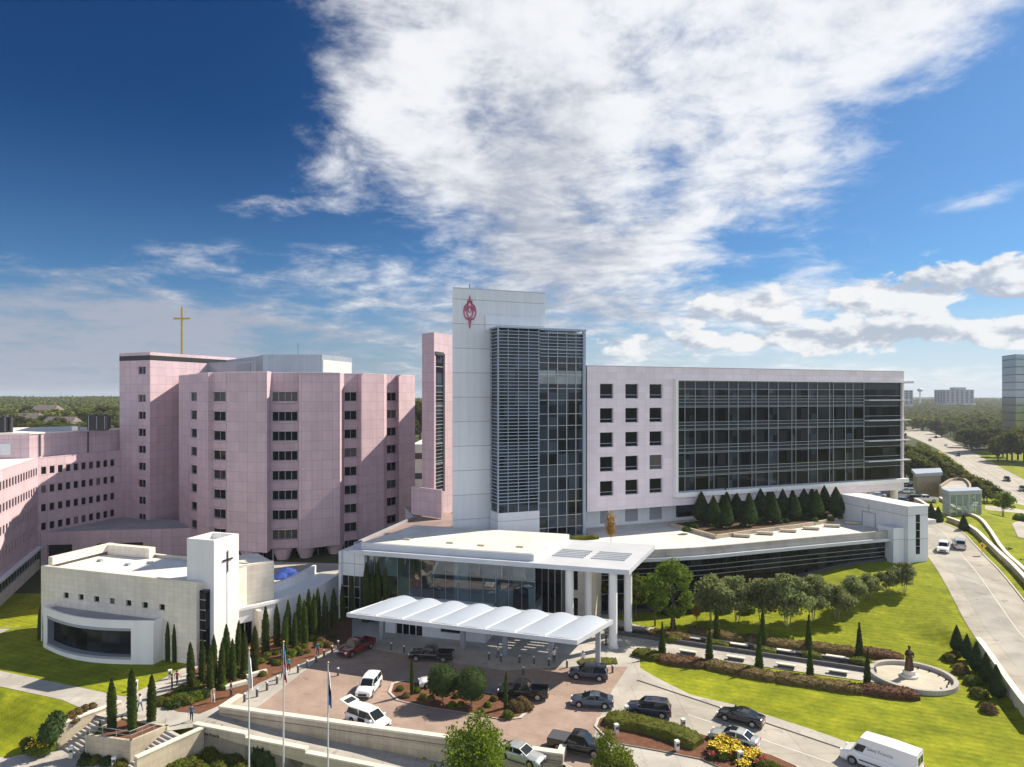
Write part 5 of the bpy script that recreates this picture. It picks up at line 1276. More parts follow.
for i, (x, y, t) in enumerate([(957, 653, 626), (967, 661, 633), (976, 672, 641), (987, 684, 653), (998, 699, 664)]):
    p = GT(x-3, y); conif(x, p.y, t, p.z, f'{ORD[i]} dark conifer from the far end along the white topped garden wall', 'conifers along the garden wall', .95)
for i, (x, y, t, z) in enumerate([(931.5, 521, 502.5, 5.2), (938.5, 523, 507, 5.2), (964, 531, 514.5, 5.0)]):
    p = G(x, y, z); conif(x, p.y, t, p.z-.3, ['left of two dark conifers beside the parking ramp', 'right of two dark conifers beside the parking ramp', 'round dark conifer standing above the roadside wall'][i], 'conifers by the access road', 1.2)
# broad trees
def tree_mesh(h, w, ch, seed, n=2600, leaf=.17, clumps=26, trunk_r=.13, multi=1, flat=1.0):
    rr = random.Random(seed); cr = MB(); tr = MB(); cz = h-ch/2; rk = 1.0 if w > 2 else 1.9
    cl = []
    for _ in range(clumps):
        while True:
            v = Vector((rr.uniform(-1, 1), rr.uniform(-1, 1), rr.uniform(-1, 1)))
            if v.length < 1 and v.length > .25: break
        k = 1-.35*max(0, v.z)*flat
        cl.append((Vector((v.x*w/2*.82*k, v.y*w/2*.82*k, cz+v.z*ch/2*.85)), rr.uniform(.16, .30)*w*.62*rk))
    pts = []
    for _ in range(n):
        c, r_ = rr.choice(cl); v = Vector((rr.gauss(0, 1), rr.gauss(0, 1), rr.gauss(0, 1))).normalized()*r_*rr.random()**.4; v.z *= .75; pts.append(c+v)
    leaf_quads(cr, pts, leaf, rr, 0, .5)
    for k in range(multi):
        a = 6.28*k/max(1, multi)+.4; off = Vector((math.cos(a), math.sin(a), 0))*(.18 if multi > 1 else 0)
        top = Vector((off.x*3, off.y*3, h-ch*.72)); tr.tube(off+Vector((0, 0, -.3)), top, trunk_r, trunk_r*.7, 8)
        for c, r_ in cl[k::multi][:9]: tr.tube(top, c, trunk_r*.45, trunk_r*.12, 5, caps=False)
    return cr, tr
def make_tree(name, mat, cat, group, *a, bark='bark', **k):
    cr, tr = tree_mesh(*a, **k); return make_plant(name, cr, mat, tr, bark, cat, group)
row_t = [make_tree('row_tree', 'leaf_olive', 'tree', 'multi stemmed trees along the dark glass wall', 5.6, 5.6, 4.3, s, n=4200, leaf=.18, clumps=34, multi=3, trunk_r=.06, bark='bark_pale') for s in (21, 22, 23)]
ur = [True]*3
for i, (x, y, t) in enumerate([(712, 624, 578), (737, 621, 578), (762, 622, 577), (787.5, 627, 575), (812, 621, 576), (837, 619, 583), (852, 607, 577), (870, 600, 573), (888, 594, 569), (904.6, 592, 563)]):
    p = GT(x, y); h = (ZA(t, p.y)-p.z)*1.05; k = i % 3; place(row_t[k], ur[k], p, rnd.uniform(0, 6), f'{ORD[i]} olive green tree from the left in the row before the dark glass wall', sc=h/5.6*rnd.uniform(.97, 1.03)); ur[k] = False
big = [make_tree('leafy_tree', 'leaf_green', 'tree', 'leafy trees by the entrance columns', 9, 5.9, 7.2, s, n=4600, leaf=.18, clumps=27, trunk_r=.17) for s in (31, 32)]
ub = [True]*2
for i, (x, y, t, w, l) in enumerate([(673, 634, 557, 1.0, 'largest leafy green tree right of the entrance columns'), (655, 626, 566, .9, 'leafy tree partly behind the roof corner column'), (636, 620, 572, .9, 'dark leafy tree between the two outer entrance columns'), (604, 612, 574, .9, 'shaded leafy tree seen between the middle entrance columns'), (575, 610, 578, .8, 'shaded leafy tree beside the glass corner of the hall')]):
    p = GT(x, y); h = ZA(t, p.y)-p.z; k = i % 2; place(big[k], ub[k], p, rnd.uniform(0, 6), l, sc=(h/9*w, h/9*w, h/9)); ub[k] = False
sap = [make_tree('yellow_sapling', 'leaf_yellow', 'sapling', 'yellow saplings', 4.6, 1.3, 4.0, 41, n=1300, leaf=.10, clumps=44, trunk_r=.05)]
us_ = True
for x, y, t, z, l in [(696.5, 624, 595, None, 'slim yellow sapling in front of the dark glass wall'), (611, 544, 508, 9.1, 'thin yellow sapling on the terrace above the hall roof')]:
    p = GT(x, y) if z is None else G(x, y, z); h = ZA(t, p.y)-p.z; place(sap[0], us_, p, 1, l, sc=h/4.6); us_ = False
# front trees
ft_ = [make_tree('young_tree', 'leaf_bright', 'tree', 'young trees at the front edge', 8.5, 6.2, 7.2, s, n=7500, leaf=.125, clumps=60, trunk_r=.12) for s in (51, 52)]
for i, (x, Y, t, l, s) in enumerate([(476, 55.5, 712, 'bushy young tree in front of the forecourt wall', 1.0), (613, 55.5, 727, 'young tree at the bottom in front of the black pickup with grey bed cover', .85)]):
    X = AT(x, Y); zb_ = zg(X, Y) if i == 0 else -1.0; h = ZA(t, Y)-zb_; place(ft_[i], True, (X, Y, zb_), 0, l, sc=(h/8.5*s, h/8.5*s, h/8.5))
# clipped ball trees
def ball(r, seed, n=2200):
    rr = random.Random(seed); mb = MB(); mb.lathe((0, 0, 0), [(r*.94*math.sin(math.pi*i/14)**.7+.01, -r*.94*math.cos(math.pi*i/14)) for i in range(15)], 22, 0, True, .04, seed)
    pts = []
    for _ in range(n):
        v = Vector((rr.gauss(0, 1), rr.gauss(0, 1), rr.gauss(0, 1))).normalized(); k = r*rr.uniform(.93, 1.05)/max(.8, max(abs(v.x), abs(v.y), abs(v.z))**.35); pts.append(v*k)
    leaf_quads(mb, pts, .10, rr); return mb
for i, (x, y, c) in enumerate([(442.5, 702, 680), (471.5, 706, 683)]):
    p = G(x, y, .14); t = make_plant('ball_tree', ball(1.55, 60+i), 'leaf_conifer', trunk_mb(1.3, .10), 'bark_pale', 'topiary tree', 'clipped ball trees on the drive island'); t.location = p
    t['label'] = ['left', 'right'][i]+' clipped ball tree on the mulched drive island'
    for o in KIDS[t.name]:
        if o.name.startswith('crown'): o.location.z = 2.35
# hedges
def hedge_mb(pts, w, h, seed, zf=zg, dens=9, leaf=.13):
    rr = random.Random(seed); c = resample(pts, .8); nn_ = normals(c); mb = MB(); ks = [(-1, 0), (-1, .7), (-.75, .97), (0, 1.03), (.75, .97), (1, .7), (1, 0)]
    rows_ = []
    for i, (p, q) in enumerate(zip(c, nn_)):
        en = .75 if i in (0, len(c)-1) else 1
        rows_.append([Vector((p.x+q.x*k*w/2*en*rr.uniform(.92, 1.06), p.y+q.y*k*w/2*en*rr.uniform(.92, 1.06), zf(p.x, p.y)-.05+z*h*en*rr.uniform(.93, 1.05))) for k, z in ks])
    for a, b in zip(rows_, rows_[1:]):
        for k in range(len(ks)-1): mb.face([a[k], a[k+1], b[k+1], b[k]], 0, True)
    mb.face(rows_[0], 0); mb.face(rows_[-1][::-1], 0)
    L = sum((b-a).length for a, b in zip(c, c[1:])); pts_ = []
    for _ in range(int(L*(w+h*2)*dens)):
        i = rr.randrange(len(c)-1); k = rr.randrange(len(ks)-1); u, v = rr.random(), rr.random()
        p = rows_[i][k].lerp(rows_[i][k+1], u).lerp(rows_[i+1][k].lerp(rows_[i+1][k+1], u), v); pts_.append(p+Vector((rr.gauss(0, .03), rr.gauss(0, .03), .03+rr.gauss(0, .03))))
    leaf_quads(mb, pts_, leaf, rr, 0, .6); return mb
def hedge(lab, pts, w, h, mat, seed, cat='hedge', name='hedge', zf=zg, leaf=.13, dens=9):
    mb = hedge_mb(pts, w, h, seed, zf, dens, leaf); c = Vector(pts[0][:2]); z = zf(c.x, c.y); mb.to(Matrix.Translation((-c.x, -c.y, -z)))
    return tag(obj(name, mb, mat, loc=(c.x, c.y, z)), lab, cat)
hedge('long clipped green hedge filling the median of the drive', [G(606, 722), G(640, 728), G(672, 737), G(699, 748)], 2.6, 1.0, 'leaf_hedge', 1, dens=28, leaf=.11)
H_ = [(6.6, [(628, 655), (660, 660), (688, 666)]), ]
nf = [[(634, 654), (650, 657), (662, 660)], [(659, 659), (676, 663), (706, 666)], [(704, 665), (735, 672), (776, 680)], [(774, 679), (815, 685), (862, 692)], [(858, 690), (890, 695), (917, 697)]]
nl_ = ['short olive hedge at the entrance end of the near channel border', 'rust red low hedge by the first near cypress', 'brown tinged hedge in the middle of the near channel border', 'long dark brown hedge bordering the bright drive lawn', 'rust coloured hedge ending below the round fountain']
for i, L_ in enumerate(nf): hedge(nl_[i], [GT(*p) for p in L_], 2.3, .75, 'leaf_wine' if i in (1, 4) else ('leaf_hedge' if i == 0 else 'leaf_rust'), 10+i, dens=26, leaf=.15)
bf = [[(650, 634), (668, 637), (690, 640)], [(690, 631), (715, 636), (745, 641)], [(745, 639), (775, 645), (800, 648)], [(797, 646), (830, 651), (858, 654)], [(858, 653), (885, 657), (903, 661)]]
bl_ = ['tan tipped hedge by the stone paving beside the far cypress row', 'long rust tipped hedge behind the first far bench', 'rust tipped hedge behind the second far bench', 'rust tipped hedge behind the last far bench', 'reddish hedge meeting the far side of the fountain rim']
for i, L_ in enumerate(bf): hedge(bl_[i], [GT(*p) for p in L_], 2.3, .75, 'leaf_wine' if i == 4 else 'leaf_rust', 20+i, dens=26, leaf=.15)
for i, (a, b) in enumerate([((664, 641), (682, 643)), ((706, 645), (728, 649)), ((754, 652), (776, 655)), ((802, 657), (822, 660)), ((850, 663), (872, 666))]): hedge(f'{ORD[i]} rounded green hedge block from the entrance between the far benches', [GT(*a), (GT(*a)+GT(*b))/2, GT(*b)], 1.5, .85, 'leaf_hedge', 30+i, dens=24)
hedge('low green hedge on the terrace beside the dark glass block', [G(567, 541, 9), G(583, 539.5, 9), G(598, 538.5, 9)], 1.3, .8, 'leaf_hedge', 41, zf=lambda x, y: 8.95)
tag(obj('ground_cover', hedge_mb([G(579, 664), G(600, 662), G(617, 662)], 2.0, .35, 43), 'leaf_hedge'), kind='stuff')
# flower bed and shrubs
def bush_mb(r, h, seed, n=260, leaf=.13):
    rr = random.Random(seed); mb = MB(); mb.lathe((0, 0, -.1), [(r*.75, 0), (r*.92, h*.35), (r*.75, h*.75), (r*.3, h*.98), (.02, h)], 12, 0, True, .12, seed); pts = []
    for _ in range(n):
        a = rr.uniform(0, 6.28); t = rr.random(); k = r*math.sqrt(max(0, 1-(t*1.0)**2.2))*rr.uniform(.85, 1.12); pts.append((k*math.cos(a), k*math.sin(a), h*t*1.03))
    leaf_quads(mb, pts, leaf, rr, 0, .5); return mb
def bush_proto(name, mat, cat, group, seed, flowers=None):
    t = thing(name, 'x', cat, group=group); inst('foliage', mesh_of('foliage', bush_mb(.8, .9, seed), [mat]), t)
    if flowers:
        rr = random.Random(seed); m = MB(); pts = [(.75*rr.gauss(0, .5), .75*rr.gauss(0, .5), .75+rr.uniform(0, .25)) for _ in range(160)]; leaf_quads(m, pts, .12, rr, 0, 2); inst('flowers', mesh_of('flowers', m, [flowers]), t)
    return t
BP = {'green': bush_proto('shrub', 'leaf_green', 'shrub', 'green shrubs', 71), 'dark': bush_proto('shrub', 'leaf_conifer', 'shrub', 'dark shrubs', 72), 'lime': bush_proto('shrub', 'leaf_hedge', 'shrub', 'lime shrubs', 73), 'rust': bush_proto('shrub', 'leaf_rust', 'shrub', 'rust shrubs', 74), 'yellow': bush_proto('flowering_shrub', 'leaf_green', 'flowers', 'yellow flower clumps', 75, 'flower_yellow'), 'red': bush_proto('flowering_shrub', 'leaf_conifer', 'flowers', 'red flower clumps', 76, 'flower_red')}
ubp = {k: True for k in BP}
def bush(kind, px, py, s, lab, grp, z=None, hs=1.0):
    p = GT(px, py) if z is None else G(px, py, z); place(BP[kind], ubp[kind], p, rnd.uniform(0, 6), lab, grp, (s, s, s*hs)); ubp[kind] = False
for i, (x, y) in enumerate([(715, 752), (722, 746), (724, 757), (734, 750), (738, 757), (730, 744)]): bush('yellow', x, y, .9, 'yellow flower clump in the bed at the end of the median hedge', 'yellow flowers in the median bed', .15)
for i, (x, y) in enumerate([(749, 762), (755, 758), (744, 770)]): bush('yellow', x, y, .8, 'yellow flower clump near the front path light of the bed', 'yellow flowers by the path light', .15)
for i, (x, y) in enumerate([(712, 758), (729, 758), (746, 756), (757, 766), (763, 763)]): bush('red', x, y, .55, 'dark red flower clump among the yellow flowers of the median', 'red flowers in the median bed', .15)
for i, (x, y) in enumerate([(765, 770), (772, 771), (780, 776)]): bush('lime', x, y, .9, 'leafy green clump at the right end of the median flower bed', 'green clumps in the median bed', .15)
for i, (x, y) in enumerate([(514, 708), (520, 710), (527, 709), (522, 704)]): bush('rust', x, y, .85, 'rusty shrub at the right end of the drive island', 'rusty shrubs on the drive island', .15)
bush('green', 508, 717, .75, 'small round green shrub at the tip of the drive island', 'shrubs on the drive island', .15)
for i, (x, y) in enumerate([(400, 690), (406, 697), (417, 692), (423, 698), (431, 700), (452, 706), (461, 706), (481, 712), (488, 706), (457, 697), (494, 700)]): bush(['lime', 'rust', 'green'][i % 3], x, y, .55, ['lime', 'rusty', 'green'][i % 3]+' low shrub in the mulch of the drive island', ['lime', 'rusty', 'green'][i % 3]+' low shrubs on the drive island', .15)
k = 0
for i in range(46):
    t = rnd.random(); a = Vector((168, 704)).lerp(Vector((332, 640)), t); px, py = a.x+rnd.uniform(-2, 14), a.y+rnd.uniform(-12, 4)
    kind = rnd.choice(['lime', 'green', 'lime', 'dark', 'rust']); bush(kind, px, py, rnd.uniform(.5, .95), f'{kind if kind != "rust" else "rusty"} low shrub under the cypresses of the chapel walk', f'{kind} shrubs along the chapel walk')
for i in range(30):
    px, py = rnd.uniform(160, 205), 0; py = 712-(px-160)*.28+rnd.uniform(-14, 0); kind = rnd.choice(['lime', 'green', 'lime', 'dark']); bush(kind, px, py, rnd.uniform(.6, 1.0), f'{kind} low shrub in the bed between chapel lawn and steps', f'{kind} shrubs in the bed above the steps')
bush('dark', 50, 738, 1.25, 'tall dark shrub on the lawn left of the stair wall', 'dark garden shrubs', hs=1.6); bush('dark', 56, 727, 1.1, 'dark shrub behind the tall one left of the stair wall', 'dark garden shrubs', hs=1.5)
bush('yellow', 40, 752, 1.2, 'bright yellow green shrub beside a path light at lower left', 'yellow shrubs'); bush('yellow', 47, 749, 1.05, 'yellow green shrub right of the brightest one at lower left', 'yellow shrubs')
for i, (x, y) in enumerate([(72, 716), (78, 713), (85, 710), (68, 720), (92, 708), (80, 718), (74, 722)]): bush('rust', x, y, .6, 'brown shrub on the lawn edge above the left steps', 'brown shrubs above the left steps')
for i, (x, y) in enumerate([(30, 750), (27, 745), (88, 758), (95, 763), (108, 764), (112, 758), (85, 764), (120, 767)]): bush(['dark', 'lime'][i % 2], x, y, .8, ['dark', 'lime'][i % 2]+' shrub below the stair planter walls', ['dark', 'lime'][i % 2]+' shrubs below the planter')
for i, (x, y, s) in enumerate([(263, 764, 1.5), (272, 766, 1.3), (300, 768, 1.4), (288, 766, .9), (317, 772, 1.2), (340, 777, 1.2)]): bush('dark', x, y, s, f'{ORD[i]} dark upright shrub from the left below the ramp wall', 'dark shrubs below the ramp wall', hs=1.5)
for i in range(26):
    px, py = rnd.uniform(170, 248), rnd.uniform(752, 775); bush(['lime', 'lime', 'green'][i % 3], px, py, rnd.uniform(.8, 1.2), ['lime', 'lime', 'green'][i % 3]+' mounded shrub in the lower front garden', ['lime', 'lime', 'green'][i % 3]+' shrubs in the lower front garden', hs=.8)
for i, (x, y, s) in enumerate([(950, 661, 1.0), (961, 673, 1.15), (972, 684, 1.05), (979, 697, 1.1), (989, 712, 1.0), (956, 656, .8)]): bush(['lime', 'rust', 'lime'][i % 3], x, y, s, f'{ORD[i]} rounded shrub from the far end in front of the garden wall conifers', 'rounded shrubs before the conifers')
for i in range(44): 
    t = rnd.random(); x, y = lerp(676, 840, t)+rnd.uniform(0, 6), lerp(527, 515, t)+rnd.uniform(-2, 5)
    bush('dark', x, y, .8, 'dark low shrub beneath the terrace conifers', 'shrubs beneath the terrace conifers', 9.5)
bush('lime', 606, 547, .7, 'golden grass clump at the foot of the terrace sapling', 'golden clumps on the terrace', 9.1); bush('yellow', 613, 547, .6, 'yellow clump at the foot of the terrace sapling', 'golden clumps on the terrace', 9.1)
for i, (x, y) in enumerate([(640, 604), (655, 610), (690, 612), (705, 608), (668, 614), (625, 606), (725, 612), (748, 612)]): bush(['dark', 'green'][i % 2], x, y, 1.3, ['dark', 'green'][i % 2]+' shrub at the foot of the curved glass wall', ['dark', 'green'][i % 2]+' shrubs at the curved glass wall')
# ================================================================ vehicles (x forward, origin on the ground under the middle)
def pl_interp(P, x):
    if x <= P[0][0]: return P[0][1]
    for (a, b), (c, d) in zip(P, P[1:]):
        if x <= c: return lerp(b, d, (x-a)/(c-a)) if c > a else d
    return P[-1][1]
SPEC = {
 # length, width, top outline of the lower body, cabin outline (windscreen base, roof front, roof rear, rear base), roof height, wheel radius, axle positions
 'sedan': dict(L=4.8, W=1.82, top=[(-2.4, .86), (-2.3, .98), (-1.55, 1.02), (.9, .96), (2.0, .78), (2.35, .62), (2.4, .5)], cab=(1.05, .25, -1.05, -1.85), belt=.95, roof=1.44, r=.33, ax=(1.45, -1.4), g=.18),
 'coupe': dict(L=4.75, W=1.86, top=[(-2.37, .86), (-2.28, .97), (-1.7, 1.02), (1.0, .96), (2.0, .80), (2.33, .62), (2.37, .5)], cab=(1.15, .2, -.8, -1.95), belt=.95, roof=1.41, r=.34, ax=(1.42, -1.42), g=.18),
 'suv': dict(L=4.75, W=1.92, top=[(-2.37, .9), (-2.3, 1.05), (.95, 1.08), (1.3, 1.06), (2.15, .92), (2.34, .74), (2.37, .55)], cab=(1.15, .45, -1.95, -2.28), belt=1.05, roof=1.74, r=.37, ax=(1.42, -1.4), g=.24),
 'minivan': dict(L=5.1, W=1.98, top=[(-2.55, .9), (-2.48, 1.05), (1.2, 1.05), (2.2, .86), (2.5, .66), (2.55, .5)], cab=(1.75, .75, -2.1, -2.45), belt=1.0, roof=1.76, r=.34, ax=(1.55, -1.5), g=.18),
 'pickup': dict(L=5.8, W=2.0, top=[(-2.9, .72), (-2.85, .78), (-.95, .78), (-.9, 1.12), (1.3, 1.14), (2.6, 1.06), (2.85, .9), (2.9, .6)], cab=(1.35, .75, -.55, -.88), belt=1.12, roof=1.86, r=.41, ax=(1.85, -1.75), g=.32),
 'van': dict(L=6.4, W=2.06, top=[(-3.2, 1.2), (-3.15, 1.3), (1.9, 1.3), (2.2, 1.28), (2.95, 1.05), (3.15, .8), (3.2, .5)], cab=(2.25, 1.45, -3.05, -3.12), belt=1.27, roof=2.65, r=.36, ax=(2.1, -1.75), g=.22),
}
def make_vehicle(kind, paint, name, cat, tonneau=False, tailgate=False, sunroof=False):
    s = SPEC[kind]; L, W = s['L'], s['W']; hw = W/2; pm = 'car_'+paint
    t = thing(name, 'vehicle', cat)
    mb = MB(); xs = sorted({round(-L/2+.08*i, 3) for i in range(int(L/.08)+1)} | {L/2})
    rows_ = []
    for x in xs:
        zt_ = pl_interp(s['top'], x); g = s['g']
        for a in s['ax']:
            d = abs(x-a); ra = s['r']+.07
            if d < ra: g = max(g, s['r']+math.sqrt(ra*ra-d*d)-.02)
        g = min(g, zt_-.08)
        e = min(1, (L/2-abs(x))/.55); w = hw*(.80+.20*math.sqrt(max(0, 1-(1-e)**2)))
        h = zt_-g
        half = [(w*.93, g), (w*.985, g+.18*h), (w, g+.45*h), (w*.985, g+.75*h), (w*.94, zt_-.04), (w*.86, zt_), (0, zt_+.03)]
        rows_.append([(x, y, z) for y, z in half]+[(x, -y, z) for y, z in half[::-1][1:]])
    m = len(rows_[0])
    vs_ = [p for r_ in rows_ for p in r_]
    fs_ = [(i*m+k, (i+1)*m+k, (i+1)*m+k+1, i*m+k+1) for i in range(len(rows_)-1) for k in range(m-1)]
    fs_ += [(i*m+m-1, (i+1)*m+m-1, (i+1)*m, i*m) for i in range(len(rows_)-1)]
    mb.mesh(vs_, [f[::-1] for f in fs_], 0, True); mb.face(rows_[0], 0); mb.face(rows_[-1][::-1], 0)
    body = obj('body', mb, pm, t)
    # cabin
    x1, x2, x3, x4 = s['cab']; zb_, zr_ = s['belt'], s['roof']; wb, wr = hw*.93, hw*(.80 if kind != 'van' else .88)
    B = [(x1, wb*.88, zb_), (x1, -wb*.88, zb_), (x4, -wb*.9, zb_), (x4, wb*.9, zb_)]; Tt = [(x2, wr*.93, zr_-.05), (x2, -wr*.93, zr_-.05), (x3, -wr*.95, zr_-.05), (x3, wr*.95, zr_-.05)]
    xm = (x2+x3)/2; Bm = [((x1+x4)/2, wb, zb_), ((x1+x4)/2, -wb, zb_)]; Tm = [(xm, wr, zr_), (xm, -wr, zr_)]
    cb = MB()
    cb.face([B[0], Tt[0], Tt[1], B[1]][::-1]); cb.face([B[2], Tt[2], Tt[3], B[3]][::-1])
    sl = [(B[0], Bm[0], Tm[0], Tt[0]), (Bm[0], B[3], Tt[3], Tm[0])]; sr = [(Bm[1], B[1], Tt[1], Tm[1]), (B[2], Bm[1], Tm[1], Tt[2])]
    for q in sl+sr: cb.face(q[::-1])
    n = 6; top_rows = []
    for i in range(n+1):
        u = i/n; x = lerp(x2, x3, u); ww = lerp(lerp(wr*.93, wr, S(u*2)), wr*.95, S(u*2-1)); zz = lerp(lerp(zr_-.05, zr_, S(u*2)), zr_-.05, S(u*2-1))
        top_rows.append([(x, ww*k, zz+.05*(1-k*k)) for k in (1, .6, 0, -.6, -1)])
    for a, b in zip(top_rows, top_rows[1:]):
        for k in range(4): cb.face([a[k], b[k], b[k+1], a[k+1]], 0, True)
    cabin = obj('roof', cb, pm, t)
    def pane(q, s0, s1, t0, t1, off=.012):
        a, b, c, d = [Vector(p) for p in q]; f = lambda u, v: a.lerp(b, u).lerp(d.lerp(c, u), v)
        P = [f(s0, t0), f(s1, t0), f(s1, t1), f(s0, t1)]; nn_ = (P[1]-P[0]).cross(P[3]-P[0]).normalized(); cen = sum(P, Vector())/4
        if nn_.dot(cen-Vector((xm, 0, (zb_+zr_)/2))) < 0: nn_ = -nn_
        P = [p+nn_*off for p in P]
        if (P[1]-P[0]).cross(P[3]-P[0]).dot(nn_) < 0: P = P[::-1]
        return P
    g = MB(); g.face(pane((B[0], B[1], Tt[1], Tt[0]), .05, .95, .05, .93)); obj('windscreen', g, 'car_glass', t)
    if kind == 'van':
        for q in (sl[0], sr[0]):
            q = (q[0], q[1], q[2], q[3]); g = MB()
            g.face(pane(q, .05, .36, .06, .55) if q is sl[0] or q[0] == sl[0][0] else pane(q, .64, .95, .06, .55)); obj('side_window', g, 'car_glass', t)
        g = MB(); g.face(pane((B[2], B[3], Tt[3], Tt[2]), .1, .47, .3, .75)); g.face(pane((B[2], B[3], Tt[3], Tt[2]), .53, .9, .3, .75)); obj('rear_window', g, 'car_glass', t)
    else:
        for q, fr_ in ((sl[0], 1), (sl[1], 0), (sr[0], 0), (sr[1], 1)):
            g = MB(); g.face(pane(q, .05, .95, .08, .90)); obj('side_window', g, 'car_glass', t)
        if not tailgate: g = MB(); g.face(pane((B[2], B[3], Tt[3], Tt[2]), .08, .92, .10, .90)); obj('rear_window', g, 'car_glass', t)
    if sunroof: g = MB(); g.box(-.35, .25, -.38, .38, zr_+.05, zr_+.066); obj('sunroof', g, 'car_glass', cabin)
    if kind == 'pickup':
        zb2 = 1.18
        for y0 in (-1, 1): b_ = MB(); b_.box(-2.86, -.9, min(y0*hw*.98, y0*(hw-.16)), max(y0*hw*.98, y0*(hw-.16)), .70, zb2); obj('bed_side', b_, pm, t)
        b_ = MB(); b_.box(-2.9, -2.80, -hw*.92, hw*.92, .55, zb2-.01); obj('tailgate', b_, pm, t)
        b_ = MB()
        if tonneau: b_.box(-2.82, -.92, -hw*.93, hw*.93, zb2+.003, zb2+.05); obj('bed_cover', b_, 'car_grey', t)
        else: b_.box(-2.79, -.92, -hw+.17, hw-.17, .80, .83); b_.box(-2.4, -2.36, -hw+.17, hw-.17, .83, .9); obj('bed_liner', b_, 'black', t)
    if tailgate:
        b_ = MB(); d = R(10); ln = 1.35
        a0, a1 = Vector((x3, 0, zr_-.02)), Vector((x3-ln*math.cos(d), 0, zr_+ln*math.sin(d)+.05)); k = Vector((math.sin(d), 0, math.cos(d)))*.08
        for sgn, mm in ((0, 0),): 
            v = [a0+Vector((0, hw*.82, 0)), a0+Vector((0, -hw*.82, 0)), a1+Vector((0, -hw*.78, 0)), a1+Vector((0, hw*.78, 0))]
            b_.mesh(v+[p+k for p in v], [(0, 1, 2, 3), (7, 6, 5, 4), (0, 4, 5, 1), (1, 5, 6, 2), (2, 6, 7, 3), (3, 7, 4, 0)])
        tg_ = obj('tailgate', b_, pm, t); b_ = MB(); v = [a0.lerp(a1, .15)+k*1.03+Vector((0, hw*.66, 0)), a0.lerp(a1, .15)+k*1.03-Vector((0, hw*.66, 0)), a0.lerp(a1, .7)+k*1.03-Vector((0, hw*.62, 0)), a0.lerp(a1, .7)+k*1.03+Vector((0, hw*.62, 0))]; b_.face(v[::-1]); obj('rear_window', b_, 'car_glass', tg_)
        b_ = MB(); b_.box(x4-.06, x4+.0, -hw*.75, hw*.75, .62, zb_-.05); obj('dark_boot_patch', b_, 'black', t)  # black patch painted for the unlit boot under the raised tailgate
        b_ = MB(); b_.box(-.55, .45, -hw-.006, -hw+.02, .42, 1.0); b_.face([(-.5, -wb-.02, 1.05), (.4, -wb-.02, 1.05), (.35, -wr-.03, zr_-.12), (-.5, -wr-.03, zr_-.12)]); obj('dark_door_patch', b_, 'black', t)  # black patch painted for the unlit cabin behind the open side door
    # trim, lamps, mirrors, wheels
    b_ = MB(); zf = pl_interp(s['top'], L/2-.1); b_.box(L/2-.12, L/2+.015, -hw*.52, hw*.52, zf*.55, zf*.86); obj('grille', b_, 'black', t)
    b_ = MB(); b_.box(L/2-.1, L/2+.03, -hw*.78, hw*.78, s['g'], s['g']+.16); obj('bumper', b_, 'dark_metal', t)
    b_ = MB(); b_.box(-L/2-.03, -L/2+.1, -hw*.78, hw*.78, s['g'], s['g']+.2); obj('bumper', b_, 'dark_metal' if kind in ('pickup', 'van') else pm, t)
    for y in (-1, 1):
        zz = pl_interp(s['top'], L/2-.28); b_ = MB(); b_.box(L/2-.30, L/2-.02, min(y*hw*.56, y*hw*.885), max(y*hw*.56, y*hw*.885), zz*.74, zz*.93); obj('headlight', b_, 'lamp_white', t)
        b_ = MB(); zz = pl_interp(s['top'], -L/2+.06); b_.box(-L/2-.015, -L/2+.16, min(y*hw*.60, y*hw*.88), max(y*hw*.60, y*hw*.88), zz*.74, zz*.96); obj('tail_light', b_, 'lamp_red', t)
        b_ = MB(); b_.box(x1-.45, x1-.28, min(y*hw*.92, y*(hw+.17)), max(y*hw*.92, y*(hw+.17)), zb_+.02, zb_+.19); obj('mirror', b_, pm, t)
        b_ = MB(); b_.box(s['ax'][1]+s['r']+.1, s['ax'][0]-s['r']-.1, min(y*hw*.9, y*hw*.99), max(y*hw*.9, y*hw*.99), s['g']-.03, s['g']+.07); obj('side_sill', b_, 'dark_metal', t)
        for x in s['ax']:
            w = MB(); w.tube((x, y*(hw-.26), s['r']), (x, y*(hw-.015), s['r']), s['r'], n=20); wo = obj('wheel', w, 'tyre', t)
            w = MB(); w.tube((x, y*(hw-.014), s['r']), (x, y*(hw+.004), s['r']), s['r']*.64, n=14); obj('rim', w, 'alloy', wo)
    b_ = MB(); b_.box(-L/2-.045, -L/2-.031, -.26, .26, s['g']+.28, s['g']+.42); obj('number_plate', b_, 'white_paint', t)
    if kind == 'van':
        b_ = MB(); b_.box(-2.9, 1.5, -hw*1.004-.008, -hw*.99, .62, .74); b_.box(-2.9, 1.5, hw*.99, hw*1.004+.008, .62, .74); obj('side_moulding', b_, 'dark_metal', t)
        for y in (-1, 1): text_mesh('lettering', 'Saint Francis', .42, 'ink_grey', t, (0.9 if y > 0 else -1.9, y*(wb*.982+.02), 1.72), (R(97), 0, R(180) if y > 0 else 0), .004)
    return t
def park(t, front, rear, lab, first=True, sc=.95, z=None, group=None):
    f, r_ = GT(*front), GT(*rear); m = (f+r_)/2; d = f-r_; x, y = m.x, m.y; z = zg(x, y)+.06 if z is None else z
    o = place(t, first, (x, y, z), math.atan2(d.y, d.x), lab, group, sc)
    dd = d.normalized(); za, zb_ = zg(x+dd.x*2, y+dd.y*2), zg(x-dd.x*2, y-dd.y*2); L2 = 4.0
    if abs(za-zb_) > .05: o.rotation_euler.y = -math.atan2(za-zb_, L2)
    return o
V = {}
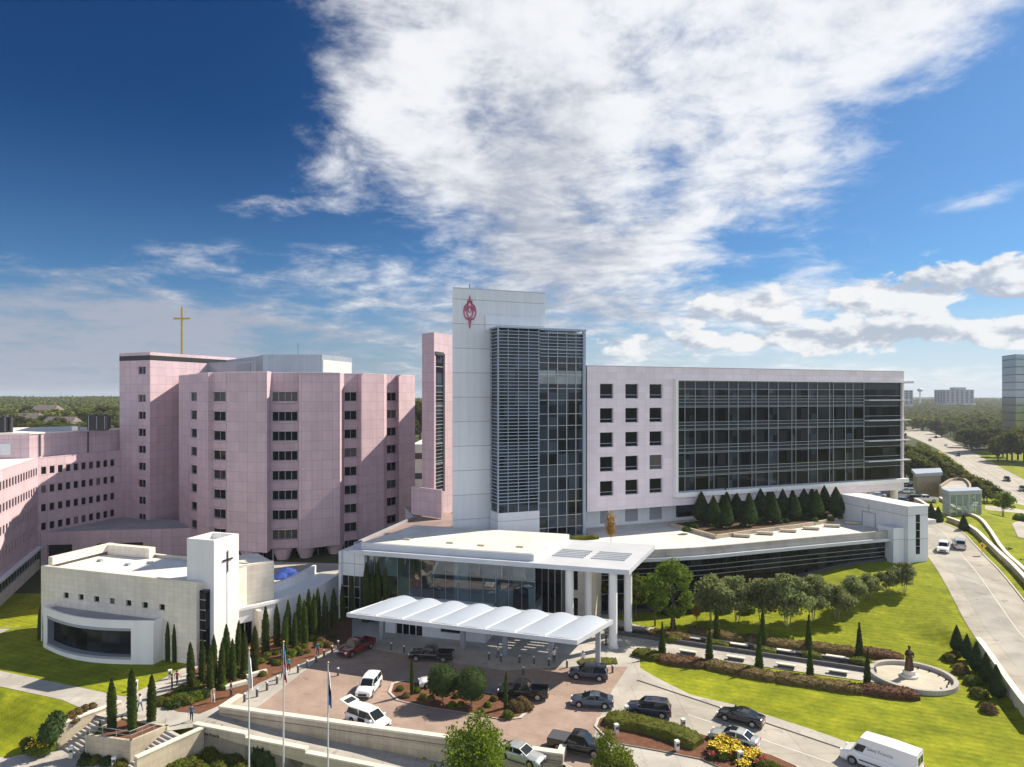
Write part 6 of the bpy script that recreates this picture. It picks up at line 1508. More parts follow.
def vh(kind, paint, nm, cat, **k):
    key = (kind, paint, tuple(sorted(k.items())))
    if key in V: return dup(V[key])
    V[key] = make_vehicle(kind, paint, nm, cat, **k); return V[key]
park(vh('suv', 'white', 'parked_car', 'car'), (362, 701), (376, 683), 'white car facing the lower left on the bricks in front of the shaded strip')
park(vh('minivan', 'white', 'minivan', 'minivan', tailgate=True), (391, 733), (346, 717), 'white minivan with raised tailgate and open side door behind the forecourt wall')
park(vh('sedan', 'white', 'parked_car', 'car'), (419, 687), (458, 683), 'white sedan half hidden behind the left ball tree')
park(vh('pickup', 'black', 'pickup_truck', 'pickup'), (499, 695.5), (548, 699), 'black pickup truck with an open bed behind the thin island cypress')
park(vh('suv', 'navy', 'parked_car', 'car'), (570, 677), (607, 680), 'dark blue crossover parked under the right end of the canopy')
park(vh('coupe', 'slate', 'parked_car', 'car'), (571, 704.5), (613, 707), 'blue grey sedan crossing the edge of the brick drive')
park(vh('suv', 'navy', 'parked_car', 'car'), (629, 712.5), (669, 717), 'dark navy box shaped car above the clipped median hedge')
park(vh('pickup', 'black', 'pickup_truck', 'pickup', tonneau=True), (607, 757), (550, 746), 'black pickup truck with a grey covered bed beside the median tip')
park(vh('sedan', 'silver', 'parked_car', 'car'), (545, 768), (497, 753), 'silver sedan mostly hidden behind the forecourt wall and bushy tree')
park(vh('coupe', 'black', 'parked_car', 'car'), (718, 716), (764, 728), 'black sedan next to the lawn kerb on the drive')
park(vh('sedan', 'silver', 'parked_car', 'car', sunroof=True), (712, 737), (757, 750), 'silver sedan with dark sunroof beside the yellow flowers')
park(vh('van', 'white', 'delivery_van', 'van'), (845, 757), (920, 784), 'tall white van with grey lettering at the lower right of the drive', sc=1.0)
park(vh('pickup', 'red', 'pickup_truck', 'pickup'), (340, 660), (372, 645), 'dark red pickup truck in the shade near the canopy left end')
park(vh('pickup', 'black', 'pickup_truck', 'pickup'), (407, 659), (456, 661), 'black pickup truck in deep shade under the canopy by the entrance door')
park(vh('suv', 'white', 'parked_car', 'car'), (942, 556), (945, 546.5), 'white car driving toward us on the access road', sc=1.0)
park(vh('suv', 'silver', 'parked_car', 'car'), (957, 543), (961.5, 552), 'silver car driving away uphill on the access road', sc=1.0)
cols = ['white', 'black', 'silver', 'tan', 'white', 'navy', 'silver', 'black', 'white', 'grey', 'silver', 'white', 'black', 'navy']
for i, (px, py, c, l) in enumerate([(925, 502, 'white', 'white pickup nearest the stone ramp wall in the upper car park'), (911, 501.5, 'black', 'black car left of the white pickup in the upper car park'), (921, 496, 'silver', 'silver car directly behind the white pickup in the car park'), (917, 491, 'tan', 'tan car second behind the white pickup in the car park'), (913, 487, 'black', 'black car third behind the white pickup in the car park'), (909, 483.5, 'white', 'white car farthest back in the row by the ramp wall'), (898, 503, 'navy', 'dark blue car beside the round column under the wing'), (884, 496, 'grey', 'dark grey car parked under the raised end of the wing'), (876, 498, 'silver', 'silver car between the columns under the wing'), (905, 494, 'silver', 'silver car in the second row of the upper car park'), (901, 489, 'black', 'black car in the second row of the upper car park'), (889, 491, 'white', 'white car behind the wing columns in the car park')]):
    p = GT(px, py); k = 'pickup' if i == 0 else ('suv' if i % 2 else 'sedan'); t = vh(k, c, 'parked_car' if k != 'pickup' else 'pickup_truck', 'car' if k != 'pickup' else 'pickup')
    place(t, True, (p.x, p.y, p.z+.06), R(172), l, 'vehicles in the upper car park', 1.0)
hwc = [(1007, 481, 'black', 'black car heading toward us in the nearest boulevard lane'), (1023, 491, 'grey', 'grey car at the right edge of the boulevard near the median'), (936, 438, 'black', 'dark car far along the boulevard beside the trees'), (967, 449, 'grey', 'grey car parked by the trees at the boulevard edge'), (976, 449.5, 'silver', 'silver car beside the grey one at the boulevard edge'), (916, 428, 'white', 'white car far away on the boulevard bend'), (922, 430.5, 'black', 'small black car far away on the boulevard bend'), (930, 441, 'silver', 'silver car on the left carriageway far along the boulevard'), (946, 446, 'white', 'white car in the middle of the distant boulevard'), (958, 456, 'navy', 'dark blue car in the left lanes of the boulevard')]
for px, py, c, l in hwc:
    p = G(px, py, .15); i = min(range(len(hl)), key=lambda k: (hl[k]-p.xy).length); d = (hl[max(0, i-1)]-hl[min(len(hl)-1, i+1)]); t = vh('suv' if c != 'white' else 'sedan', c, 'parked_car', 'car'); t.name = 'moving_car'
    place(t, True, (p.x, p.y, .16), math.atan2(d.y, d.x), l, 'cars on the boulevard', 1.0)
for key, t in list(V.items()): pass

# ================================================================ people
def person(pose, shirt, pants, hair='hair', seed=0):
    w = {'walk': .26, 'stand': .06}[pose]
    v = [(0, 0, .95), (0, 0, 1.12), (0, 0, 1.32), (0, 0, 1.44), (0, .0, 1.52), (0, -.02, 1.62), (0, -.01, 1.72)]   # 0 pelvis..6 crown
    r = [(.15, .12), (.135, .10), (.165, .115), (.13, .09), (.055, .055), (.082, .095), (.06, .07)]
    e_ = [(i, i+1) for i in range(6)]
    def add(p, rad, par): v.append(p); r.append((rad, rad)); e_.append((par, len(v)-1)); return len(v)-1
    for s_ in (-1, 1):
        st_ = s_*w
        hp = add((s_*.09, 0, .88), .095, 0); kn = add((s_*.10, -st_*.55-.02, .48), .062, hp); an_ = add((s_*.10, -st_*.9+.04*(s_ > 0), .09), .042, kn); add((s_*.11, -st_*.9-.15, .035), .035, an_)
        sh = add((s_*.19, 0, 1.40), .06, 3); el = add((s_*.25, st_*.5+.03, 1.13), .045, sh); wr_ = add((s_*.26, st_*.9-.08, .90), .03, el)
        hd = add((s_*.265, st_*.95-.10, .84), .032, wr_)
        for f in range(4): k = add((s_*.265+(f-1.5)*.004, st_*.95-.13+.022*f, .795), .0095, hd); add((s_*.255+(f-1.5)*.004, st_*.95-.13+.022*f, .755-.004*abs(f-1.5)), .0085, k)
        k = add((s_*.245, st_*.95-.145, .825), .010, hd); add((s_*.238, st_*.95-.155, .795), .0085, k)
    add((0, -.105, 1.615), .014, 5)
    me = skin_mesh(v, e_, r, 2)
    for k in (shirt, pants, 'skin', 'cloth_dark'): me.materials.append(M[k])
    for p in me.polygons:
        c = p.center; x, z = abs(c.x), c.z
        p.material_index = 3 if z < .09 else 1 if (z < .96 and x < .215) else 2 if (z > 1.47 or (x > .2 and z < 1.12)) else 0
        p.use_smooth = True
    t = thing('person', 'p', 'person', group='people walking near the chapel'); inst('body', me, t)
    h = MB(); h.lathe((0, .012, 1.655), [(.105, -.06), (.112, 0), (.10, .06), (.06, .105), (.01, .12)], 14, sy=1.12); obj('hair', h, hair, t)
    f = MB()
    for s_ in (-1, 1): f.lathe((s_*.034, -.098, 1.635), [(.002, -.012), (.013, 0), (.002, .012)], 8)
    f.box(-.028, .028, -.112, -.098, 1.566, 1.574); obj('face', f, 'ink', t)
    return t
for i, (px, py, pose, sh, pa, hd, l) in enumerate([
    (191.5, 722, 'walk', 'cloth_blue', 'cloth_dark', 200, 'person in a blue top walking at the head of the right steps'),
    (213, 703, 'walk', 'cloth_tan', 'cloth_white', 40, 'person in pale tan clothes walking beside the shrub bed'),
    (231, 697, 'stand', 'cloth_dark', 'cloth_dark', 90, 'person in black standing near the forecourt wall corner'),
    (172, 690, 'stand', 'cloth_dark', 'cloth_dark', 120, 'person in dark clothes on the shaded walk, left of two'),
    (177, 686, 'walk', 'cloth_red', 'cloth_dark', 160, 'person in a dull red top on the shaded walk, right of two'),
    (140, 711, 'walk', 'cloth_white', 'cloth_blue', 70, 'person in a white top and blue trousers behind the planter cypresses'),
    (283, 679, 'walk', 'cloth_red', 'cloth_dark', 215, 'person in a red patterned top on the walk beside the bollards'),
    (288.5, 672, 'walk', 'cloth_teal', 'cloth_dark', 215, 'person in a teal top walking by the bollards'),
    (317.5, 656, 'walk', 'cloth_blue', 'cloth_dark', 30, 'person in dark blue at the top of the chapel walk'),
    (583, 665.5, 'stand', 'cloth_white', 'cloth_tan', 0, 'person in white standing on the lawn edge under the canopy end'),
    (554, 663, 'stand', 'cloth_white', 'cloth_dark', 10, 'person in white standing between the canopy posts'),
    (498, 658, 'walk', 'cloth_white', 'cloth_blue', 100, 'person in white walking under the middle of the canopy'),
    (606, 646, 'stand', 'cloth_dark', 'cloth_dark', 250, 'person in black beside the bench behind the right canopy post')]):
    t = person(pose, sh, pa); p = GT(px, py); place(t, True, p+Vector((0, 0, .05)), R(hd), l)
# ================================================================ the land behind: pavilion, trees, woods, far buildings
def simple_building(name, lab, cat, foot, z0, z1, wallm, floors, roofm='roof_grey', win='glass_blue', band=.5, group=None, vert=None):
    c = sum(foot, Vector((0, 0)))/len(foot); t = thing(name, lab, cat, (c.x, c.y, z0), 0, group)
    mb = MB(); mb.prism(foot, z0-5, z1); obj('wall', mb, wallm, t, world=True)
    mb = MB(); mb.prism([c+(p-c)*1.004 for p in foot], z1+.01, z1+.6); obj('roof_edge', mb, roofm, t, world=True)
    a = sum(foot[i].x*foot[(i+1) % len(foot)].y-foot[(i+1) % len(foot)].x*foot[i].y for i in range(len(foot)))
    P = foot if a > 0 else foot[::-1]
    fh = (z1-z0)/floors
    for k in range(floors):
        mb = MB()
        for a_, b_ in zip(P, P[1:]+P[:1]):
            d = (b_-a_); L = d.length; d = d/L; n = Vector((d.y, -d.x)); 
            if n.y > .5: continue
            if vert:
                m_ = int(L/vert)
                for q in range(m_): s0 = (q+.22)*L/m_; s1 = (q+.78)*L/m_; mv = MB(); mv.face([(*(a_+d*s0+n*.05), z0+fh*(k+.2)), (*(a_+d*s1+n*.05), z0+fh*(k+.2)), (*(a_+d*s1+n*.05), z0+fh*(k+.8)), (*(a_+d*s0+n*.05), z0+fh*(k+.8))]); obj('window', mv, win, t, world=True)
            else: mb.face([(*(a_+d*.4+n*.05), z0+fh*(k+.5-band/2)), (*(b_-d*.4+n*.05), z0+fh*(k+.5-band/2)), (*(b_-d*.4+n*.05), z0+fh*(k+.5+band/2)), (*(a_+d*.4+n*.05), z0+fh*(k+.5+band/2))])
        if mb.f: obj('window_row', mb, win, t, world=True)
    return t
def quadbox(pxl, pxr, Y, depth, skew=0): return [P2(pxl, Y), P2(pxr, Y+skew), P2(pxr, Y+skew)+Vector((0, depth)), P2(pxl, Y)+Vector((0, depth))]
Y = 1500; simple_building('distant_office_block', 'wide blue grey office block rising from the far woods at the horizon', 'building', quadbox(945.5, 974, Y, 40), ZA(403, Y), ZA(390, Y), 'grey_panel', 8, vert=9)
mbx = MB(); mbx.prism(quadbox(955, 966, Y+8, 18), ZA(390, Y)+.6, ZA(387.3, Y)); 
t = thing('rooftop_plant_house', 'small plant house on top of the distant blue grey office block', 'plant house', (AT(960, Y), Y+15, ZA(390, Y))); obj('wall', mbx, 'grey_panel', t, world=True)
Y = 1300; simple_building('distant_office_block', 'pale office block on the horizon right beside the end of the wing', 'building', quadbox(896, 913, Y, 30), ZA(404, Y), ZA(390.5, Y), 'grey_panel', 7, vert=7)
Y = 1700; wt = thing('water_tower', 'distant round water tower on a thin stem at the horizon', 'water tower', (AT(920, Y), Y, 10)); m = MB(); m.lathe((0, 0, 0), [(2.2, 0), (1.4, 25), (1.6, 33)], 12); obj('stem', m, 'white_metal', wt); m = MB(); m.lathe((0, 0, 33), [(1.5, 0), (6.5, 3), (6.8, 6), (4, 8.5), (.1, 9.5)], 16); obj('tank', m, 'white_metal', wt)
Y = 430; foot = [P2(1002, Y), P2(1016, Y-20), P2(1075, Y+10), P2(1050, Y+45)]
gtw = simple_building('glass_office_tower', 'mirror glass office tower at the right edge behind dark trees', 'tower', foot, 2, ZA(357, Y), 'mirror_glass', 12, 'mullion', 'glass_blue', .12)
# pale roofs seen through the gap between the pink block and the slab tower
simple_building('white_garage', 'white low garage seen through the gap left of the slim pink tower', 'building', quadbox(412, 428, 235, 30), 2, ZA(446, 235), 'roof_white', 2, 'roof_white', 'dark_metal', .3)
# ramp house and glass stair pavilion by the car park
rh = thing('ramp_stone_house', 'tan stone house with an overhanging grey flat roof beside the car park', 'building', (*P2(925, 190), 5))
fo = [P2(913, 216), P2(917, 204), P2(941, 208), P2(939, 219)]; zt_ = ZA(476, 206); mb = MB(); mb.prism(fo, 2, zt_); obj('wall', mb, 'brick_tan', rh, world=True)
c0 = sum(fo, Vector((0, 0)))/4; mb = MB(); mb.prism([c0+(p-c0)*1.12 for p in fo], zt_+.003, zt_+1.0); obj('roof', mb, 'grey_metal', rh, world=True)
gp = thing('glass_stair_pavilion', 'green tinted glass stair pavilion with a flat grey roof by the parking ramp', 'pavilion', (*P2(960, 160), 2))
fo = [P2(943, 161), P2(950, 157), P2(981, 159), P2(977, 164)]; zt_ = ZA(494.5, 158); zb_ = ZA(530, 158)
mb = MB(); c0 = sum(fo, Vector((0, 0)))/4; mb.prism([c0+(p-c0)*1.06 for p in fo], zt_+.003, zt_+.9); obj('roof', mb, 'grey_metal', gp, world=True)
gm = bpy.data.materials.new('clear_glass'); gm.use_nodes = True; b_ = gm.node_tree.nodes['Principled BSDF']; b_.inputs['Base Color'].default_value = (.22, .36, .34, 1); b_.inputs['Roughness'].default_value = .05; b_.inputs['Alpha'].default_value = .35; M['clear_glass'] = gm
mb = MB(); mb.prism(fo, zb_, zt_, cap=False); pg = obj('glass_wall', mb, 'clear_glass', gp, world=True)
mu = MB()
for a, b in zip(fo, fo[1:]+fo[:1]):
    n = 5
    for k in range(n): p = a.lerp(b, k/n); mu.rbox((p.x, p.y, zb_), .18, .18, zt_-zb_)
    d = (b-a).normalized(); nn_ = Vector((d.y, -d.x))
    for z in (zb_+2.7, zb_+5.4): mu.prism([a+nn_*.02, b+nn_*.02, b+nn_*.12, a+nn_*.12], z, z+.14)
obj('mullion', mu, 'mullion', pg, world=True)
stp = MB(); a, b = fo[0].lerp(fo[3], .4), fo[1].lerp(fo[2], .8); d = (b-a)
for k in range(12): p = a+d*(k/12); stp.rbox((p.x, p.y, zb_+k*(zt_-zb_-1.5)/12), 1.2, 1.6, .25)
obj('stair_flight', stp, 'white_paint', gp, world=True)
stone_wall('ramp_wall', 'brown stone wall along the car park ramp down to the glass pavilion', [P2(915, 172), P2(928, 166), P2(943, 160)], .6, 1.0, 'tan_stone', -3, zf=lambda x, y: lerp(6.2, 4.6, S((172-y)/12)))
rr_ = thing('curved_ramp_wall', 'curved brown wall around the pale upper ramp deck', 'wall', (*P2(960, 195), 3)); cpts = [P2(940, 190), P2(952, 206), P2(964, 206), P2(970, 192), P2(968, 178)]
m = wall_along(cpts, .5, ZA(483, 195), 0); obj('wall', m, 'brick_tan', rr_, world=True); mb = MB(); mb.prism([*resample(cpts, 4)], 0, ZA(485.5, 195)); obj('deck', mb, 'concrete', rr_, world=True)

# trees of the valley
farp = []
for s in range(4):
    cr, tr = tree_mesh(11, 10, 8.6, 80+s, n=1300, leaf=.55, clumps=26, trunk_r=.3)
    farp.append(make_plant('broad_tree', cr, 'leaf_far', tr, 'bark', 'tree', 'broad trees in the valley'))
uf = [True]*4
def fart(x, Y, h, lab, grp, wide=1.0, zb_=None):
    k = rnd.randrange(4); s = h/11; zb_ = zg(x, Y) if zb_ is None else zb_; place(farp[k], uf[k], (x, Y, zb_-.4), rnd.uniform(0, 6.3), lab, grp, (s*wide, s*wide, s)); uf[k] = False
# grove in front of the boulevard (photo right, beside the wing end)
for i, (px, Y, yt) in enumerate([(912, 262, 446), (919, 250, 447), (926, 246, 449), (934, 242, 453), (941, 240, 459), (915, 240, 452), (923, 236, 455), (931, 232, 460), (910, 270, 442), (944, 236, 465), (938, 225, 468), (905, 255, 448)]):
    h = ZA(yt, Y)-zg(AT(px, Y), Y); fart(AT(px, Y), Y, h, 'bushy green tree in the grove between car park and boulevard', 'grove between car park and boulevard')
for i, (px, Y, yt) in enumerate([(972, 218, 472), (979, 212, 476), (987, 208, 479), (995, 202, 484), (984, 200, 483), (976, 205, 478), (967, 222, 472)]):
    h = ZA(yt, Y)-zg(AT(px, Y), Y); fart(AT(px, Y), Y, h, 'green tree in the clump behind the glass stair pavilion', 'clump behind the glass pavilion')
tl = make_plant('lawn_tree', *(lambda c: (c[0], 'leaf_bright', c[1]))(tree_mesh(9, 7.5, 7, 91, n=2200, leaf=.32, clumps=30, multi=2)), 'bark', 'tree')
p = G(1003, 517, 2.0); tl.location = p; hh = ZA(490, p.y)-p.z; tl.scale = (hh/9,)*3; tl['label'] = 'yellow green round tree standing alone on the lawn by the pavilion'
for i, (x, y) in enumerate([(985, 529), (989, 527), (993, 526), (997, 528), (1002, 526)]): cypress(x, y, y-8, f'{ORD[i]} small dark cypress from the left on the lawn beyond the curved wall', z=2.2, wide=1.3)
for i, (x, y, s) in enumerate([(1000, 552, 2.2), (1008, 560, 2.4), (1016, 556, 2.2), (1021, 570, 2.0), (1004, 546, 1.8), (1013, 547, 2.0), (1021, 522, 2.2), (997, 541, 1.8)]): bush(['green', 'lime'][i % 2], x, y, s, f'{ORD[i]} shrub from the left in the slope planting below the curved white wall' if i < 6 else f'{ORD[i]} counted shrub of the slope planting, on the lawn side', 'slope shrubs beyond the curved wall', 2.4)
# park trees right of the boulevard
for i, (px, Y, yt) in enumerate([(998, 345, 436), (1007, 350, 430), (1018, 352, 426), (1012, 335, 428), (1024, 340, 425), (1035, 345, 424), (1003, 370, 428), (1046, 330, 424), (990, 390, 430)]):
    h = ZA(yt, Y)-0; fart(AT(px, Y), Y, h, 'dark park tree on the bright lawn right of the boulevard', 'park trees right of the boulevard')
for i in range(120):
    Y = rnd.uniform(400, 760); px = rnd.uniform(935+max(0, (520-Y)*.18), 1060)
    if Y < 500 and px < 960: continue
    fart(AT(px, Y), Y, rnd.uniform(9, 14), 'tree in the dense belt along the far side of the boulevard', 'tree belt along the boulevard', 1.15, 0)
for i in range(40):
    Y = rnd.uniform(330, 640); px = rnd.uniform(890, 906); fart(AT(px, Y)-4, Y, rnd.uniform(7, 10), 'tree on the near side of the distant boulevard', 'trees on the near side of the boulevard', 1.1, 0)
# left wood, nearest trees one by one
for i in range(110):
    Y = rnd.uniform(255, 480); px = rnd.uniform(-30, 135); h = rnd.uniform(10, 15)
    fart(AT(px, Y), Y, h, 'tree at the near edge of the wood beyond the left wing', 'near edge of the left wood', 1.2, lerp(3, 13, (Y-255)/225))
for px, Y, c in [(27, 430, 0), (47, 520, 1), (62, 400, 2)]:
    x = AT(px, Y); t = thing('house', ['low house with a brown roof among the left trees', 'grey roofed house deeper in the left trees', 'small brown roofed house low in the left trees'][c], 'house', (x, Y, 10)); zb_ = lerp(3, 13, (Y-255)/225)
    m = MB(); zb_ -= 3.5; m.box(-9, 9, -5, 5, zb_-10, zb_-10+11); obj('wall', m, 'brick_tan', t); m = MB(); z = zb_+1.003
    m.mesh([(-10, -6, z), (10, -6, z), (10, 6, z), (-10, 6, z), (-8, 0, z+4), (8, 0, z+4)], [(0, 1, 5, 4), (2, 3, 4, 5), (1, 2, 5), (3, 0, 4), (3, 2, 1, 0)]); obj('roof', m, 'house_roof', t)
for i in range(26):
    t = i/25; px = lerp(918, 966, t)+rnd.uniform(-3, 2); Y = lerp(330, 232, t)+rnd.uniform(-6, 6); zz_ = min(zg(AT(px, Y), Y), 2.5); fart(AT(px, Y), Y, lerp(9.5, 7.5, t)*rnd.uniform(.85, 1.15), 'tree in the leafy strip lining the near edge of the boulevard', 'leafy strip along the boulevard', 1.15, zz_)
# trees through the gap
for px, Y, yt in [(418, 330, 400), (416, 345, 399), (420, 320, 408)]: fart(AT(px, Y), Y, 16, 'tree seen through the gap between the pink blocks', 'trees in the gap', 1.2, ZA(yt, Y)-16)
# masses of far wood
def wood(name, pxr, Yr, n, zf, seed, hr=(8, 13), leaf=(.9, 2.0)):
    rr = random.Random(seed); mb = MB(); pts = []
    for _ in range(n):
        Y = math.exp(rr.uniform(math.log(Yr[0]), math.log(Yr[1]))); px = rr.uniform(*pxr); x = AT(px, Y); h = rr.uniform(*hr); z = zf(x, Y); k = Y/500
        cl = [(x+rr.gauss(0, 2.6), Y+rr.gauss(0, 2.6), z+h*rr.uniform(.35, .95)) for _ in range(9)]
        for c in cl:
            for _ in range(9):
                v = Vector((rr.gauss(0, 1), rr.gauss(0, 1), rr.gauss(0, .8))).normalized()*rr.uniform(1, 2.1); p = Vector(c)+v; nn_ = (v.normalized()+Vector((rr.gauss(0, .5), rr.gauss(0, .5), rr.gauss(0, .5)+.4))).normalized(); a = nn_.orthogonal().normalized(); a.rotate(Matrix.Rotation(rr.uniform(0, 6), 3, nn_)); b = nn_.cross(a); s = rr.uniform(*leaf); mb.face([p-a*s, p-b*s*.7, p+a*s, p+b*s*.7])
    return tag(obj(name, mb, 'leaf_far'), kind='stuff')
wood('woods', (-60, 140), (430, 1600), 1500, lambda x, Y: lerp(10, 20, S((Y-430)/900)), 5)
wood('woods', (870, 1060), (640, 2600), 1700, lambda x, Y: lerp(0, 14, S((Y-900)/1600)), 6)
wood('woods', (380, 440), (420, 1400), 200, lambda x, Y: lerp(8, 18, S((Y-420)/900)), 8)
hm = MB(); rr = random.Random(4)
def ridge(Y, x0, x1, zb_, amp, seed):
    m = MB(); n = 160; pts = []
    for i in range(n+1):
        x = lerp(x0, x1, i/n); z = zb_+amp*(noise.noise((x*.0016, seed, 0))+.35*noise.noise((x*.008, seed, 3))+.2*noise.noise((x*.03, seed, 7))); pts.append((x, z))
    for (a, z0), (b, z1) in zip(pts, pts[1:]):
        m.face([(a, Y-500, -20), (b, Y-500, -20), (b, Y, z1), (a, Y, z0)], 0, True); m.face([(a, Y, z0), (b, Y, z1), (b, Y+900, -30), (a, Y+900, -30)], 0, True)
    return m
struct('hills', ridge(3600, -3600, 3600, 26, 9, 2.5), 'leaf_far')
# ================================================================ sky, sun, camera
SUN_EL, SUN_AZ = R(41.5), R(29.5)          # azimuth measured from +X toward +Y
w = bpy.data.worlds.new('World'); scene.world = w; w.use_nodes = True; nt = w.node_tree; L = nt.links
for n in list(nt.nodes): nt.nodes.remove(n)
out = nd(nt, 'ShaderNodeOutputWorld'); bg = nd(nt, 'ShaderNodeBackground'); L.new(bg.outputs[0], out.inputs[0])
sky = nd(nt, 'ShaderNodeTexSky', sky_type='NISHITA'); sky.sun_disc = False; sky.sun_elevation = SUN_EL; sky.sun_rotation = R(90)-SUN_AZ
sky.air_density = 1.0; sky.dust_density = .6; sky.ozone_density = 2.5; sky.altitude = 200
SKY_STR = .1
bg.inputs['Strength'].default_value = SKY_STR*.84
tc = nd(nt, 'ShaderNodeTexCoord')
def math_(op, a, b=None, c=None, clamp=False):
    n = nd(nt, 'ShaderNodeMath', operation=op); n.use_clamp = clamp
    for i, v in enumerate((a, b, c)):
        if v is None: continue
        if isinstance(v, (int, float)): n.inputs[i].default_value = v
        else: L.new(v, n.inputs[i])
    return n.outputs[0]
sx = nd(nt, 'ShaderNodeSeparateXYZ'); L.new(tc.outputs['Generated'], sx.inputs[0])
X, Y, Z = sx.outputs
az = math_('ARCTAN2', X, Y)                       # 0 straight ahead, + to the right
hyp = math_('SQRT', math_('ADD', math_('MULTIPLY', X, X), math_('MULTIPLY', Y, Y)))
el = math_('ARCTAN2', Z, hyp)
def sstep(v, a, b):
    n = nd(nt, 'ShaderNodeMapRange', interpolation_type='SMOOTHSTEP'); L.new(v, n.inputs['Value']); n.inputs['From Min'].default_value = a; n.inputs['From Max'].default_value = b; return n.outputs['Result']
def comb(x, y, z=0.0):
    n = nd(nt, 'ShaderNodeCombineXYZ')
    for i, v in enumerate((x, y, z)):
        if isinstance(v, (int, float)): n.inputs[i].default_value = v
        else: L.new(v, n.inputs[i])
    return n.outputs[0]
def noise_(vec, scale, det=8, rough=.6, dist=0.0):
    n = nd(nt, 'ShaderNodeTexNoise'); L.new(vec, n.inputs['Vector']); n.inputs['Scale'].default_value = scale; n.inputs['Detail'].default_value = det; n.inputs['Roughness'].default_value = rough; n.inputs['Distortion'].default_value = dist
    return n.outputs['Fac']
def gauss(cx, cy, rx, ry, rot=0.0):
    dx = math_('SUBTRACT', az, cx); dy = math_('SUBTRACT', el, cy); c, s = math.cos(rot), math.sin(rot)
    u = math_('DIVIDE', math_('ADD', math_('MULTIPLY', dx, c), math_('MULTIPLY', dy, s)), rx); v = math_('DIVIDE', math_('SUBTRACT', math_('MULTIPLY', dy, c), math_('MULTIPLY', dx, s)), ry)
    d = math_('ADD', math_('MULTIPLY', u, u), math_('MULTIPLY', v, v)); return math_('POWER', 2.718, math_('MULTIPLY', d, -1.0))
def mix(f, a, b, blend='MIX'):
    n = nd(nt, 'ShaderNodeMix', data_type='RGBA', blend_type=blend)
    if isinstance(f, (int, float)): n.inputs['Factor'].default_value = f
    else: L.new(f, n.inputs['Factor'])
    for s, v in (('A', a), ('B', b)):
        if isinstance(v, tuple): n.inputs[s].default_value = (*v, 1)
        else: L.new(v, n.inputs[s])
    return n.outputs['Result']
K = 1.0/SKY_STR
# cloud deck seen in perspective
zz = math_('ADD', math_('MAXIMUM', Z, 0.0), .16)
dx_, dy_ = math_('DIVIDE', X, zz), math_('DIVIDE', Y, zz)
def texture(ox, oy, oa, oe):
    deck = comb(math_('ADD', dx_, ox), math_('ADD', dy_, oy))
    ang = comb(math_('ADD', az, oa), math_('MULTIPLY', math_('ADD', el, oe), 2.2))
    return math_('ADD', math_('MULTIPLY', noise_(deck, 1.0, 9, .60, .5), .46), math_('ADD', math_('MULTIPLY', noise_(deck, 3.4, 8, .66, .35), .34), math_('MULTIPLY', noise_(ang, 7.0, 9, .6, .2), .20)))
tex = texture(0, 0, 0, 0); tex2 = texture(.10, .05, .018, .012)
def lin(v, m, c): return math_('ADD', math_('MULTIPLY', v, m), c)
# the bright bank sweeping from the left of centre up to the right
left = lin(math_('MAXIMUM', math_('SUBTRACT', .36, el), 0.0), 1.15, -.285)
right = math_('MAXIMUM', lin(el, 1.5, .643-.395*1.5), .33)
bank = math_('MULTIPLY', sstep(math_('SUBTRACT', az, left), -.15, .17), sstep(math_('SUBTRACT', right, az), -.14, .18))
bank = math_('MULTIPLY', bank, lin(sstep(el, .03, .16), .22, .78))
cov = bank
for g, k in [((-.30, .265, .11, .030, .12), .62), ((-.30, .17, .30, .045, .02), .55), ((-.50, .125, .40, .045, .0), .56), ((-.55, .05, .45, .11, 0), 1.0), ((.60, .235, .07, .016, .1), .62), ((.36, .19, .13, .04, .1), .62), ((.45, .03, .5, .03, 0), .52), ((.05, .12, .42, .11, 0), .88), ((.33, .13, .20, .07, 0), .66), ((-.23, .40, .12, .16, 0), .42), ((-.22, .30, .14, .06, .2), .60)]:
    cov = math_('MAXIMUM', cov, math_('MULTIPLY', gauss(*g), k))
back = math_('MULTIPLY', math_('MULTIPLY', sstep(Y, .25, -.3), sstep(el, 1.0, .45)), .85)  # extra unseen cloud behind the camera, added to brighten the ambient fill
cov = math_('MAXIMUM', cov, back)
dens = math_('ADD', math_('MULTIPLY', cov, .86), math_('MULTIPLY', math_('MULTIPLY', math_('SUBTRACT', tex, .5), 3.7), sstep(cov, .0, .40)))
alpha = sstep(dens, .26, .92)
# cloud tone: sunlit edges, grey lilac bellies
rel = math_('MULTIPLY', math_('SUBTRACT', tex, tex2), 4.5)
tone = math_('ADD', rel, math_('MULTIPLY', gauss(.045, .27, .14, .17, .3), -.62))
tone = math_('ADD', tone, math_('MULTIPLY', gauss(-.55, .04, .45, .15, 0), -1.5))
tone = math_('ADD', tone, math_('MULTIPLY', gauss(.10, .10, .22, .06, 0), -.30))
tone = math_('ADD', tone, math_('MULTIPLY', math_('SUBTRACT', dens, .9), -.22))
ts = sstep(tone, -.95, .18)
ccol = mix(ts, (.30*K, .33*K, .40*K), (.70*K, .71*K, .73*K))
# clear sky: deep polarised blue overhead on the left, pale toward the horizon and the sun
deep = math_('MULTIPLY', sstep(az, .60, -.45), sstep(el, .02, .40))
tint = mix(deep, (.31, .53, .73), (.050, .20, .385))
hz = sstep(el, .17, -.01)
clear = mix(1.0, sky.outputs[0], tint, 'MULTIPLY')
hcol = mix(sstep(az, -.4, .5), (.20*K, .26*K, .34*K), (.55*K, .61*K, .67*K))
clear = mix(math_('MULTIPLY', hz, .85), clear, hcol)
col = mix(math_('MULTIPLY', alpha, .96), clear, ccol)
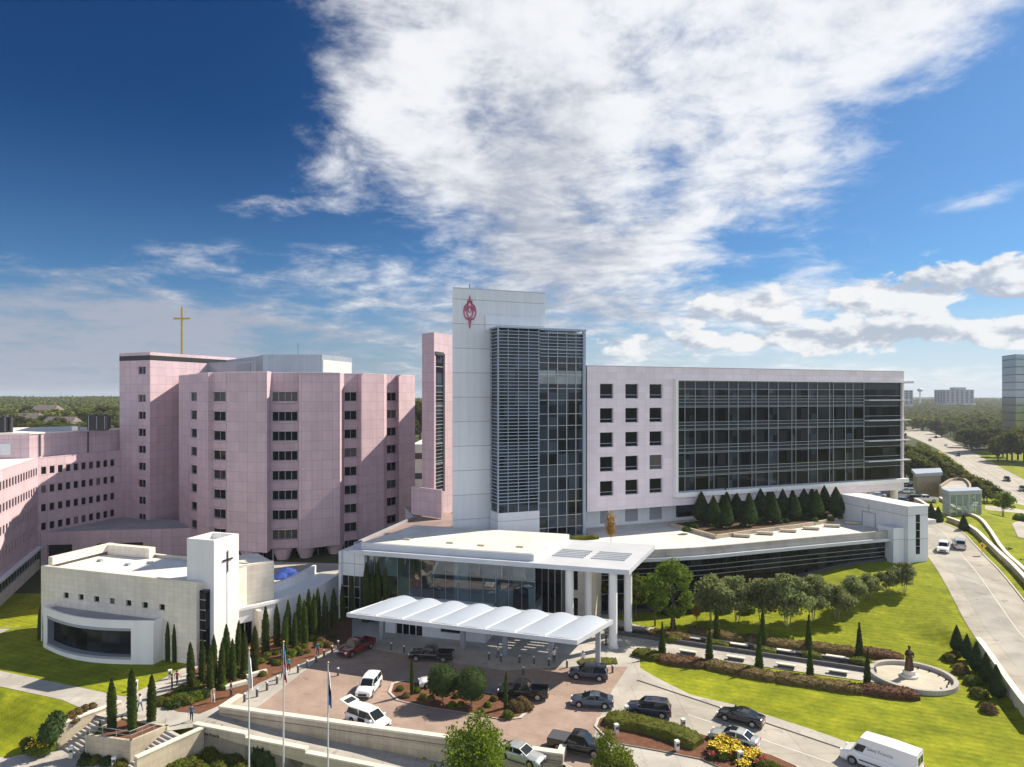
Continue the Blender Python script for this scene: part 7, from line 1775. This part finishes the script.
# puffy cumulus low on the right
def cum(oe): return noise_(comb(math_('ADD', az, oe*.8), math_('MULTIPLY', math_('ADD', el, oe), 1.9)), 13.0, 8, .55, .15)
c0_ = cum(0.0); c1_ = cum(.014)
band = math_('MAXIMUM', gauss(.55, .135, .24, .030, .06), math_('MAXIMUM', math_('MULTIPLY', gauss(.34, .115, .12, .030, 0), .9), math_('MULTIPLY', gauss(.48, .078, .34, .024, 0), .95)))
d2 = math_('ADD', math_('MULTIPLY', band, .80), math_('MULTIPLY', math_('SUBTRACT', c0_, .5), 2.4))
a2 = math_('MULTIPLY', sstep(d2, .30, .50), sstep(band, .05, .3))
t2 = sstep(math_('ADD', math_('MULTIPLY', math_('SUBTRACT', c0_, c1_), 6.0), math_('MULTIPLY', math_('SUBTRACT', d2, .6), -.5)), -.55, .35)
col = mix(math_('MULTIPLY', a2, .92), col, mix(t2, (.36*K, .40*K, .47*K), (.70*K, .70*K, .70*K)))
# unseen bright band added behind the camera to fill facades; overhead darkened
fill_band = math_('MULTIPLY', sstep(Y, .1, -.5), gauss(0, .20, 9.0, .24))
col = mix(math_('MULTIPLY', fill_band, .85), col, (1.08*K, 1.20*K, 1.45*K))
col = mix(math_('MULTIPLY', sstep(el, .60, .9), .92), col, (.035*K, .085*K, .19*K))
below = sstep(el, -.005, -.06)
col = mix(below, col, (.10*K, .11*K, .10*K))
L.new(col, bg.inputs['Color'])

sun = bpy.data.lights.new('sun', 'SUN'); sun.energy = 5.0; sun.angle = R(.5); sun.color = (1, .90, .74)
so = bpy.data.objects.new('sun', sun); COL.objects.link(so)
d = Vector((math.cos(SUN_EL)*math.cos(SUN_AZ), math.cos(SUN_EL)*math.sin(SUN_AZ), math.sin(SUN_EL)))
so.rotation_euler = d.to_track_quat('Z', 'Y').to_euler(); so.location = d*400

cam = bpy.data.cameras.new('camera'); co = bpy.data.objects.new('camera', cam); COL.objects.link(co)
co.location = (0, 0, H); co.rotation_euler = (R(90), 0, 0); cam.sensor_width = 36; cam.lens = 36*F/1024; cam.shift_y = (HY-383.5)/1024; cam.clip_start = 1; cam.clip_end = 30000
scene.camera = co
scene.render.resolution_x = 1024; scene.render.resolution_y = 767
vs = scene.view_settings; vs.view_transform = 'Standard'; vs.look = 'None'; vs.gamma = 1; vs.use_curve_mapping = False; vs.exposure = 0.68
scene.render.engine = 'CYCLES'; scene.cycles.use_denoising = True; scene.cycles.max_bounces = 6; scene.cycles.diffuse_bounces = 3; scene.cycles.glossy_bounces = 3; scene.cycles.transparent_max_bounces = 8
scene.cycles.sample_clamp_indirect = 6

# the air: one box of even haze round the camera and the whole place
hv = bpy.data.materials.new('air'); hv.use_nodes = True; hn = hv.node_tree
hn.nodes.remove(hn.nodes['Principled BSDF']); pv = hn.nodes.new('ShaderNodeVolumePrincipled'); pv.inputs['Color'].default_value = (.80, .88, 1, 1); pv.inputs['Density'].default_value = .00012; pv.inputs['Anisotropy'].default_value = .1
hn.links.new(pv.outputs['Volume'], hn.nodes['Material Output'].inputs['Volume']); M['air'] = hv
hb = MB(); hb.box(-7500, 7500, -7500, 7500, -45, 75); tag(obj('haze', hb, 'air'), kind='stuff')
